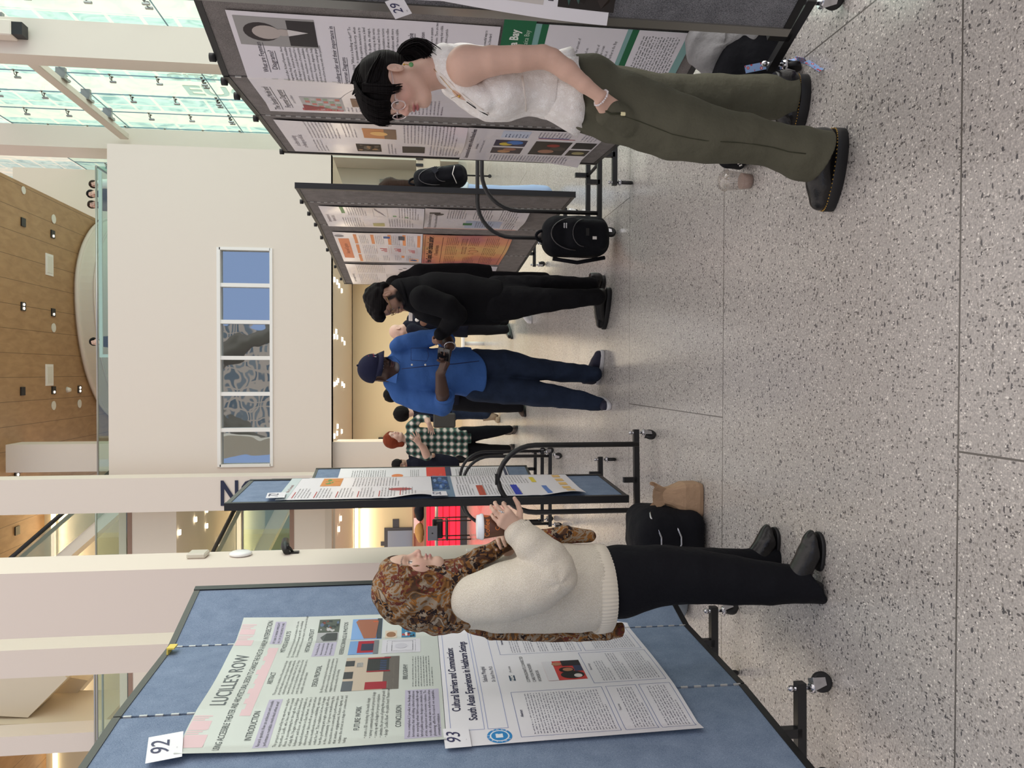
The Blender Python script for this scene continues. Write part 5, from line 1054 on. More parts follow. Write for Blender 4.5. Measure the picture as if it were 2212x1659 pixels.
# ================================================================ PEOPLE
SKP = (.62, .40, .31); SK_pale = (.66, .43, .34)
m_skin1 = skinmat('skin_fair', SK_pale+(1,)); m_skin2 = skinmat('skin_dark', (.08, .04, .028, 1), .03); m_skin3 = skinmat('skin_brown', (.33, .19, .13, 1), .05)
m_hblack = hairmat('hair_black', rgb(20, 17, 18)); m_hred = hairmat('hair_auburn', rgb(128, 58, 36)); m_hbrown = hairmat('hair_brown', rgb(52, 38, 30))
def cloth(name, c, amt=.12, b=((('n', 15, .8)), ('n', 420, .12)), rough=.85, **k): return mat(name, c, rough=rough, spec=.2, var=(9, amt), bump=list(b), **k)
m_olive = cloth('olive_twill', rgb(88, 87, 74)); m_blk_c = cloth('black_cloth', rgb(17, 18, 24), b=(('n', 12, .8),)); m_shirt = cloth('blue_shirt', rgb(62, 100, 164), b=(('n', 11, .9), ('n', 500, .1)))
m_denim = cloth('dark_denim', rgb(38, 49, 70), .55, b=(('n', 12, .9), ('n', 600, .2))); m_bknit = cloth('black_knit', rgb(13, 13, 17), b=(('n', 16, .35),)); m_bpants = cloth('black_trousers', rgb(18, 18, 22), b=(('n', 12, .9),)); m_navyc = cloth('navy_jacket', rgb(20, 22, 36))
m_leather = mat('black_leather', rgb(22, 21, 22), rough=.28, bump=[('n', 90, .12)], spec=.5); m_sole = mat('black_sole', rgb(24, 24, 27), rough=.5); m_wsole = mat('white_sole', rgb(222, 222, 226), rough=.5)
m_gold = mat('gold', rgb(200, 160, 80), rough=.25, metal=1)
# knit with visible stitches
def knit(name, c, dark, sc=230):
    m = bpy.data.materials.new(name); m.use_nodes = True; n = m.node_tree.nodes; l = m.node_tree.links; b = n['Principled BSDF']; b.inputs['Roughness'].default_value = .9; b.inputs['Specular IOR Level'].default_value = .15
    t = n.new('ShaderNodeTexCoord'); mp = n.new('ShaderNodeMapping'); mp.inputs['Scale'].default_value = (1, 1, 1.5); l.new(t.outputs['Object'], mp.inputs[0])
    ns = n.new('ShaderNodeTexNoise'); ns.inputs['Scale'].default_value = 7; l.new(mp.outputs[0], ns.inputs[0]); ad = n.new('ShaderNodeMix'); ad.data_type = 'RGBA'; ad.blend_type = 'LINEAR_LIGHT'; ad.inputs['Factor'].default_value = .004; l.new(mp.outputs[0], ad.inputs['A']); l.new(ns.outputs['Color'], ad.inputs['B'])
    v = n.new('ShaderNodeTexVoronoi'); v.inputs['Scale'].default_value = sc; v.inputs['Randomness'].default_value = .95; l.new(ad.outputs['Result'], v.inputs[0])
    l.new(ramp(n, l, v.outputs['Distance'], [(.25, c), (.62, dark)], 'LINEAR'), b.inputs['Base Color']); u = n.new('ShaderNodeBump'); u.inputs['Strength'].default_value = .5; u.inputs['Distance'].default_value = .004; u.invert = True; l.new(v.outputs['Distance'], u.inputs['Height']); l.new(u.outputs[0], b.inputs['Normal']); return m
m_cream_knit = knit('cream_knit', rgb(234, 228, 216), rgb(214, 206, 190), 300)
m_rib = mat('cream_rib', rgb(226, 219, 204), rough=.9, bump=[('w', 60, .5)], spec=.1)
# autumn-leaf scarf print
m_scarf = bpy.data.materials.new('printed_scarf'); m_scarf.use_nodes = True; n = m_scarf.node_tree.nodes; l = m_scarf.node_tree.links; b = n['Principled BSDF']; b.inputs['Roughness'].default_value = .8; b.inputs['Specular IOR Level'].default_value = .2
t = n.new('ShaderNodeTexCoord'); mp = n.new('ShaderNodeMapping'); mp.inputs['Rotation'].default_value = (.5, .3, .2); l.new(t.outputs['Object'], mp.inputs[0])
na = n.new('ShaderNodeTexNoise'); na.inputs['Scale'].default_value = 15; na.inputs['Detail'].default_value = 4; na.inputs['Distortion'].default_value = 1.6; l.new(mp.outputs[0], na.inputs[0])
base = ramp(n, l, na.outputs[0], [(0, rgb(80, 56, 42)), (.40, rgb(126, 88, 50)), (.475, rgb(150, 136, 118)), (.55, rgb(148, 100, 50)), (.60, rgb(98, 80, 64)), (.66, rgb(156, 144, 128))], 'CONSTANT')
nb = n.new('ShaderNodeTexVoronoi'); nb.inputs['Scale'].default_value = 12; l.new(mp.outputs[0], nb.inputs[0]); nd = n.new('ShaderNodeTexNoise'); nd.inputs['Scale'].default_value = 70; nd.inputs['Distortion'].default_value = .8; l.new(mp.outputs[0], nd.inputs[0])
def mth3(op, a, b_):
    x = n.new('ShaderNodeMath'); x.operation = op
    for i, q in enumerate((a, b_)):
        if hasattr(q, 'links'): l.new(q, x.inputs[i])
        else: x.inputs[i].default_value = q
    return x.outputs[0]
ring = mth3('MULTIPLY', mth3('LESS_THAN', mth3('ABSOLUTE', mth3('SUBTRACT', nb.outputs['Distance'], .46), 0), .13), mth3('GREATER_THAN', nd.outputs[0], .52))
q = n.new('ShaderNodeMix'); q.data_type = 'RGBA'; l.new(ring, q.inputs['Factor']); l.new(base, q.inputs['A'])
sc_ = n.new('ShaderNodeSeparateColor'); l.new(nb.outputs['Color'], sc_.inputs[0]); l.new(ramp(n, l, sc_.outputs[0], [(0, rgb(44, 34, 34)), (.6, rgb(104, 54, 44))]), q.inputs['B']); l.new(q.outputs['Result'], b.inputs['Base Color'])
# lace
def lace():
    m = bpy.data.materials.new('white_lace'); m.use_nodes = True; n = m.node_tree.nodes; l = m.node_tree.links; b = n['Principled BSDF']; b.inputs['Roughness'].default_value = .8; b.inputs['Specular IOR Level'].default_value = .2
    t = n.new('ShaderNodeTexCoord'); ns = n.new('ShaderNodeTexNoise'); ns.inputs['Scale'].default_value = 75; ns.inputs['Detail'].default_value = 3; ns.inputs['Distortion'].default_value = 3; l.new(t.outputs['Object'], ns.inputs[0])
    v = n.new('ShaderNodeTexVoronoi'); v.inputs['Scale'].default_value = 34; l.new(t.outputs['Object'], v.inputs[0]); a = n.new('ShaderNodeMath'); a.operation = 'MULTIPLY_ADD'; a.inputs[1].default_value = .45; l.new(v.outputs['Distance'], a.inputs[0]); l.new(ns.outputs[0], a.inputs[2])
    l.new(ramp(n, l, a.outputs[0], [(.5, rgb(250, 249, 248)), (.78, rgb(236, 232, 229))], 'LINEAR'), b.inputs['Base Color']); u = n.new('ShaderNodeBump'); u.inputs['Strength'].default_value = .55; u.inputs['Distance'].default_value = .004; u.invert = True; l.new(a.outputs[0], u.inputs['Height']); l.new(u.outputs[0], b.inputs['Normal']); return m
m_lace = lace()
def outline(P, n_, w0, w1, heel, toe, h0, h1, m, name, parent, taper=.55, **k):
    """foot-shaped slab from heel to toe (ground points), height h0..h1"""
    heel = np.array(heel[:2]); toe = np.array(toe[:2]); d = toe-heel; L = np.linalg.norm(d); d /= L; s = np.array([-d[1], d[0]]); mb = MB(); N_ = 28; ring = []
    for i in range(N_):
        a = 2*math.pi*i/N_; x = .5-.5*math.cos(a); y = math.sin(a); wd = (w0*(1-x)**1+w1*x**.8) if x < .62 else w1*(1-max(0, (x-.62)/.38)**2.2*.25)
        yy = math.copysign(abs(y)**.62, y)*wd*(1+.05*(1 if y > 0 else -1)*math.sin(x*5)); ring.append(heel+d*L*x+s*yy)
    for z, f in ((h0, .96), (h0+.004, 1), (h1-.003, 1), (h1, .97)):
        c = (heel+toe)/2
        for q in ring: r = c+(q-c)*f; mb.v.append((r[0], r[1], z))
    for j in range(3):
        for i in range(N_): mb.face((j*N_+i, j*N_+(i+1) % N_, (j+1)*N_+(i+1) % N_, (j+1)*N_+i), True)
    mb.face(list(range(N_))[::-1]); mb.face([3*N_+i for i in range(N_)]); return mb.build(name, m, parent, **k)
def shoe(parent, heel, toe, w=.047, sole=.03, top=.10, m=None, ms=None, kind='shoe', ankle=.045, upto=.72, hs=1.0, label=None):
    heel = np.array(heel, float); toe = np.array(toe, float); d = (toe-heel)[:2]; L = np.linalg.norm(d); d = np.array([*d/L, 0]); heel = np.array([heel[0], heel[1], 0]); u = np.array([0, 0, 1.]); s = np.array([-d[1], d[0], 0]); P = lambda x, z, y=0: heel+d*L*x+u*z+s*y
    S = Sdf(.03); S.chain([(P(.16, sole+.03), w*.80), (P(.42, sole+.026), w*.80), (P(.68, sole+.014), w*.93), (P(.86, sole+.008), w*.72)], k=.03); S.chain([(P(.18, top), ankle), (P(.2, sole+.03), w*.82)], k=.03); S.cap(P(.24, top*.9), P(.55, sole+.035), ankle*.8, w*.62, k=.03)
    S.plane(P(0, sole-.004), -u, .003); S.plane(P(0, top+.02), u, .004)
    o = sculpt(S, .0045, kind, m or m_leather, parent); 
    if label: o['label'] = label
    outline(None, 28, w*.86, w, P(.0, 0), P(1, 0), 0.0, sole, ms or m_sole, 'sole', o)
    return o, P
# ================================================================ 1. woman in the white lace top
Wm = empty('person', (.82, 2.5, 0), 'person in white lace top and olive wide-leg trousers looking down at right, hand in pocket', 'person')
f = Fig(2.5)
yaw = math.radians(13); hf = np.array([-math.cos(yaw)*math.cos(.14), -math.sin(yaw)*math.cos(.14), -math.sin(.14)]); HM = basis(hf, roll=.03)
ho = f.p(856, 184, .02); S = Sdf(.02)
T = head(S, ho, HM, .95, lids=.62)
nk = [(f.p(880, 176, .03), .054), (f.p(925, 160, .04), .051), (f.p(975, 150, .05), .056)]
S.chain(nk, k=.03)
# torso, chest
SH = Sdf(.02); SH.chain([(f.p(990, 165, .07), f.r(44)), (f.p(1040, 172, .07), f.r(62)), (f.p(1090, 178, .07), f.r(68)), (f.p(1160, 184, .07), f.r(58)), (f.p(1240, 205, .06), f.r(56))], k=.03, sc=(1, .9, 1))
S.cap(f.p(1000, 150, -.02), f.p(1000, 190, .2), .04, .04, k=.03)
# near arm: shoulder, elbow, wrist
S.chain([(f.p(1006, 142, -.09), f.r(35)), (f.p(1060, 132, -.12), f.r(29)), (f.p(1120, 127, -.13), f.r(26)), (f.p(1172, 123, -.13), f.r(23)), (f.p(1192, 129, -.13), f.r(22)), (f.p(1225, 152, -.13), f.r(21)), (f.p(1262, 183, -.13), f.r(16)), (f.p(1296, 208, -.125), f.r(13))], k=.03)
S.cap(f.p(1006, 142, -.09), f.p(1004, 160, .03), f.r(33), f.r(33), k=.04)
wr = f.p(1296, 209, -.125); hd = f.p(1330, 244, -.085)-wr
hand(S, wr, hd, np.array([.25, 1., 0]), -1, L=.160, curls=[(45, 50, 30), (20, 30, 20), (20, 30, 20), (50, 50, 30)], thumb=(.3, .25), fat=.95)
# far arm hangs behind, legs inside the trousers
S.chain([(f.p(1010, 175, .26), .045), (f.p(1110, 170, .27), .036), (f.p(1200, 195, .26), .028)], k=.03)
SH.chain([(f.p(1290, 215, .05), .085), (f.p(1400, 262, -.02), .07), (f.p(1560, 290, -.06), .055), (f.p(1720, 320, -.08), .04)], k=.04); SH.chain([(f.p(1290, 205, .1), .085), (f.p(1430, 218, .15), .06), (f.p(1600, 212, .19), .045), (f.p(1690, 212, .2), .035)], k=.04)
pl = face_paint(T, HM, .95, (.42, .14, .14), blush=(.66, .32, .27, .6)); pl += [(T(.066, -.052, -.035), .0022, None, (.12, .05, .04), .4), (T(.075, .046, -.005), .0028, None, (.5, .2, .16), .5), (T(.05, .056, -.035), .0022, None, (.12, .05, .04), .4)]
WB = S; later(S, SH, .0028, 'body', m_skin1, Wm, pl, SK_pale, smooth=1)
# hair: cap, fringe, pony tail
S = Sdf(.02); O = lambda x, y, z: ho+.95*(HM@np.array([x, y, z]))
S.ell(O(-.012, 0, .042), (.101, .083, .090), HM, k=.02, clip=(O(.035, 0, .005), HM@np.array([.45, 0, -1.0])))
S.ell(O(.046, 0, .062), (.054, .068, .046), HM, k=.03); S.ell(O(-.072, 0, .01), (.040, .05, .045), HM, k=.03)
S.ell(O(.088, 0, -.03), (.05, .1, .052), HM, k=.012, op='s'); S.ell(O(.02, .085, -.012), (.045, .025, .038), HM, k=.01, op='s'); S.ell(O(.02, -.085, -.012), (.045, .025, .038), HM, k=.01, op='s')
S.noise = [(.0022, 60, (1, 1, .3), 4)]
hb = sculpt(S, .0032, 'hair', m_hblack, Wm)
gl_ = []
for i in range(9):
    y_ = -.075+.15*i/8; gl_.append([O(.0, y_*.6, .138), O(.066, y_*.92, .118), O(.098, y_*1.0, .076), O(.101, y_*1.05, .036-.004*(i % 2))])
strands('fringe', m_hblack, hb, gl_, 260, .0028, 3, .0022)
sd = []
for s in (1, -1):
    g_ = [[O(.03, s*.075, .11), O(.045, s*.088, .06), O(.052, s*.088, .01), O(.05, s*.086, -.02)], [O(.06, s*.07, .11), O(.075, s*.078, .06), O(.078, s*.076, .02), O(.068, s*.078, -.01)]]
    strands('side_lock', m_hblack, hb, g_, 46, .0024, 5+s, .002)
    g_ = [[O(.06, s*.05, .125), O(.0, s*.085, .09), O(-.06, s*.075, .045), O(-.105, s*.02, .035)], [O(.03, s*.085, .06), O(-.02, s*.09, .04), O(-.07, s*.07, .03), O(-.108, s*.01, .03)], [O(.0, s*.03, .150), O(-.05, s*.04, .125), O(-.09, s*.03, .08), O(-.11, 0, .04)]]
    strands('swept_lock', m_hblack, hb, g_, 90, .0026, 9+s, .002)
pt = f.p(857, 127, .045)
gd = []
for i, (a, b_, c_) in enumerate((((872, 100), (905, 88), (944, 112)), ((875, 106), (910, 100), (940, 128)), ((872, 112), (902, 112), (930, 140)), ((868, 118), (890, 122), (918, 148)), ((868, 122), (878, 134), (892, 148)))):
    dd = (-.02, .02, .0, .03, .01)[i]; gd.append([pt, f.p(*a, .03+dd*.5), f.p(*b_, .02+dd), f.p(*c_, .0+dd)])
strands('ponytail', m_hblack, hb, gd, 420, .0030, 12, .005, 9)
mb = MB(); mb.tube([pt+np.array([.0+.018*math.cos(a)*.5, .018*math.sin(a), .018*math.cos(a)]) for a in np.linspace(0, 6.28, 17)[:-1]], .0045, 6, closed=True); mb.build('hair_tie', mat('teal_elastic', rgb(90, 160, 150), rough=.6), Wm)
# glasses, earring, necklace, bracelet
m_clear = mat('clear_frame', rgb(226, 206, 204), rough=.12, trans=.55, spec=.6); m_lens = bpy.data.materials.new('lens'); m_lens.use_nodes = True; m_lens.node_tree.nodes.remove(m_lens.node_tree.nodes['Principled BSDF']); glassmat(m_lens, (.97, .95, .95, 1), .05)
G_ = MB(); Lm = MB()
for s in (-1, 1):
    c = (.101, s*.034, .004); rg = [O(c[0]+.003*math.cos(a)-abs(c[1]+.027*math.cos(a))*.12, c[1]+.027*math.cos(a), c[2]+.023*math.sin(a)) for a in np.linspace(0, 6.2832, 25)[:-1]]
    G_.tube(rg, .0024, 6, closed=True); Lm.add(rg, [tuple(range(24))]); G_.tube([O(.094, s*.061, .012), O(.05, s*.076, .012), O(-.005, s*.079, .012), O(-.02, s*.079, -.005)], .0022, 6)
G_.tube([O(.100, -.010, .008), O(.104, 0, .011), O(.100, .010, .008)], .0026, 6)
gg = G_.build('glasses', m_clear, Wm); Lm.build('lens', m_lens, gg)
mb = MB(); e0 = O(-.012, .090, -.034); mb.tube([e0+np.array([.0, -.003, .004]), e0+np.array([0, -.006, -.004]), e0+np.array([0, -.003, -.012])], .0013, 6); mb.sph(e0+np.array([0, -.004, .002]), .0035, 8, 6); eo = mb.build('earring', m_gold, Wm)
mb = MB(); mb.lathe([(.003, -.0015), (.0075, -.001), (.0075, .001), (.003, .0015)], e0+np.array([0, -.006, -.020]), 14, Matrix.Rotation(math.pi/2, 3, 'X')); mb.build('green_stone', mat('green_enamel', rgb(96, 150, 92), rough=.2), eo)
# lace camisole: follows the chest, cut by the neckline and the arm hole
CH = Sdf(.03)
CH.chain([(f.p(985, 160, .06), f.r(42)), (f.p(1040, 172, .07), f.r(66)), (f.p(1090, 178, .07), f.r(71)), (f.p(1150, 184, .07), f.r(63)), (f.p(1190, 190, .06), f.r(66))], k=.05, sc=(1, .85, 1))
CH.ell(f.p(1082, 206, -.01), (.066, .07, .07), k=.06); CH.ell(f.p(1082, 214, .12), (.062, .06, .068), k=.06)
CH.chain([(f.p(962, 128, .04), .044), (f.p(1000, 128, .07), .05)], k=.04); CH.chain([(f.p(955, 128, .02), .034), (f.p(968, 158, -.01), .036), (f.p(1000, 190, -.03), .038), (f.p(1050, 215, -.03), .04)], k=.04)
CH.cap(f.p(975, 190, .16), f.p(1050, 235, .10), .034, .034, k=.04)
_V = lambda Q: Q.cap(f.p(935, 193, -.07), f.p(1056, 248, -.07), f.r(33), f.r(3), k=.004, sc=(1, .22, 1), op='s')
S = Sdf(.02); S.lo = CH.lo; S.hi = CH.hi; S.ops = list(CH.ops); _V(S)
S.cap(f.p(1010, 145, -.22), f.p(1024, 143, -.05), f.r(40), f.r(33), k=.006, op='s')
S.noise = [(.0012, 90, (1, 1, 1), 8)]
S.plane(f.p(1192, 190, .06), (0, 0, -1), .004)
lt_ = sculpt(S, .0034, 'camisole', m_lace, Wm)
# neckline and arm-hole trims
m_ecru = mat('ecru_trim', rgb(238, 230, 222), rough=.7)
def on(S_, pts, lift): return [onsurf(S_, *q, lift) for q in pts]
mb = MB(); mb.tube(on(CH, ((950, 158), (962, 170), (980, 188), (1000, 206), (1020, 221), (1042, 237), (1056, 247)), .001), .0032, 8, flat=.6); mb.build('neckline_trim', m_ecru, lt_)
mb = MB(); mb.tube(on(CH, ((1136, 240), (1135, 220), (1132, 200), (1130, 180), (1128, 165)), .001), .0035, 6); mb.build('seam', m_ecru, lt_)
# flounce: pleated ring around the waist
mb = MB(); NP = 110; rows = [(1176, 186, 66, 0), (1196, 190, 73, .25), (1215, 194, 81, .6), (1238, 199, 89, 1.0)]
for (x, y, rp, rf) in rows:
    c = f.p(x, y, .06); r_ = f.r(rp)
    for i in range(NP):
        a = 2*math.pi*i/NP; w = 1+rf*(.055*math.sin(a*9)+.03*math.sin(a*17+1)); front = max(0, -math.cos(a)); zz_ = -.024*rf*front+.02*rf*max(0, math.cos(a))
        mb.v.append((c[0]+r_*math.cos(a)*w, c[1]+r_*1.02*math.sin(a)*w, c[2]+zz_+.004*rf*math.sin(a*9+.5)))
for j in range(3):
    for i in range(NP): mb.face((j*NP+i, j*NP+(i+1) % NP, (j+1)*NP+(i+1) % NP, (j+1)*NP+i), True)
o = mb.build('flounce', m_lace, lt_); md = o.modifiers.new('thick', 'SOLIDIFY'); md.thickness = .0015
mb = MB(); mb.tube(on(CH, ((1008, 220), (1025, 232), (1042, 243), (1054, 249)), .004), .003, 6, flat=.5); mb.build('dark_strap', m_blk_c, Wm)
mb = MB(); mb.tube([f.p(930, 140, .0)]+on(CH, ((955, 170), (972, 190), (990, 207)), .004)+[f.p(975, 212, .02)], .0009, 5); nk_ = mb.build('necklace', m_gold, Wm); mb = MB(); mb.sph(onsurf(CH, 992, 208, .004), .0045, 10, 8); mb.build('pendant', m_gold, nk_)
mb = MB(); bm_ = (f.p(1300, 198, -.12)+f.p(1292, 222, -.12))/2; ax = (hd/np.linalg.norm(hd)); a1 = np.cross(ax, [0, 1, 0]); a1 /= np.linalg.norm(a1); a2 = np.cross(ax, a1)
for i in range(26):
    a = 2*math.pi*i/26; c = wr+ax*.006+a1*.028*math.cos(a)+a2*.024*math.sin(a)
    if i % 3: mb.sph(c, .0032, 8, 6)
    else: mb.box(c, (.0055, .0055, .0055))
mb.build('bracelet', mat('pearl', rgb(232, 224, 226), rough=.2), Wm)
# trousers
S = Sdf(.035)
S.cap(f.p(1325, 236, -.085), f.p(1362, 262, -.06), .030, .04, k=.03); S.cap(f.p(1308, 252, -.075), f.p(1345, 272, -.05), .030, .035, k=.03); S.chain([(f.p(1242, 204, .06), f.r(66)), (f.p(1285, 214, .06), f.r(80)), (f.p(1335, 232, .04), f.r(80)), (f.p(1400, 255, .0), f.r(74)), (f.p(1460, 275, -.03), f.r(70)), (f.p(1530, 291, -.06), f.r(61)), (f.p(1600, 298, -.07), f.r(52)), (f.p(1670, 312, -.08), f.r(47)), (f.p(1730, 329, -.09), f.r(55)), (f.p(1800, 343, -.09), f.r(60))], k=.03, sc=(1, .95, 1))
S.chain([(f.p(1290, 205, .12), f.r(70)), (f.p(1370, 214, .15), f.r(62)), (f.p(1440, 218, .17), f.r(58)), (f.p(1550, 214, .19), f.r(54)), (f.p(1650, 212, .2), f.r(50)), (f.p(1745, 213, .21), f.r(50))], k=.03)
S.ell(f.p(1265, 165, .05), (.06, .10, .085), k=.05)
S.noise = [(.006, 14, (1, 1, .75), 3), (.0025, 34, (1, 1, 1), 5)]
# open hems: near one slopes up towards the toe
S.plane(f.p(1236, 200, .06), (-.10, 0, 1), .004)
pn = np.array([-.26, 0, -1.0]); 
S2 = None
hz_near = f.p(1772, 338, -.09)
def evp(P, ev0=S.ev):
    D = ev0(P); near = P[:, 1] < f.p(1700, 270, .06)[1]
    d1 = (P-hz_near)@(np.array([-.36, 0, -1.])/1.063); d2 = (f.p(1712, 213, .2)[2]-P[:, 2])
    w = np.where((P[:, 2] < .4), np.where(near, d1, d2), -1); return np.maximum(D, w)
S.ev = evp
tr = sculpt(S, .005, 'trousers', m_olive, Wm, smooth=2)
m_ol2 = cloth('olive_seam', rgb(60, 62, 48))
mb = MB(); mb.tube([onsurf(S, *q) for q in ((1262, 190), (1275, 200), (1290, 222), (1305, 238), (1320, 246), (1343, 245))], .003, 5); mb.build('pocket_seam', m_ol2, tr)
mb = MB(); c = onsurf(S, 1346, 246, .004); mb.box(c, (.012, .006, .016), bev=.002); mb.build('drawcord_tag', mat('cream_plastic', rgb(232, 224, 180), rough=.3), tr)
mb = MB(); mb.tube([f.p(1262+38*k, y, d) for k, (y, d) in enumerate(((276, -.08), (290, -.11), (303, -.13), (310, -.14), (316, -.14), (318, -.14), (318, -.14), (314, -.14), (318, -.145), (326, -.155), (330, -.17), (334, -.18), (336, -.185)))], .0015, 5)
mb = MB(); mb.tube([onsurf(S, 1345+36*k, y, .0) for k, y in enumerate((250, 262, 276, 290, 298, 304, 306, 308, 312, 318, 328, 332))], .0014, 5); mb.build('side_seam', m_ol2, tr)
def wev(P, e0=WB.ev, zc=f.p(1075, 180, 0)[2]):     # bare chest inside the neckline
    D = e0(P); H_ = np.maximum(CH.ev(P)+.0055, zc-P[:, 2]); h_ = np.maximum(.008-np.abs(D-H_), 0)/.008; return np.minimum(D, H_)-h_*h_*.002
WB.ev = wev; flush()
# platform shoes
s1, P1 = shoe(Wm, atZ(1826, 276), atZ(1797, 458), w=.05, sole=.042, top=.12, kind='shoe'); s2, P2 = shoe(Wm, atZ(1744, 160), atZ(1728, 292), w=.05, sole=.040, top=.11, kind='shoe')
for o_, P_, in ((s1, P1), (s2, P2)):
    mb = MB(); m_st = mat('yellow_stitch', rgb(190, 150, 70), rough=.6); N_ = 60
    for i in range(N_):
        a = 2*math.pi*i/N_; x = .5-.49*math.cos(a); y = math.copysign(abs(math.sin(a))**.62, math.sin(a))*.048; q = P_(x, .0425, y); mb.box(q, (.004, .004, .0016))
    mb.build('welt_stitching', m_st, o_, kind='stuff')
# ================================================================ 2. person in headscarf
Hj = empty('person', (-.72, 2.7, 0), 'person in printed headscarf and cream knitted sweater holding a coffee cup', 'person')
f = Fig(2.68); yaw = math.radians(1)
hf = np.array([math.cos(yaw), -math.sin(yaw)*1, .02]); HM = basis(hf); ho = f.p(893, 1258, -.02); sc = .98
S = Sdf(.02); T = head(S, ho, HM, sc, lids=.42, mouth=1, ears=(0, 0)); O = lambda x, y, z: ho+sc*(HM@np.array([x, y, z]))
S.chain([(f.p(935, 1265, 0), .055), (f.p(1000, 1285, .01), .06)], k=.04); SH = Sdf(.02); SH.chain([(f.p(1000, 1285, .01), .06), (f.p(1040, 1285, .02), .10), (f.p(1180, 1272, .03), .115), (f.p(1300, 1262, .03), .105)], k=.04)
# arms under the sleeves, hands
el = f.p(1195, 1226, -.20); wr = f.p(1122, 1146, -.17)
SH.chain([(f.p(1045, 1285, -.14), .05), (el, .04)], k=.03); S.chain([(el*.3+wr*.7, .03), (wr, .026)], k=.02)
kn = f.p(1086, 1116, -.185); hand(S, wr, kn-wr, np.array([.18, 1., .02]), -1, L=.162, curls=[(58, 45, 30), (36, 44, 32), (30, 38, 30), (34, 42, 34)], spread=.02, thumb=(1.15, .55), fat=1.02)
wr2 = f.p(1100, 1190, .06); SH.chain([(f.p(1045, 1280, .16), .05), (f.p(1190, 1240, .17), .038)], k=.03); S.cap(f.p(1125, 1200, .1), wr2, .028, .024)
hand(S, wr2, f.p(1075, 1150, .0)-wr2, np.array([.3, -1., .3]), 1, L=.165, curls=[(40, 40, 30)]*4, thumb=(.8, .4))
SH.chain([(f.p(1320, 1255, .03), .10), (f.p(1500, 1250, -.02), .08), (f.p(1680, 1262, -.08), .045)], k=.04); SH.chain([(f.p(1340, 1250, .1), .09), (f.p(1500, 1235, .16), .07), (f.p(1640, 1205, .2), .04)], k=.04)
pl = face_paint(T, HM, sc, (.47, .20, .18), blush=(.66, .36, .30, .6), brow=(.05, .035, .03))
later(S, SH, .0028, 'body', m_skin1, Hj, pl, (.63, .42, .32))
# headscarf
S = Sdf(.02)
S.ell(O(-.022, 0, .036), (.122, .102, .108), HM, k=.02); S.ell(f.p(925, 1305, 0), (.098, .095, .105), k=.05); S.ell(f.p(965, 1330, 0), (.062, .075, .06), k=.04)
S.chain([(f.p(950, 1285, -.0), f.r(58)), (f.p(1000, 1290, .01), f.r(56)), (f.p(1030, 1288, .02), f.r(60))], k=.03); S.cap(f.p(955, 1244, 0), f.p(1010, 1235, .0), .05, .045, k=.03)
S.chain([(f.p(990, 1235, -.02), .045), (f.p(1030, 1210, -.02), .034), (f.p(1075, 1185, -.0), .028), (f.p(1110, 1170, .05), .026)], k=.02); S.ell(f.p(1010, 1290, .02), (.105, .12, .05), k=.04)
S.cap(O(.002, 0, -.02), O(.002, 0, -.105), .082, .068, k=.02)
# face opening: an oval cut facing forward
S.ell(O(.103, 0, -.012), (.062, .058, .090), HM, k=.008, op='s'); S.cap(O(.125, 0, .03), O(.125, 0, -.07), .062, .062, k=.008, op='s')
def fold(P, ev0=S.ev):
    D = ev0(P); q = (P-O(.05, 0, -.12)); a = np.arctan2(q[:, 2], -q[:, 0]); r = np.sqrt((q**2).sum(1)); w = np.clip((r-.03)/.08, 0, 1)*np.clip((.33-r)/.1, 0, 1)
    return D-.0042*w*(np.sin(a*17+np.sin(P[:, 1]*25)*1.3+1.5*np.sin(r*22))+.4*np.sin(a*31+r*30))
S.ev = fold
hsf = sculpt(S, .0032, 'headscarf', m_scarf, Hj)
S = Sdf(.02); S.chain([(f.p(1020, 1345, .03), .035), (f.p(1060, 1367, .06), .026), (f.p(1150, 1374, .08), .020), (f.p(1250, 1372, .08), .022), (f.p(1310, 1366, .07), .028), (f.p(1342, 1362, .07), .026)], k=.02); S.noise = [(.004, 50, (1, 1, .25), 2)]; S.plane(f.p(1345, 1370, .07), (0, 0, -1)); sculpt(S, .004, 'scarf_end', m_scarf, hsf)
S = Sdf(.02); S.chain([(f.p(1110, 1176, .06), .03), (f.p(1170, 1160, .08), .028), (f.p(1220, 1154, .08), .034), (f.p(1272, 1158, .08), .026)], k=.02); S.noise = [(.004, 50, (1, 1, .25), 6)]; sculpt(S, .004, 'scarf_end', m_scarf, hsf)
# sweater
S = Sdf(.03)
S.chain([(f.p(1022, 1290, .02), f.r(66)), (f.p(1080, 1284, .03), f.r(80)), (f.p(1150, 1276, .03), f.r(90)), (f.p(1230, 1272, .03), f.r(95)), (f.p(1300, 1268, .03), f.r(93))], k=.04, sc=(1, .92, 1))
S.chain([(f.p(1030, 1292, -.10), f.r(52)), (f.p(1090, 1280, -.16), f.r(56)), (f.p(1150, 1262, -.19), f.r(58)), (f.p(1190, 1238, -.20), f.r(52)), (f.p(1180, 1205, -.20), f.r(42)), (f.p(1150, 1175, -.19), f.r(36)), (f.p(1122, 1152, -.17), f.r(29))], k=.03)
S.chain([(f.p(1040, 1270, .16), .07), (f.p(1150, 1220, .2), .065), (f.p(1150, 1200, .12), .05), (f.p(1112, 1195, .07), .034)], k=.03)
S.cap(f.p(960, 1290, .0), f.p(1005, 1288, .01), f.r(52), f.r(50), k=.01, op='s')
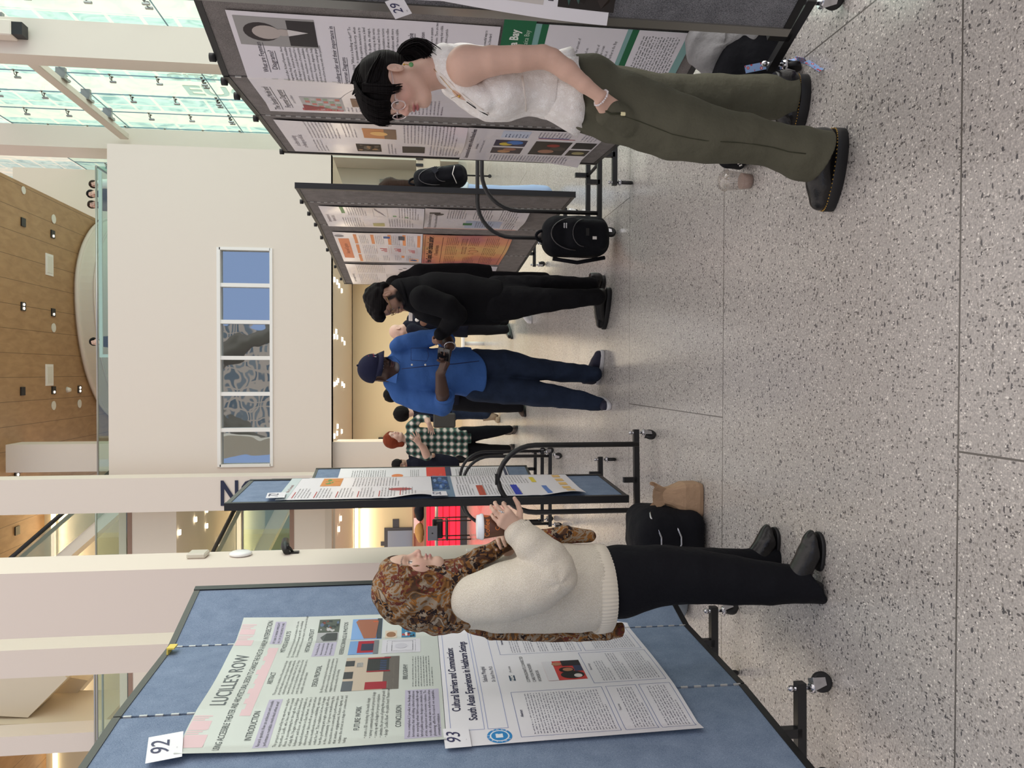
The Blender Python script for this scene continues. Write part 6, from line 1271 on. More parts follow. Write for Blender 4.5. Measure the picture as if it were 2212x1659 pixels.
def swf(P, ev0=S.ev):
    D = ev0(P); e = f.p(1200, 1245, -.2); q = P-e; r = np.sqrt((q**2).sum(1)); w = np.exp(-(r/.11)**2); a = np.arctan2(q[:, 2], q[:, 0]); e2 = f.p(1140, 1165, -.18); q2 = P-e2; r2 = np.sqrt((q2**2).sum(1))
    D = D-.005*w*np.clip(r/.05,0,1)*np.sin(a*4+r*40)-.004*np.exp(-(r2/.06)**2)*np.sin(r2*190); return D
S.noise = [(.0065, 12, (1, 1, 1), 11), (.002, 34, (1, 1, 1), 12)]; S.plane(f.p(1290, 1268, .03), (0, 0, -1), .02); _e = S.ev; S.ev = lambda P, g=swf: g(P)
swt = sculpt(S, .0045, 'sweater', m_cream_knit, Hj, smooth=2)
# ribbed hem and cuff: many fine vertical ribs
def ribband(name, ca, cb, ra, rb, nr, m, parent, sy=1.0, amp=.03):
    ca = np.array(ca); cb = np.array(cb); ax = cb-ca; ax /= np.linalg.norm(ax); u = np.cross(ax, [0, 1, 0]); u /= np.linalg.norm(u); v = np.cross(ax, u); N_ = nr*4; mb = MB()
    for t, rr in ((0, 1), (.1, 1.03), (.5, 1.035), (.9, 1.02), (1, .97)):
        for i in range(N_):
            a = 2*math.pi*i/N_; w = 1+amp*math.cos(a*nr); r_ = (ra*(1-t)+rb*t)*rr; mb.v.append(tuple(ca+(cb-ca)*t+u*r_*math.cos(a)*w+v*r_*math.sin(a)*w*sy))
    for j in range(4):
        for i in range(N_): mb.face((j*N_+i, j*N_+(i+1) % N_, (j+1)*N_+(i+1) % N_, (j+1)*N_+i), True)
    mb.face(list(range(N_))); mb.face([4*N_+i for i in range(N_)][::-1]); return mb.build(name, m, parent)
ribband('hem_rib', f.p(1276, 1271, .03), f.p(1312, 1269, .03), f.r(94), f.r(92), 72, mat('cream_rib_plain', rgb(226, 219, 204), rough=.9, spec=.1), swt, 1.07, .012)
ribband('cuff_rib', f.p(1128, 1157, -.175), wr+(wr-f.p(1128, 1157, -.175))*.9, f.r(29), f.r(26), 30, MATS['cream_rib_plain'], swt, 1, .03)
mb = MB(); mb.tube([f.p(1012, 1345, -.11), f.p(1060, 1330, -.19), f.p(1120, 1318, -.225), f.p(1180, 1300, -.21)], .003, 5)
# trousers
S = Sdf(.03)
S.chain([(f.p(1285, 1262, .03), f.r(78)), (f.p(1340, 1255, .02), f.r(80)), (f.p(1420, 1243, .0), f.r(68)), (f.p(1500, 1245, -.03), f.r(60)), (f.p(1580, 1252, -.06), f.r(54)), (f.p(1660, 1260, -.09), f.r(46)), (f.p(1730, 1262, -.11), f.r(40)), (f.p(1775, 1262, -.12), f.r(42))], k=.03)
S.chain([(f.p(1340, 1245, .10), f.r(70)), (f.p(1440, 1232, .13), f.r(58)), (f.p(1540, 1225, .17), f.r(44)), (f.p(1620, 1215, .2), f.r(32)), (f.p(1685, 1202, .22), f.r(30))], k=.03)
S.noise = [(.003, 16, (1, 1, .4), 21)]
def hjh(P, ev0=S.ev):
    D = ev0(P); near = P[:, 1] < f.p(1700, 1230, .05)[1]; a = f.p(1742, 1240, -.11); d1 = (P-a)@(np.array([.62, 0, -1.])/1.18); d2 = f.p(1684, 1202, .2)[2]-P[:, 2]; return np.maximum(D, np.where(P[:, 2] < .4, np.where(near, d1, d2), -1))
S.ev = hjh; sculpt(S, .006, 'trousers', m_blk_c, Hj, smooth=2); flush()
def boot(parent, heel, toe, hh=.045, w=.042, top=.17, **k):
    heel = np.array([heel[0], heel[1], 0]); toe = np.array([toe[0], toe[1], 0]); d = toe-heel; L = np.linalg.norm(d); d /= L; u = np.array([0, 0, 1.]); P = lambda x, z: heel+d*L*x+u*z; S = Sdf(.03)
    S.chain([(P(.16, hh+.035), w*.8), (P(.45, hh*.7+.034), w*.78), (P(.7, .038), w*.95), (P(.86, .032), w*.78), (P(.93, .028), w*.6)], k=.03); S.chain([(P(.18, hh+.03), w*.85), (P(.2, top), w*.88)], k=.03); S.cap(P(.3, top*.62), P(.6, .055), w*.7, w*.68, k=.03); S.plane(P(.5, .012), np.array([0, 0, -1.])-d*(-hh/L*.8), .003)
    o = sculpt(S, .0045, 'boot', m_leather, parent, **k); outline(None, 28, w*.8, w, P(.40, 0), P(1, 0), 0, .014, m_sole, 'sole', o)
    mb = MB(); q = P(.12, 0); mb.box((q[0], q[1], hh*.5), (.06, .062, hh), rz=math.atan2(d[1], d[0]), bev=.008); mb.build('heel', m_sole, o); return o
boot(Hj, atZ(1772, 1290), atZ(1772, 1148)); boot(Hj, atZ(1682, 1232), atZ(1675, 1138))
mb = MB(); c = np.array([0., 0, 0]); rp = f.p(1083, 1105, -.215); mb.tube([rp+np.array([.0095*math.cos(a)*.4, .0105*math.sin(a), .0095*math.cos(a)]) for a in np.linspace(0, 6.28, 15)[:-1]], .0011, 6, closed=True); mb.sph(rp+np.array([0, -.0115, 0]), .0035, 8, 6); mb.build('ring', m_chr, Hj)
# coffee cup
cp = empty('coffee_cup', tuple(f.p(1100, 1140, -.11)), 'brown and orange paper coffee cup with white lid held by the person in headscarf', 'cup')
ct = f.p(1040, 1138, -.125); cb = ct-np.array([0, 0, .094]); m_cup = bpy.data.materials.new('cup_paper'); m_cup.use_nodes = True; n = m_cup.node_tree.nodes; l = m_cup.node_tree.links; t = n.new('ShaderNodeTexCoord'); nz = n.new('ShaderNodeTexNoise'); nz.inputs['Scale'].default_value = 11; nz.inputs['Detail'].default_value = 1; l.new(t.outputs['Object'], nz.inputs[0])
l.new(ramp(n, l, nz.outputs[0], [(0, rgb(94, 58, 42)), (.60, rgb(206, 100, 44))]), n['Principled BSDF'].inputs['Base Color']); n['Principled BSDF'].inputs['Roughness'].default_value = .4
mb = MB(); mb.lathe([(.028, 0), (.029, .002), (.0405, .092), (.040, .094)], cb, 36); cu = mb.build('cup_body', m_cup, cp)
mb = MB(); mb.lathe([(.0425, -.006), (.0440, -.004), (.0440, .003), (.0415, .006), (.0400, .014), (.0385, .016), (.030, .014)], ct, 36); mb.build('lid', mat('lid_white', rgb(240, 244, 250), rough=.3), cp)
v, fc = textmesh("Coffee", .024)
v2, f2 = textmesh('Coffee', .021); mb = MB(); mo = mat('cup_orange', rgb(232, 130, 50), rough=.4)
for (vv, ff, z0, a0) in ((v, fc, .070, -2.35), (v2, f2, .036, -1.75)):
    mb.add([cb+np.array([(.0402-(.093-(z0+q[1]))*.1255+.0006)*math.cos(a0+q[0]/.038), (.0402-(.093-(z0+q[1]))*.1255+.0006)*math.sin(a0+q[0]/.038), z0+q[1]]) for q in vv], ff)
mb.build('lettering', mo, cu)
# ================================================================ 3. man in the blue shirt
Bm = empty('person', (-.1, 5.5, 0), 'person in navy cap, bright blue shirt and jeans looking down at a phone', 'person')
f = Fig(5.58); hf = np.array([.50, -.78, -.32]); HM = basis(hf, roll=-.02); ho = f.p(822, 798, .03); sc = 1.08
S = Sdf(.02); T = head(S, ho, HM, sc, lids=.8); O = lambda x, y, z: ho+sc*(HM@np.array([x, y, z]))
S.chain([(f.p(838, 805, .05), .065), (f.p(862, 806, .09), .07)], k=.04); SH = Sdf(.02); SH.chain([(f.p(866, 806, .09), .075), (f.p(900, 803, .1), .15), (f.p(1010, 806, .1), .16)], k=.04)
SH.chain([(f.p(875, 855, .06), .07), (f.p(958, 880, .0), .055)], k=.03); S.chain([(f.p(959, 872, -.04), .052), (f.p(955, 845, -.16), .048), (f.p(951, 808, -.25), .034)], k=.03)
wr = f.p(951, 808, -.25); hand(S, wr, f.p(962, 782, -.27)-wr, np.array([-.1, -.5, .8]), 1, L=.205, curls=[(18, 22, 14), (16, 20, 14), (16, 20, 14), (20, 24, 18)], thumb=(.9, .55), spread=.03, fat=1.12)
SH.chain([(f.p(872, 742, .08), .065), (f.p(945, 727, .05), .055)], k=.03); S.chain([(f.p(958, 733, -.04), .046), (f.p(966, 738, -.12), .046), (f.p(972, 748, -.22), .034)], k=.03)
wr = f.p(972, 748, -.22); hand(S, wr, f.p(968, 768, -.25)-wr, np.array([.1, -.3, 1.]), -1, L=.19, curls=[(30, 40, 30)]*4, thumb=(.7, .5), spread=.03, fat=1.1)
SH.chain([(f.p(1030, 830, .1), .1), (f.p(1150, 850, .06), .07), (f.p(1270, 870, 0), .045)], k=.04); SH.chain([(f.p(1030, 785, .1), .1), (f.p(1150, 797, .1), .07), (f.p(1270, 808, .1), .045)], k=.04)
pl = [(T(.075, 0, -.094), (.034, .03, .022), HM, (.38, .36, .35), .8), (T(.09, 0, -.036), (.02, .03, .006), HM, (.06, .04, .035), .8)]+face_paint(T, HM, sc, (.16, .07, .06), brow=(.02, .015, .013))
later(S, SH, .0055, 'body', m_skin2, Bm, pl, (.085, .043, .030))
S = Sdf(.02); S.ell(O(-.008, 0, .052), np.array((.112, .094, .100))*sc, HM, k=.02, clip=(O(0, 0, .030), HM@np.array([.05, 0, -1.0]))); m_cap = cloth('navy_cap', rgb(30, 32, 56), b=(('n', 300, .2),)); cpo = sculpt(S, .005, 'cap', m_cap, Bm)
mb = MB(); n_ = 14; vs = []; 
for j, (rx, z_) in enumerate(((0, .042), (.5, .040), (1, .030))):
    for i in range(n_+1):
        a = math.pi*(i/n_-.5)*.86; vs.append(O(.02+.08*math.cos(a)+rx*.075*math.cos(a), .088*math.sin(a)*(1-.04*rx)*1.02, z_-.012*abs(math.sin(a))**2*rx*2))
mb.add(vs, [(j*(n_+1)+i, j*(n_+1)+i+1, (j+1)*(n_+1)+i+1, (j+1)*(n_+1)+i) for j in range(2) for i in range(n_)], True); bo = mb.build('brim', m_cap, cpo); md = bo.modifiers.new('t', 'SOLIDIFY'); md.thickness = .004
mb = MB(); mb.sph(O(-.008, 0, .155), .008, 8, 6); mb.build('button', m_cap, cpo)
def patch(fn, pts, m, name, parent, sh=(0, 0)):
    mb = MB(); mb.add([fn(a, b_) for a, b_ in pts], [tuple(range(len(pts)))]); return mb.build(name, m, parent)
capf = lambda a, b_: O(-.008+.1135*math.cos(b_)*math.cos(a), .0955*math.cos(b_)*math.sin(a), .052+.1015*math.sin(b_))
patch(capf, [(.26, .22), (.62, .22), (.45, .62)], mat('cap_red', rgb(214, 40, 44), rough=.5), 'red_badge', cpo); patch(capf, [(.22, .08), (.66, .08), (.66, .2), (.22, .2)], m_fr, 'white_badge', cpo)
S = Sdf(.03)
S.chain([(f.p(872, 803, .11), f.r(44)), (f.p(905, 800, .12), f.r(55)), (f.p(960, 803, .12), f.r(53)), (f.p(1010, 806, .11), f.r(55)), (f.p(1045, 808, .1), f.r(56))], k=.05, sc=(1, 1.15, 1))
S.chain([(f.p(868, 848, .08), f.r(24)), (f.p(915, 866, .04), f.r(25)), (f.p(955, 876, .0), f.r(22)), (f.p(962, 862, -.08), f.r(19))], k=.03); S.chain([(f.p(866, 748, .1), f.r(23)), (f.p(910, 735, .08), f.r(22)), (f.p(948, 728, .03), f.r(19)), (f.p(962, 734, -.06), f.r(18))], k=.03)
S.chain([(f.p(846, 826, .08), .05), (f.p(846, 780, .1), .045)], k=.03); S.cap(f.p(838, 806, -.06), f.p(850, 800, -.1), .035, .02, k=.01, op='s')
S.noise = [(.011, 11, (1, 1, 1), 31), (.004, 30, (1, 1, .7), 32)]
def hem(P, ev0=S.ev): D = ev0(P); zc = f.p(1044, 808, .1)[2]+.10*np.clip(np.abs(P[:, 0]-f.p(1044, 812, .1)[0])/.19, 0, 1)**3-.012; return np.maximum(D, zc-P[:, 2])
S.ev = hem; sh = sculpt(S, .0065, 'shirt', m_shirt, Bm, smooth=2)
def ring(name, c, nrm, r, tr, m, parent, ry=None, n=20, **k):
    nrm = np.array(nrm, float); nrm /= np.linalg.norm(nrm); a = np.cross(nrm, [0.1, .2, 1]); a /= np.linalg.norm(a); b_ = np.cross(nrm, a); mb = MB(); mb.tube([np.array(c)+a*r*math.cos(t)+b_*(ry or r)*math.sin(t) for t in np.linspace(0, 6.2832, n+1)[:-1]], tr, 6, closed=True); return mb.build(name, m, parent, **k)
ring('rolled_cuff', f.p(961, 856, -.10), f.p(953, 830, -.2)-f.p(962, 866, -.06), .058, .016, m_shirt, sh); ring('rolled_cuff', f.p(964, 736, -.08), f.p(970, 744, -.18)-f.p(962, 734, -.06), .052, .014, m_shirt, sh)
for (a, b_, c_) in (((838, 822, .0), (856, 828, -.07), (862, 806, -.1)), ((836, 772, .02), (850, 768, -.06), (866, 784, -.1))):
    mb = MB(); A, B_, C_ = f.p(*a), f.p(*b_), f.p(*c_); mb.add([A, B_, C_, A+[0, -.03, .015], B_+[0, -.02, .0], C_+[0, -.012, .01]], [(0, 1, 2), (3, 5, 4), (0, 3, 4, 1), (1, 4, 5, 2), (2, 5, 3, 0)]); mb.build('collar', m_shirt, sh)
m_navy_l = mat('dark_seam', rgb(22, 40, 86), rough=.7); mb = MB(); mb.tube([f.p(868, 797, -.15), f.p(905, 793, -.175), f.p(935, 790, -.17), f.p(985, 786, -.165), f.p(1035, 780, -.18)], .0035, 5); mb.build('placket', m_navy_l, sh)
mb = MB(); q = [f.p(888, 778, -.165), f.p(888, 752, -.135), f.p(922, 752, -.13), f.p(926, 768, -.15), f.p(922, 780, -.165)]; mb.tube(q+[q[0]], .002, 5); mb.build('chest_pocket', m_navy_l, sh)
for x in (890, 919): mb = MB(); mb.sph(f.p(x, 788, -.19), .0075, 10, 8); mb.build('button', mat('pearl_button', rgb(225, 220, 210), rough=.2), sh)
S = Sdf(.03); S.chain([(f.p(1030, 835, .1), f.r(34)), (f.p(1090, 842, .09), f.r(33)), (f.p(1150, 849, .06), f.r(28)), (f.p(1210, 857, .03), f.r(23)), (f.p(1260, 866, .0), f.r(20)), (f.p(1292, 872, -.02), f.r(16))], k=.03); S.chain([(f.p(1030, 788, .1), f.r(36)), (f.p(1090, 787, .1), f.r(32)), (f.p(1150, 797, .1), f.r(25)), (f.p(1210, 803, .1), f.r(22)), (f.p(1260, 806, .1), f.r(20)), (f.p(1284, 808, .1), f.r(17))], k=.03)
S.noise = [(.006, 16, (1, 1, .7), 41), (.003, 40, (1, 1, 1), 42)]; sculpt(S, .0075, 'jeans', m_denim, Bm, smooth=2); flush()
m_sn = mat('navy_sneaker', rgb(38, 38, 60), rough=.7); 
shoe(Bm, atZ(1300, 866)+[0, .14, 0], atZ(1322, 878), w=.048, sole=.03, top=.12, m=m_sn, ms=m_wsole, kind='sneaker'); shoe(Bm, atZ(1293, 830), atZ(1306, 757), w=.05, sole=.03, top=.12, m=m_sn, ms=m_wsole, kind='sneaker')
ring('wristwatch', f.p(972, 748, -.215), f.p(968, 768, -.25)-f.p(966, 738, -.12), .036, .007, m_chr, Bm)
ph = MB(); Mx = np.array(Matrix.Rotation(.5, 3, 'X') @ Matrix.Rotation(-.15, 3, 'Z')); ph.box(f.p(959, 765, -.30), (.09, .16, .011), M=Mx, bev=.004); o = ph.build('smartphone', mat('phone_glass', rgb(12, 12, 15), rough=.1)); o['label'] = 'black smartphone held in both hands of the person in the blue shirt'; o['category'] = 'phone'
# ================================================================ 4. man in black
Km = empty('person', (.5, 5.55, 0), 'bearded person with glasses dressed all in black, bending the head, beside middle grey board', 'person')
f = Fig(5.42); hf = np.array([-.88, -.12, -.45]); HM = basis(hf); ho = f.p(838, 645, .0); sc = 1.08
S = Sdf(.02); T = head(S, ho, HM, sc, lids=.8); O = lambda x, y, z: ho+sc*(HM@np.array([x, y, z]))
S.chain([(f.p(852, 636, .02), .068), (f.p(876, 632, .04), .075)], k=.04); SH = Sdf(.02); SH.chain([(f.p(884, 630, .04), .08), (f.p(930, 640, .05), .17), (f.p(1060, 652, .04), .17)], k=.04); SH.chain([(f.p(1080, 648, .0), .12), (f.p(1200, 645, -.05), .07), (f.p(1285, 640, -.06), .045)], k=.04); SH.chain([(f.p(1080, 630, .1), .11), (f.p(1280, 614, .14), .045)], k=.04)
hand(S, f.p(955, 716, -.05), np.array([-.8, 0, .3]), np.array([0, .6, .8]), 1, L=.17, curls=[(70, 80, 50)]*4, thumb=(.4, .5))
blk = (.012, .01, .01)
pl = [(T(.05, 0, -.088), (.07, .08, .036), HM, blk, .4), (T(.09, 0, -.036), (.024, .034, .009), HM, blk, .5)]+[(T(.03, s*.055, -.068), (.05, .032, .032), HM, blk, .5) for s in (-1, 1)]+[(T(.018, s*.068, -.018), (.014, .02, .04), HM, blk, .6) for s in (-1, 1)]+face_paint(T, HM, sc, (.26, .12, .10), brow=(.01, .01, .01))
later(S, SH, .0055, 'body', m_skin3, Km, pl, (.35, .20, .14))
S = Sdf(.02); S.ell(O(-.015, 0, .055), np.array((.112, .092, .098))*sc, HM, k=.02); S.ell(O(.06, 0, .105), np.array((.06, .07, .045))*sc, HM, k=.03); S.ell(O(-.075, 0, .0), np.array((.04, .06, .05))*sc, HM, k=.03)
S.ell(O(.10, 0, -.02), np.array((.062, .11, .085))*sc, HM, k=.012, op='s'); S.cap(O(.0, -.1, -.03), O(.0, .1, -.03), .055*sc, .055*sc, k=.012, op='s'); S.noise = [(.006, 55, (1, 1, 1), 51)]; sculpt(S, .005, 'hair', m_hblack, Km)
gb = MB(); 
for s in (-1, 1):
    gb.tube([O(.100, s*.032+.024*math.cos(a), .008+.02*math.sin(a)) for a in np.linspace(0, 6.2832, 19)[:-1]], .0018, 6, closed=True); gb.tube([O(.098, s*.056, .012), O(.04, s*.078, .012), O(-.01, s*.082, .008)], .003, 6)
gb.tube([O(.102, -.01, .01), O(.106, 0, .012), O(.102, .01, .01)], .002, 6); gb.build('glasses', mat('brass_wire', rgb(170, 140, 100), rough=.3, metal=.8), Km)
S = Sdf(.03); S.chain([(f.p(898, 636, .05), f.r(40)), (f.p(940, 642, .06), f.r(55)), (f.p(1000, 647, .06), f.r(57)), (f.p(1060, 652, .05), f.r(50)), (f.p(1076, 653, .05), f.r(49))], k=.05, sc=(1, 1.05, 1))
S.chain([(f.p(868, 630, .04), .098), (f.p(892, 634, .05), .11)], k=.03); S.chain([(f.p(915, 645, -.16), f.r(28)), (f.p(965, 662, -.2), f.r(25)), (f.p(985, 680, -.18), f.r(22)), (f.p(962, 712, -.1), f.r(17))], k=.03); S.chain([(f.p(915, 670, .12), f.r(24)), (f.p(975, 700, .0), f.r(18)), (f.p(950, 722, -.12), f.r(13))], k=.03)
S.cap(f.p(852, 640, .02), f.p(868, 634, .03), .078, .078, k=.006, op='s'); S.noise = [(.006, 12, (1, 1, 1), 52)]; S.plane(f.p(1082, 650, .05), (0, 0, -1), .02); jk = sculpt(S, .0075, 'jacket', m_bknit, Km, smooth=2)
ring('collar', f.p(872, 634, .03), (-.35, -.05, 1), .098, .014, m_bknit, jk, n=26)
S = Sdf(.03); S.chain([(f.p(1070, 655, .02), f.r(43)), (f.p(1110, 654, .0), f.r(36)), (f.p(1180, 649, -.04), f.r(25)), (f.p(1240, 645, -.06), f.r(21)), (f.p(1288, 641, -.06), f.r(19))], k=.03); S.chain([(f.p(1075, 632, .1), f.r(38)), (f.p(1180, 617, .13), f.r(22)), (f.p(1278, 614, .14), f.r(16))], k=.03); S.noise = [(.006, 16, (1, 1, .7), 53), (.003, 38, (1, 1, 1), 54)]; sculpt(S, .0075, 'trousers', m_bpants, Km, smooth=2); flush()
shoe(Km, atZ(1321, 622), atZ(1308, 711), w=.052, sole=.035, top=.11, kind='shoe'); shoe(Km, atZ(1308, 598), atZ(1302, 625), w=.05, sole=.03, top=.1, kind='shoe')
# ================================================================ smaller figures
def small(label, Y, loc, head_, hdir, body, arms, legs, skin, hairm, hair=None, clothm=None, legm=None, shoes=(), hsc=1.0, h=.011, bald=False, noise=True, painted=None, roll=0, hk=(.112, .095, .100), hx=-.012, base=SK_pale, hclip=True):
    f = Fig(Y); R = empty('person', (loc[0], loc[1], loc[2]), label, 'person'); HM = basis(hdir, roll=roll); ho = f.p(*head_); S = Sdf(.02); T = head(S, ho, HM, hsc, lids=.45); O = lambda x, y, z: ho+hsc*(HM@np.array([x, y, z]))
    S.cap(O(-.02, 0, -.05), f.p(*body[0][:3]), .055, .06, k=.04); SH = Sdf(.02); SH.chain([(f.p(*q[:3]), f.r(q[3])*.85) for q in body], k=.05)
    for A in arms:
        n_ = A.get('n_s', len(A['p'])); SH.chain([(f.p(*q[:3]), f.r(q[3])*.8) for q in A['p'][:n_]], k=.02)
        if n_ < len(A['p']): S.chain([(f.p(*q[:3]), f.r(q[3])*.85) for q in A['p'][n_-1:]], k=.02)
    for A in arms:
        if 'h' in A: w = f.p(*A['p'][-1][:3]); hand(S, w, f.p(*A['h'])-w, A.get('n', (0, 1, 0)), A.get('s', 1), L=A.get('L', .18), curls=A.get('c', [(10, 15, 10)]*4), spread=A.get('sp', .15), fat=1.1, k=.006)
    for L_ in legs: SH.chain([(f.p(*q[:3]), f.r(q[3])*.7) for q in L_], k=.03)
    pl = face_paint(T, HM, hsc, (.40, .16, .14), brow=(.05, .03, .02)) if h < .02 else []
    later(S, SH, min(h, .0065), 'body', skin, R, pl+(painted(T, HM) if painted else []), base)
    if not bald:
        S = Sdf(.02); S.ell(O(hx, 0, .045), np.array(hk)*hsc, HM, k=.02)
        if hair:
            for q in hair: S.cap(O(*q[0]), O(*q[1]), q[2], q[3], k=.03)
        if hclip: S.ell(O(.105, 0, -.02), np.array((.06, .085, .085))*hsc, HM, k=.012, op='s'); S.noise = [(.004, 60, (1, 1, .5), 3)]
        sculpt(S, .0075, 'hair', hairm, R)
    S = Sdf(.03); S.chain([(f.p(*q[:3]), f.r(q[3])) for q in body], k=.05)
    for A in arms: n = A.get('n_s', len(A['p'])); S.chain([(f.p(*q[:3]), f.r(q[3])) for q in A['p'][:n]], k=.03)
    b = body[-1]; S.plane(f.p(b[0]+1, b[1], b[2]), (0, 0, -1), .02)
    if noise: S.noise = [(.008, 12, (1, 1, 1), 61)]
    tp = sculpt(S, h, 'top', clothm, R, smooth=2)
    if legs:
        S = Sdf(.03); [S.chain([(f.p(*q[:3]), f.r(q[3])) for q in L_], k=.03) for L_ in legs]; S.noise = [(.006, 18, (1, 1, .7), 62)]; sculpt(S, h, 'trousers', legm, R, smooth=2)
    flush()
    for s in shoes: shoe(R, atZ(*s[0]), atZ(*s[1]), m=s[2], ms=s[3] if len(s) > 3 else m_sole, sole=.03, top=.11)
    return R, f, O, tp
# bald man
R_, f_, O_, tp_ = small('bald person in black jacket with badges looking down, behind the person in black', 10.9, (.6, 10.9, 0), (862, 716, 0), (-.86, -.3, -.42), [(884, 704, .05, 14), (905, 700, .05, 25), (960, 700, .05, 28), (1010, 702, .05, 28)], [dict(p=[(890, 712, -.15, 12), (935, 725, -.2, 11), (955, 735, -.2, 8)]), dict(p=[(890, 690, .2, 12), (945, 700, .2, 10)])], [[(1005, 706, .0, 19), (1050, 711, 0, 13), (1090, 712, 0, 10)], [(1005, 692, .1, 19), (1090, 694, .12, 10)]], m_skin1, m_hbrown, clothm=m_navyc, legm=m_bpants, shoes=[((1098, 700), (1108, 731), m_leather)], bald=True, hsc=1.1)
mb = MB(); mb.sph(f_.p(901, 691, -.30), (.028, .01, .03), 8, 6); mb.build('white_badge', m_fr, tp_); mb = MB(); mb.sph(f_.p(915, 697, -.31), (.05, .01, .05), 10, 8); mb.build('round_patch', mat('patch_bronze', rgb(120, 84, 66), rough=.5), tp_)
# dark haired woman behind the beard
small('dark haired person with white badge, face peeking out behind the bearded one', 9.1, (.8, 9.1, 0), (868, 655, 0), (-.8, -.4, -.3), [(894, 650, .03, 16), (930, 645, .03, 26), (1000, 645, .03, 28)], [], [[(1000, 655, 0, 22), (1080, 665, 0, 13), (1140, 670, 0, 10)], [(1000, 635, .1, 22), (1140, 640, .1, 10)]], m_skin3, m_hblack, clothm=m_blk_c, legm=m_bpants, shoes=[((1143, 668), (1150, 697), m_wsole, m_wsole)], hsc=1.05, hair=[((-.06, 0, .02), (-.07, 0, -.16), .07, .05)], base=(.33, .19, .13))
mb = MB(); q = Fig(9.1).p(887, 684, -.14); mb.box(q, (.1, .01, .045), bev=.004); o = mb.build('name_badge', m_fr); o['label'] = 'white badge at the neck of the dark haired person behind the beard'; o['category'] = 'badge'
# another person in black behind the man in black (at his back)
small('person in black mostly hidden between the person in black and the grey board', 6.6, (1.0, 6.6, 0), (868, 622, 0), (-.6, .7, -.2), [(880, 612, .03, 26), (910, 606, .03, 34), (1000, 606, .03, 38), (1060, 610, .03, 38)], [], [[(1050, 612, 0, 28), (1130, 606, 0, 18), (1176, 603, 0, 15)]], m_skin3, m_hblack, clothm=m_bknit, legm=m_bpants, shoes=[((1190, 600), (1187, 625), m_leather)], base=(.33, .19, .13))
# person behind the blue shirt
small('person with short dark hair, mostly hidden behind the blue shirt at left', 9.7, (-.35, 9.7, 0), (853, 852, 0), (.3, .9, .0), [(874, 848, .03, 14), (900, 846, .03, 28), (960, 850, .03, 32), (990, 852, .03, 31)], [], [[(985, 868, 0, 20), (1060, 876, 0, 15), (1122, 880, 0, 11)], [(985, 840, 0, 20), (1122, 838, 0, 11)]], m_skin1, m_hblack, clothm=m_navyc, legm=m_blk_c, shoes=[((1130, 868), (1137, 899), mat('brown_suede', rgb(84, 70, 62), rough=.8))])
# person in navy with beige boots
R_, f_, O_, tp_ = small('person with black bob hair, long navy skirt and beige boots behind the plaid shirt', 12.7, (-.7, 12.7, 0), (874, 893, 0), (.4, .85, 0), [(896, 890, .03, 10), (915, 888, .03, 17), (960, 888, .03, 19), (985, 890, .03, 18)], [dict(p=[(900, 900, -.1, 8), (940, 905, -.15, 7)])], [[(985, 890, 0, 17), (1020, 891, 0, 15), (1046, 892, 0, 15)], [(985, 886, 0, 16), (1046, 884, 0, 15)]], m_skin1, m_hblack, clothm=m_navyc, legm=m_denim, hk=(.125, .12, .125), hsc=1.1)
m_bei = mat('beige_suede', rgb(168, 148, 124), rough=.8)
for y in (882, 900):
    q0 = f_.p(1044, y, 0); q = atZ(1076, y); mb = MB(); mb.tube([q0, (q0[0], q0[1], .10), (q0[0]-.02, q0[1], .03)], [.075, .06, .05], 12); mb.box((q0[0]-.05*(1 if y > 890 else .2), q0[1]-.03, .035), (.1, .24, .07), bev=.02); mb.build('boot', m_bei, R_)
tb = MB(); q = f_.p(960, 908, -.25); tb.box(q, (.24, .06, .36), bev=.02); t_ = tb.build('tote_bag', mat('grey_canvas', rgb(66, 64, 62), rough=.8)); t_['label'] = 'dark grey tote bag held by the person with the black bob'; t_['category'] = 'bag'
# woman in plaid
m_pl = bpy.data.materials.new('plaid_flannel'); m_pl.use_nodes = True; n = m_pl.node_tree.nodes; l = m_pl.node_tree.links; b = n['Principled BSDF']; b.inputs['Roughness'].default_value = .9
t = n.new('ShaderNodeTexCoord'); so = n.new('ShaderNodeSeparateXYZ'); l.new(t.outputs['Object'], so.inputs[0])
def mth4(op, a, b_=0):
    x = n.new('ShaderNodeMath'); x.operation = op
    for i, q in enumerate((a, b_)):
        if hasattr(q, 'links'): l.new(q, x.inputs[i])
        else: x.inputs[i].default_value = q
    return x.outputs[0]
st_ = lambda o_: mth4('SINE', mth4('MULTIPLY', o_, 70)); sm_ = mth4('MULTIPLY', mth4('ADD', mth4('ADD', st_(so.outputs[0]), st_(so.outputs[2])), 2.0), .25)
l.new(ramp(n, l, sm_, [(.12, rgb(22, 26, 26)), (.45, rgb(50, 92, 84)), (.6, rgb(120, 120, 112)), (.88, rgb(226, 216, 208))], 'LINEAR'), b.inputs['Base Color'])
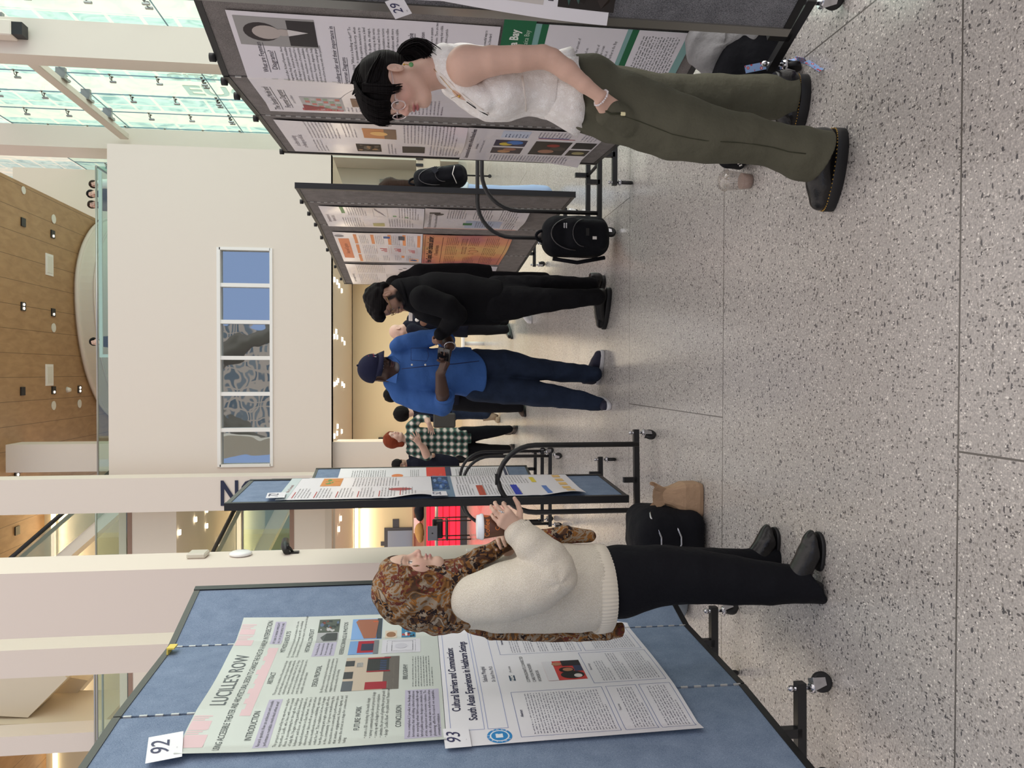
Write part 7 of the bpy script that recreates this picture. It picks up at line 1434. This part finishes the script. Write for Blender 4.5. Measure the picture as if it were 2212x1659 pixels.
R_, f_, O_, tp_ = small('red haired person in green and white plaid shirt gesturing with a hand on the chest', 10.45, (-.75, 10.45, 0), (853, 948, 0), (.80, -.55, .12), [(880, 948, .03, 12), (900, 948, .03, 26), (950, 952, .03, 27), (985, 955, .03, 32), (1008, 957, .03, 36)],
    [dict(p=[(888, 972, .0, 12), (922, 985, -.05, 11), (915, 968, -.2, 9), (906, 958, -.28, 6)], n_s=2, h=(898, 948, -.32), n=(.2, 1, .2), s=-1, sp=.3, L=.2), dict(p=[(888, 922, .05, 12), (905, 905, .0, 10), (922, 905, -.1, 8), (926, 914, -.2, 6)], n_s=3, h=(930, 926, -.24), n=(0, 1, .5), s=1)],
    [[(1000, 940, 0, 19), (1050, 934, 0, 14), (1100, 927, 0, 9)], [(1000, 975, 0, 20), (1050, 974, 0, 15), (1095, 970, 0, 9)]], m_skin1, m_hred, clothm=m_pl, legm=m_blk_c, hair=[((-.04, .05, .03), (-.05, .06, -.08), .055, .045), ((-.04, -.05, .03), (-.05, -.06, -.08), .055, .04)], shoes=[((1108, 935), (1119, 922), mat('brown_boot', rgb(92, 80, 74), rough=.6)), ((1104, 975), (1112, 962), MATS['brown_boot'])], hsc=1.05, hk=(.12, .105, .11), h=.009)
mb = MB(); q = [f_.p(985, 948, -.25), f_.p(1015, 946, -.28)]; mb.box((np.array(q[0])+q[1])/2, (.13, .02, .22), bev=.008); mb.build('shirt_tail', m_pl, tp_)
# man with dark cap beyond
R_, f_, O_, tp_ = small('person in dark cap and black jacket looking down behind far blue board', 12.2, (-1.5, 12.2, 0), (865, 1004, 0), (-.2, -.8, -.5), [(886, 1002, .03, 12), (905, 1000, .03, 22), (960, 998, .03, 25), (990, 995, .03, 24)], [dict(p=[(892, 985, 0, 10), (925, 978, -.1, 9), (935, 984, -.2, 6)], n_s=2)], [[(985, 985, 0, 17), (1060, 975, 0, 12), (1085, 975, 0, 9)]], m_skin3, m_hblack, clothm=m_navyc, legm=m_bpants, base=(.36, .22, .16), hk=(.118, .1, .09))
# backpack wearer by the right board
R_, f_, O_, tp_ = small('person with long brown hair and pale jeans, half hidden by middle grey board', 7.6, (2.1, 7.6, 0), (852, 409, .1), (-.1, .98, 0), [(885, 414, .05, 20), (910, 416, .05, 26), (960, 418, .05, 26), (1010, 422, .05, 28)], [dict(p=[(895, 400, .02, 10), (935, 400, .1, 9)])], [[(1010, 424, .05, 26), (1090, 424, .05, 22), (1150, 420, .05, 20), (1176, 420, .05, 20)]], m_skin1, m_hbrown, clothm=mat('pale_blue_top', rgb(196, 216, 222), rough=.8), legm=mat('light_denim', rgb(150, 176, 208), rough=.85), hair=[((-.05, 0, .03), (-.1, .0, -.2), .085, .06)], shoes=[((1188, 420), (1176, 420), m_sn, m_wsole)], hk=(.12, .11, .11))
def pack(name, f_, c, wpx, hpx, dep, label, m, straps=True, tilt=0, logo=None, side=-1):
    P = f_.p(*c); w, h_ = f_.r(wpx), f_.r(hpx); B_ = empty(name, tuple(P), label, 'backpack'); S = Sdf(.05); Mx = np.array(Matrix.Rotation(tilt, 3, 'Y'))
    S.box(P, (w/2, dep/2, h_/2), Mx, rd=min(w, dep)*.42); S.box(P+Mx@np.array([0, side*dep*.42, -h_*.12]), (w*.36, dep*.25, h_*.30), Mx, rd=.05, k=.03); S.noise = [(.004, 22, (1, 1, 1), 71)]
    b_ = sculpt(S, .007, 'body', m, B_); mb = MB(); z_ = []
    for k in range(15): a = math.pi*k/14; z_.append(P+Mx@np.array([w*.40*math.cos(a), side*(dep*.5+.0), h_*.05+h_*.36*math.sin(a)]))
    mb.tube(z_, .004, 6); mb.build('zip', m_dsteel, b_); z_ = [P+Mx@np.array([w*.33*math.cos(a), side*(dep*.655), -h_*.05+h_*.16*math.sin(a)]) for a in np.linspace(0, math.pi, 12)]; mb = MB(); mb.tube(z_, .0035, 6); mb.build('zip', m_dsteel, b_)
    mb = MB(); mb.tube([P+Mx@np.array([w*.14*math.cos(a), 0, h_*.47+h_*.12*math.sin(a)]) for a in np.linspace(0, math.pi, 10)], .011, 8); mb.build('handle', m, b_); return B_, P, Mx, w, h_, b_
B_, P, Mx, w, h_, bb_ = pack('backpack', Fig(7.4), (952, 385, -.22), 46, 112, .22, 'black backpack worn by the person with long brown hair', m_blk_c, tilt=-.16)
mb = MB(); mb.box(P+np.array([.03, -.17, .06]), (.05, .004, .05), M=np.array(Matrix.Rotation(.78, 3, 'Y'))); mb.build('badge', m_leather, bb_); mb = MB(); mb.tube([P+np.array([.08, -.15, -.12]), P+np.array([0, -.175, -.10]), P+np.array([-.08, -.15, -.14])], .004, 6); mb.build('piping', m_fr, bb_)
# people on the upper level
for (lb, Y, hd_, cm, hm, bd) in (('seated person in dark top on the upper level near the glass facade', 18.6, (201, 419, 0), m_navyc, m_hblack, [(214, 419, 0, 7), (222, 420, .05, 11), (238, 421, .05, 12)]), ('person with brown bag on the upper level, right beside the one in a dark top', 18.8, (203, 442, 0), mat('taupe_top', rgb(110, 98, 92), rough=.9), m_hbrown, [(214, 443, 0, 7), (222, 444, .05, 11), (238, 444, .05, 12)]), ('small person in white top on the upper level, farther right than the dark top', 19.2, (206, 398, 0), m_fr, m_hbrown, [(212, 398, 0, 7), (222, 398, .05, 10), (238, 398, .05, 11)]), ('person leaning on the ledge of the upper level, below the drum wall', 18.7, (207, 738, 0), m_navyc, m_hblack, [(218, 738, 0, 7), (226, 738, .05, 11), (238, 738, .05, 12)])):
    f_ = Fig(Y); q = f_.p(*bd[-1][:3]); small(lb, Y, (q[0], q[1], 7.6), hd_, (-.3, -.9, -.1), bd, [], [[(240, bd[-1][1], .05, 9), (251, bd[-1][1], .05, 8)]], m_skin1, hm, clothm=cm, legm=m_bpants, h=.016)
# ================================================================ PROPS
B_, P, Mx, w, h_, bb_ = pack('backpack', Fig(5.35), (1243, 512, 0), 88, 148, .25, 'large black backpack standing on the floor below the middle grey board', m_blk_c, tilt=0)
for dx in (-.06, -.03): mb = MB(); mb.box(P+np.array([.05, -.15, h_*.26+dx*.5]), (.035, .006, .009), bev=.002); mb.build('zip_pull', m_chr, bb_)
mb = MB(); mb.box(P+np.array([.0, -.21, -.04]), (.05, .004, .022)); mb.build('label_patch', m_leather, bb_); mb = MB(); mb.box(P+np.array([-.04, -.208, -.09]), (.02, .004, .028)); mb.build('white_tag', m_fr, bb_); mb = MB(); mb.tube([P+np.array([-.16, -.02, h_*.35]), P+np.array([-.19, -.06, 0]), P+np.array([-.15, -.05, -h_*.42])], .014, 6); mb.build('shoulder_strap', m_blk_c, bb_)
# duffel beside the headscarf person, paper bag
f_ = Fig(3.72); du = empty('duffel_bag', tuple(f_.p(1500, 1150, 0)), 'black duffel bag with silver zips on the floor right of the person in headscarf', 'bag'); P = f_.p(1434, 1150, .05); P[2] = .17
S = Sdf(.05); S.box(P, (.13, .2, .165), rd=.08); S.ell(P+[.02, -.04, .05], (.12, .14, .13), k=.06); S.noise = [(.006, 15, (1, 1, 1), 81)]; S.plane((0, 0, .006), (0, 0, -1), .01); b_ = sculpt(S, .007, 'body', m_blk_c, du)
for dz in (.10, .0): mb = MB(); mb.tube([P+np.array([.13*math.cos(a), -.10-.11*math.sin(a), dz+.02*math.sin(3*a)]) for a in np.linspace(0, 3.1, 12)], .005, 6); mb.build('zip', m_chr, b_)
kp = bpy.data.materials.new('kraft_paper'); pb = MB(); c = f_.p(1500, 1078, .0); c[2] = 0; rw = [(0, .085, .065, 0), (.02, .088, .07, 0), (.09, .08, .062, .0), (.15, .05, .035, .006), (.185, .042, .02, .01), (.235, .062, .03, .016)]; n_ = 40
for (z, a_, b__, rr) in rw:
    for i in range(n_):
        t_ = 2*math.pi*i/n_; k_ = .38; x = math.copysign(abs(math.cos(t_))**k_, math.cos(t_))*a_; y = math.copysign(abs(math.sin(t_))**k_, math.sin(t_))*b__; wv = rr*math.sin(t_*5+z*30)+.0025*math.sin(t_*11+z*90)*(z > .02); pb.v.append((c[0]+x*(1+wv*6)+z*.10, c[1]+y*(1+wv*8), z+.004+rr*math.sin(t_*3)))
for j in range(len(rw)-1):
    for i in range(n_): pb.face((j*n_+i, j*n_+(i+1) % n_, (j+1)*n_+(i+1) % n_, (j+1)*n_+i), False)
pb.face(list(range(n_))[::-1]); o = pb.build('paper_bag', mat('kraft', rgb(172, 142, 114), rough=.8, bump=[('n', 30, .5)])); o['label'] = 'crumpled brown paper bag on the floor beside the black duffel bag'; o['category'] = 'bag'; md = o.modifiers.new('t', 'SOLIDIFY'); md.thickness = .0012
# grey hoodie on a black bag under the right board, with patterned lanyard
f_ = Fig(2.95); hb_ = empty('tote_bag', tuple(atZ(1715, 160)), 'black tote bag on the floor under the right boards with grey hoodie on top', 'bag'); c = atZ(1700, 130); S = Sdf(.05); S.box((c[0]+.02, c[1]+.10, .13), (.17, .09, .13), rd=.06); S.box((c[0]-.06, c[1]+.10, .08), (.14, .09, .08), rd=.05); S.noise = [(.008, 14, (1, 1, 1), 91)]; S.plane((0, 0, .004), (0, 0, -1), .01); sculpt(S, .008, 'body', m_blk_c, hb_)
hd_ = empty('hoodie', tuple(f_.p(1560, 105, 0)), 'crumpled light grey hoodie draped over the black tote bag', 'hoodie'); S = Sdf(.04)
for (x, y, d, r_) in ((1525, 92, .02, 42), (1548, 100, .0, 50), (1580, 100, -.02, 52), (1620, 96, -.03, 44), (1655, 88, -.03, 36), (1532, 122, 0, 34), (1690, 78, 0, 24)): S.ell(f_.p(x, y, d), (f_.r(r_), f_.r(r_)*.9, f_.r(r_)), k=.05)
def hfold(P, ev0=S.ev): D = ev0(P); q = P-f_.p(1555, 108, -.05); r = np.sqrt((q**2).sum(1)); a = np.arctan2(q[:, 2], q[:, 0]); return D-.006*np.clip((.3-r)/.1, 0, 1)*(1-np.abs(np.sin(r*38+1.4*np.sin(a*2)+a)))*1.6
S.ev = hfold; m_hood = cloth('grey_fleece', rgb(146, 146, 148), .06, b=(('n', 500, .3), ('n', 22, .9))); S.noise = [(.009, 15, (1, .7, 1.4), 92), (.003, 40, (1, 1, 1), 93)]; hh = sculpt(S, .0055, 'body', m_hood, hd_, smooth=2)
mb = MB(); mb.box(f_.p(1662, 70, -.11), (.012, .008, .05)); mb.build('zip', m_chr, hh)
fl = bpy.data.materials.new('floral_strap'); fl.use_nodes = True; n = fl.node_tree.nodes; l = fl.node_tree.links; t = n.new('ShaderNodeTexCoord'); v_ = n.new('ShaderNodeTexVoronoi'); v_.inputs['Scale'].default_value = 62; l.new(t.outputs['Object'], v_.inputs[0]); l.new(ramp(n, l, v_.outputs['Distance'], [(0, rgb(240, 236, 240)), (.16, rgb(190, 70, 80)), (.36, rgb(140, 172, 220))]), n['Principled BSDF'].inputs['Base Color']); n['Principled BSDF'].inputs['Roughness'].default_value = .6
f_ = Fig(2.78); pts = [f_.p(1610, 150, .0), f_.p(1650, 142, -.0), f_.p(1690, 133, -.0), f_.p(1722, 128, -.06), f_.p(1742, 132, -.18), f_.p(1775, 152, -.22)]; mb = MB()
for i in range(len(pts)-1):
    a, b_ = pts[i], pts[i+1]; d = b_-a; s_ = np.cross(d, [0, 1, .3]); s_ = s_/np.linalg.norm(s_)*.014
    mb.add([a-s_, a+s_, b_+s_, b_-s_, a-s_+[0, .003, 0], a+s_+[0, .003, 0], b_+s_+[0, .003, 0], b_-s_+[0, .003, 0]], [(0, 1, 2, 3), (7, 6, 5, 4), (0, 3, 7, 4), (1, 5, 6, 2)])
o = mb.build('lanyard', fl); o['label'] = 'blue lanyard with pink flowers hanging from the black tote bag onto the floor'; o['category'] = 'lanyard'
# gym bag with white mark and plastic cup behind the near trouser leg
f_ = Fig(3.22); g_ = empty('gym_bag', tuple(atZ(1640, 320)), 'black sports bag with white three-bar mark behind the legs of the person in white', 'bag'); c = atZ(1640, 300); S = Sdf(.04); S.box((c[0]-.0, c[1]+.08, .07), (.10, .08, .065), rd=.05); S.chain([(f_.p(1560, 320, .0), .05), (f_.p(1600, 346, .0), .045), (f_.p(1630, 362, -.02), .026)], k=.04); S.noise = [(.004, 20, (1, 1, 1), 95)]; S.plane((0, 0, .004), (0, 0, -1), .01); b_ = sculpt(S, .007, 'body', m_blk_c, g_)
mb = MB(); q = onsurf(S, 1598, 352, .004)
for k, hh_ in enumerate((.012, .02, .028)): mb.box(q+np.array([(k-1)*.010, -.0, hh_/2-.01]), (.006, .003, hh_), M=np.array(Matrix.Rotation(-.4, 3, 'Y')))
mb.build('white_mark', m_fr, b_)
cc = atZ(1622, 392); cpt = empty('iced_drink_cup', (cc[0], cc[1], 0), 'clear plastic cup with dome lid and pink drink residue on the floor', 'cup'); m_plas = bpy.data.materials.new('clear_plastic'); m_plas.use_nodes = True; m_plas.node_tree.nodes.remove(m_plas.node_tree.nodes['Principled BSDF']); glassmat(m_plas, (.90, .88, .87, 1), .16)
mb = MB(); mb.lathe([(.030, .002), (.032, .004), (.043, .105), (.045, .108), (.047, .112), (.044, .115)], (cc[0], cc[1], 0), 30); mb.build('cup_body', m_plas, cpt); mb = MB(); mb.lathe([(.046, .113), (.046, .119), (.038, .134), (.022, .142), (.012, .143)], (cc[0], cc[1], 0), 30); mb.build('lid', m_plas, cpt); mb = MB(); mb.lathe([(.029, .003), (.0312, .02), (.0335, .045)], (cc[0], cc[1], 0), 30); mb.build('drink', mat('pink_ice', rgb(206, 180, 168), rough=.3, alpha=.7), cpt)
# denim bundle behind the headscarf person
c = atZ(1492, 1312); S = Sdf(.04); S.ell((c[0], c[1]+.1, .06), (.09, .12, .06)); S.ell((c[0]+.05, c[1]+.12, .05), (.08, .1, .05)); S.noise = [(.008, 22, (1, 1, 1), 97)]; S.plane((0, 0, .004), (0, 0, -1), .01); o = sculpt(S, .008, 'denim_jacket', cloth('washed_denim', rgb(132, 142, 150), .2), None); o['label'] = 'faded denim garment in a heap on the floor behind the black trousers at left'; o['category'] = 'clothing'
# red lit counter with chair, laptop and coats, far left
Yr = 20.3; zf_ = lambda x: atY(x, 1140, Yr)[2]; xa, xb = xx(1200, Yr, 950), xx(1085, Yr, 950)
ct_ = empty('counter', ((xa+xb)/2, Yr, 0), 'long counter with glowing red slatted front behind the columns', 'counter'); m_red = mat('red_glow', rgb(220, 20, 40), emit=((1, .02, .05, 1), 1.3))
mb = MB(); mb.bb((xa-1, Yr, .18), (xb+.6, Yr+.6, zf_(921))); mb.build('front', m_red, ct_); mb = MB(); m_rd = mat('dark_red', rgb(150, 14, 30), emit=((.7, .01, .03, 1), .6))
zz_ = .28
while zz_ < zf_(925): mb.bb((xa-1, Yr-.012, zz_), (xb+.6, Yr, zz_+.03)); zz_ += .17
mb.build('slat_shadow', m_rd, ct_); mb = MB(); mb.bb((xa-1, Yr-.06, .0), (xb+.6, Yr+.5, .18)); mb.build('plinth', m_dsteel, ct_); mb = MB(); mb.bb((xa-1, Yr-.1, zf_(921)), (xb+.6, Yr+.65, zf_(916))); mb.build('countertop', m_brown, ct_)
mb = MB(); mb.bb((xa-1, Yr+1.2, zf_(921)), (xb+.6, Yr+1.5, zf_(893))); mb.bb((xa-1, Yr+1.15, zf_(895)), (xb+.6, Yr+1.2, zf_(891))); o = mb.build('back_cabinet', mat('cabinet_beige', rgb(150, 132, 112), rough=.6)); o['label'] = 'low beige cabinet behind the glowing red counter'; o['category'] = 'cabinet'
mb = MB(); P = atY(943, 1140, 19.4); mb.cyl((xa-1, 19.4, P[2]), (xb+.6, 19.4, P[2]), .045, 10); o = mb.build('steel_rail', m_steel)
for xq in (xa+.3, xb+.2): mb = MB(); mb.cyl((xq, 19.4, 0), (xq, 19.4, P[2]), .03, 8); mb.build('post', m_steel, o)
o['label'] = 'thick brushed steel rail in front of the glowing red counter'; o['category'] = 'railing'
f_ = Fig(18.9); ch = empty('task_chair', tuple(f_.p(1008, 1140, 0)), 'black metal chair standing in front of the glowing red counter', 'chair')
mb = MB(); mb.box(f_.p(945, 1142, .1), (.5, .06, .26), bev=.025); mb.build('backrest', m_blk, ch); mb = MB(); mb.box(f_.p(965, 1142, -.12), (.52, .46, .06), bev=.025); mb.build('seat', m_blk, ch)
for sx in (-.23, .23):
    mb = MB(); q = f_.p(965, 1142, -.12); mb.tube([(q[0]+sx, q[1]-.2, q[2]+.25), (q[0]+sx, q[1]-.2, .02), (q[0]+sx, q[1]+.25, .02), (q[0]+sx, q[1]+.25, q[2]+.3)], .016, 6); mb.build('leg', m_blk, ch)
P = f_.p(934, 1152, -.2); lp = MB(); lp.box(P, (.36, .012, .24), bev=.004); o = lp.build('laptop', mat('laptop_grey', rgb(120, 122, 128), rough=.35, metal=.5)); o['label'] = 'open grey laptop seen from the back above the black chair'; o['category'] = 'laptop'; mb = MB(); mb.sph(P+np.array([0, -.008, 0]), (.018, .003, .022), 8, 6); mb.build('lid_mark', m_blk, o); mb = MB(); mb.box(P+np.array([0, .13, -.12]), (.36, .25, .015)); mb.build('keyboard_base', m_dsteel, o)
for (x, y, rx_, rz_, cm, lb) in ((908, 1152, .26, .10, mat('camel_wool', rgb(170, 132, 84), rough=.9, bump=[('n', 12, .6)]), 'camel coat heaped on the red counter'), (908, 1108, .22, .14, m_navyc, 'dark jacket heaped on the red counter left of the white sheet')):
    S = Sdf(.05); q = atY(x, y, Yr+.25); q[2] = zf_(916)+.1; S.ell(q, (rx_, .2, .13)); S.ell(q+[.1, 0, .03], (rx_*.6, .18, .1)); S.noise = [(.02, 9, (1, 1, 1), 98)]; S.plane((0, 0, zf_(916)+.004), (0, 0, -1), .01); o = sculpt(S, .02, 'coat', cm, None); o['label'] = lb; o['category'] = 'coat'
mb = MB(); q = atY(900, 1135, Yr+1.1); mb.box(q, (.42, .02, .16)); o = mb.build('notice_sheet', pp_white); o['label'] = 'white notice sheet leaning above the camel coat at the red counter'; o['category'] = 'sign'
# small white table behind the blue shirt
q = Fig(15.5).p(1000, 742, 0); mb = MB(); mb.box((q[0], q[1], q[2]+.0), (.4, .4, .05), bev=.01); mb.cyl((q[0], q[1], 0), (q[0], q[1], q[2]), .04, 10); o = mb.build('side_table', m_fr); o['label'] = 'small white table standing beyond the bald person'; o['category'] = 'table'
# coat rack and equipment beyond the right board
q = atZ(1062, 352); 
cs_ = empty('equipment_cart', (q[0], q[1], 0), 'cream equipment cart on black legs with casters seen between the grey boards', 'cart'); f_ = Fig(q[1]); mb = MB(); A_ = f_.p(925, 352, 0); mb.box(A_, (.55, .4, f_.r(50)), bev=.01); mb.build('cabinet', mat('cart_cream', rgb(200, 190, 168), rough=.5), cs_)
for sx in (-.2, .2):
    mb = MB(); mb.cyl((A_[0]+sx, A_[1], .06), (A_[0]+sx, A_[1], A_[2]), .016, 6); mb.build('leg', m_blk, cs_); mb = MB(); mb.lathe([(.03, -.012), (.035, 0), (.03, .012)], (A_[0]+sx, A_[1], .036), 14, Matrix.Rotation(math.pi/2, 3, 'X')); mb.build('wheel', m_rub, cs_)
for k in range(3): mb = MB(); mb.box((A_[0]-.1+.12*k, A_[1]-.21, A_[2]+.16), (.05, .03, .13), bev=.005); mb.build('binder_clip', m_blk, cs_)
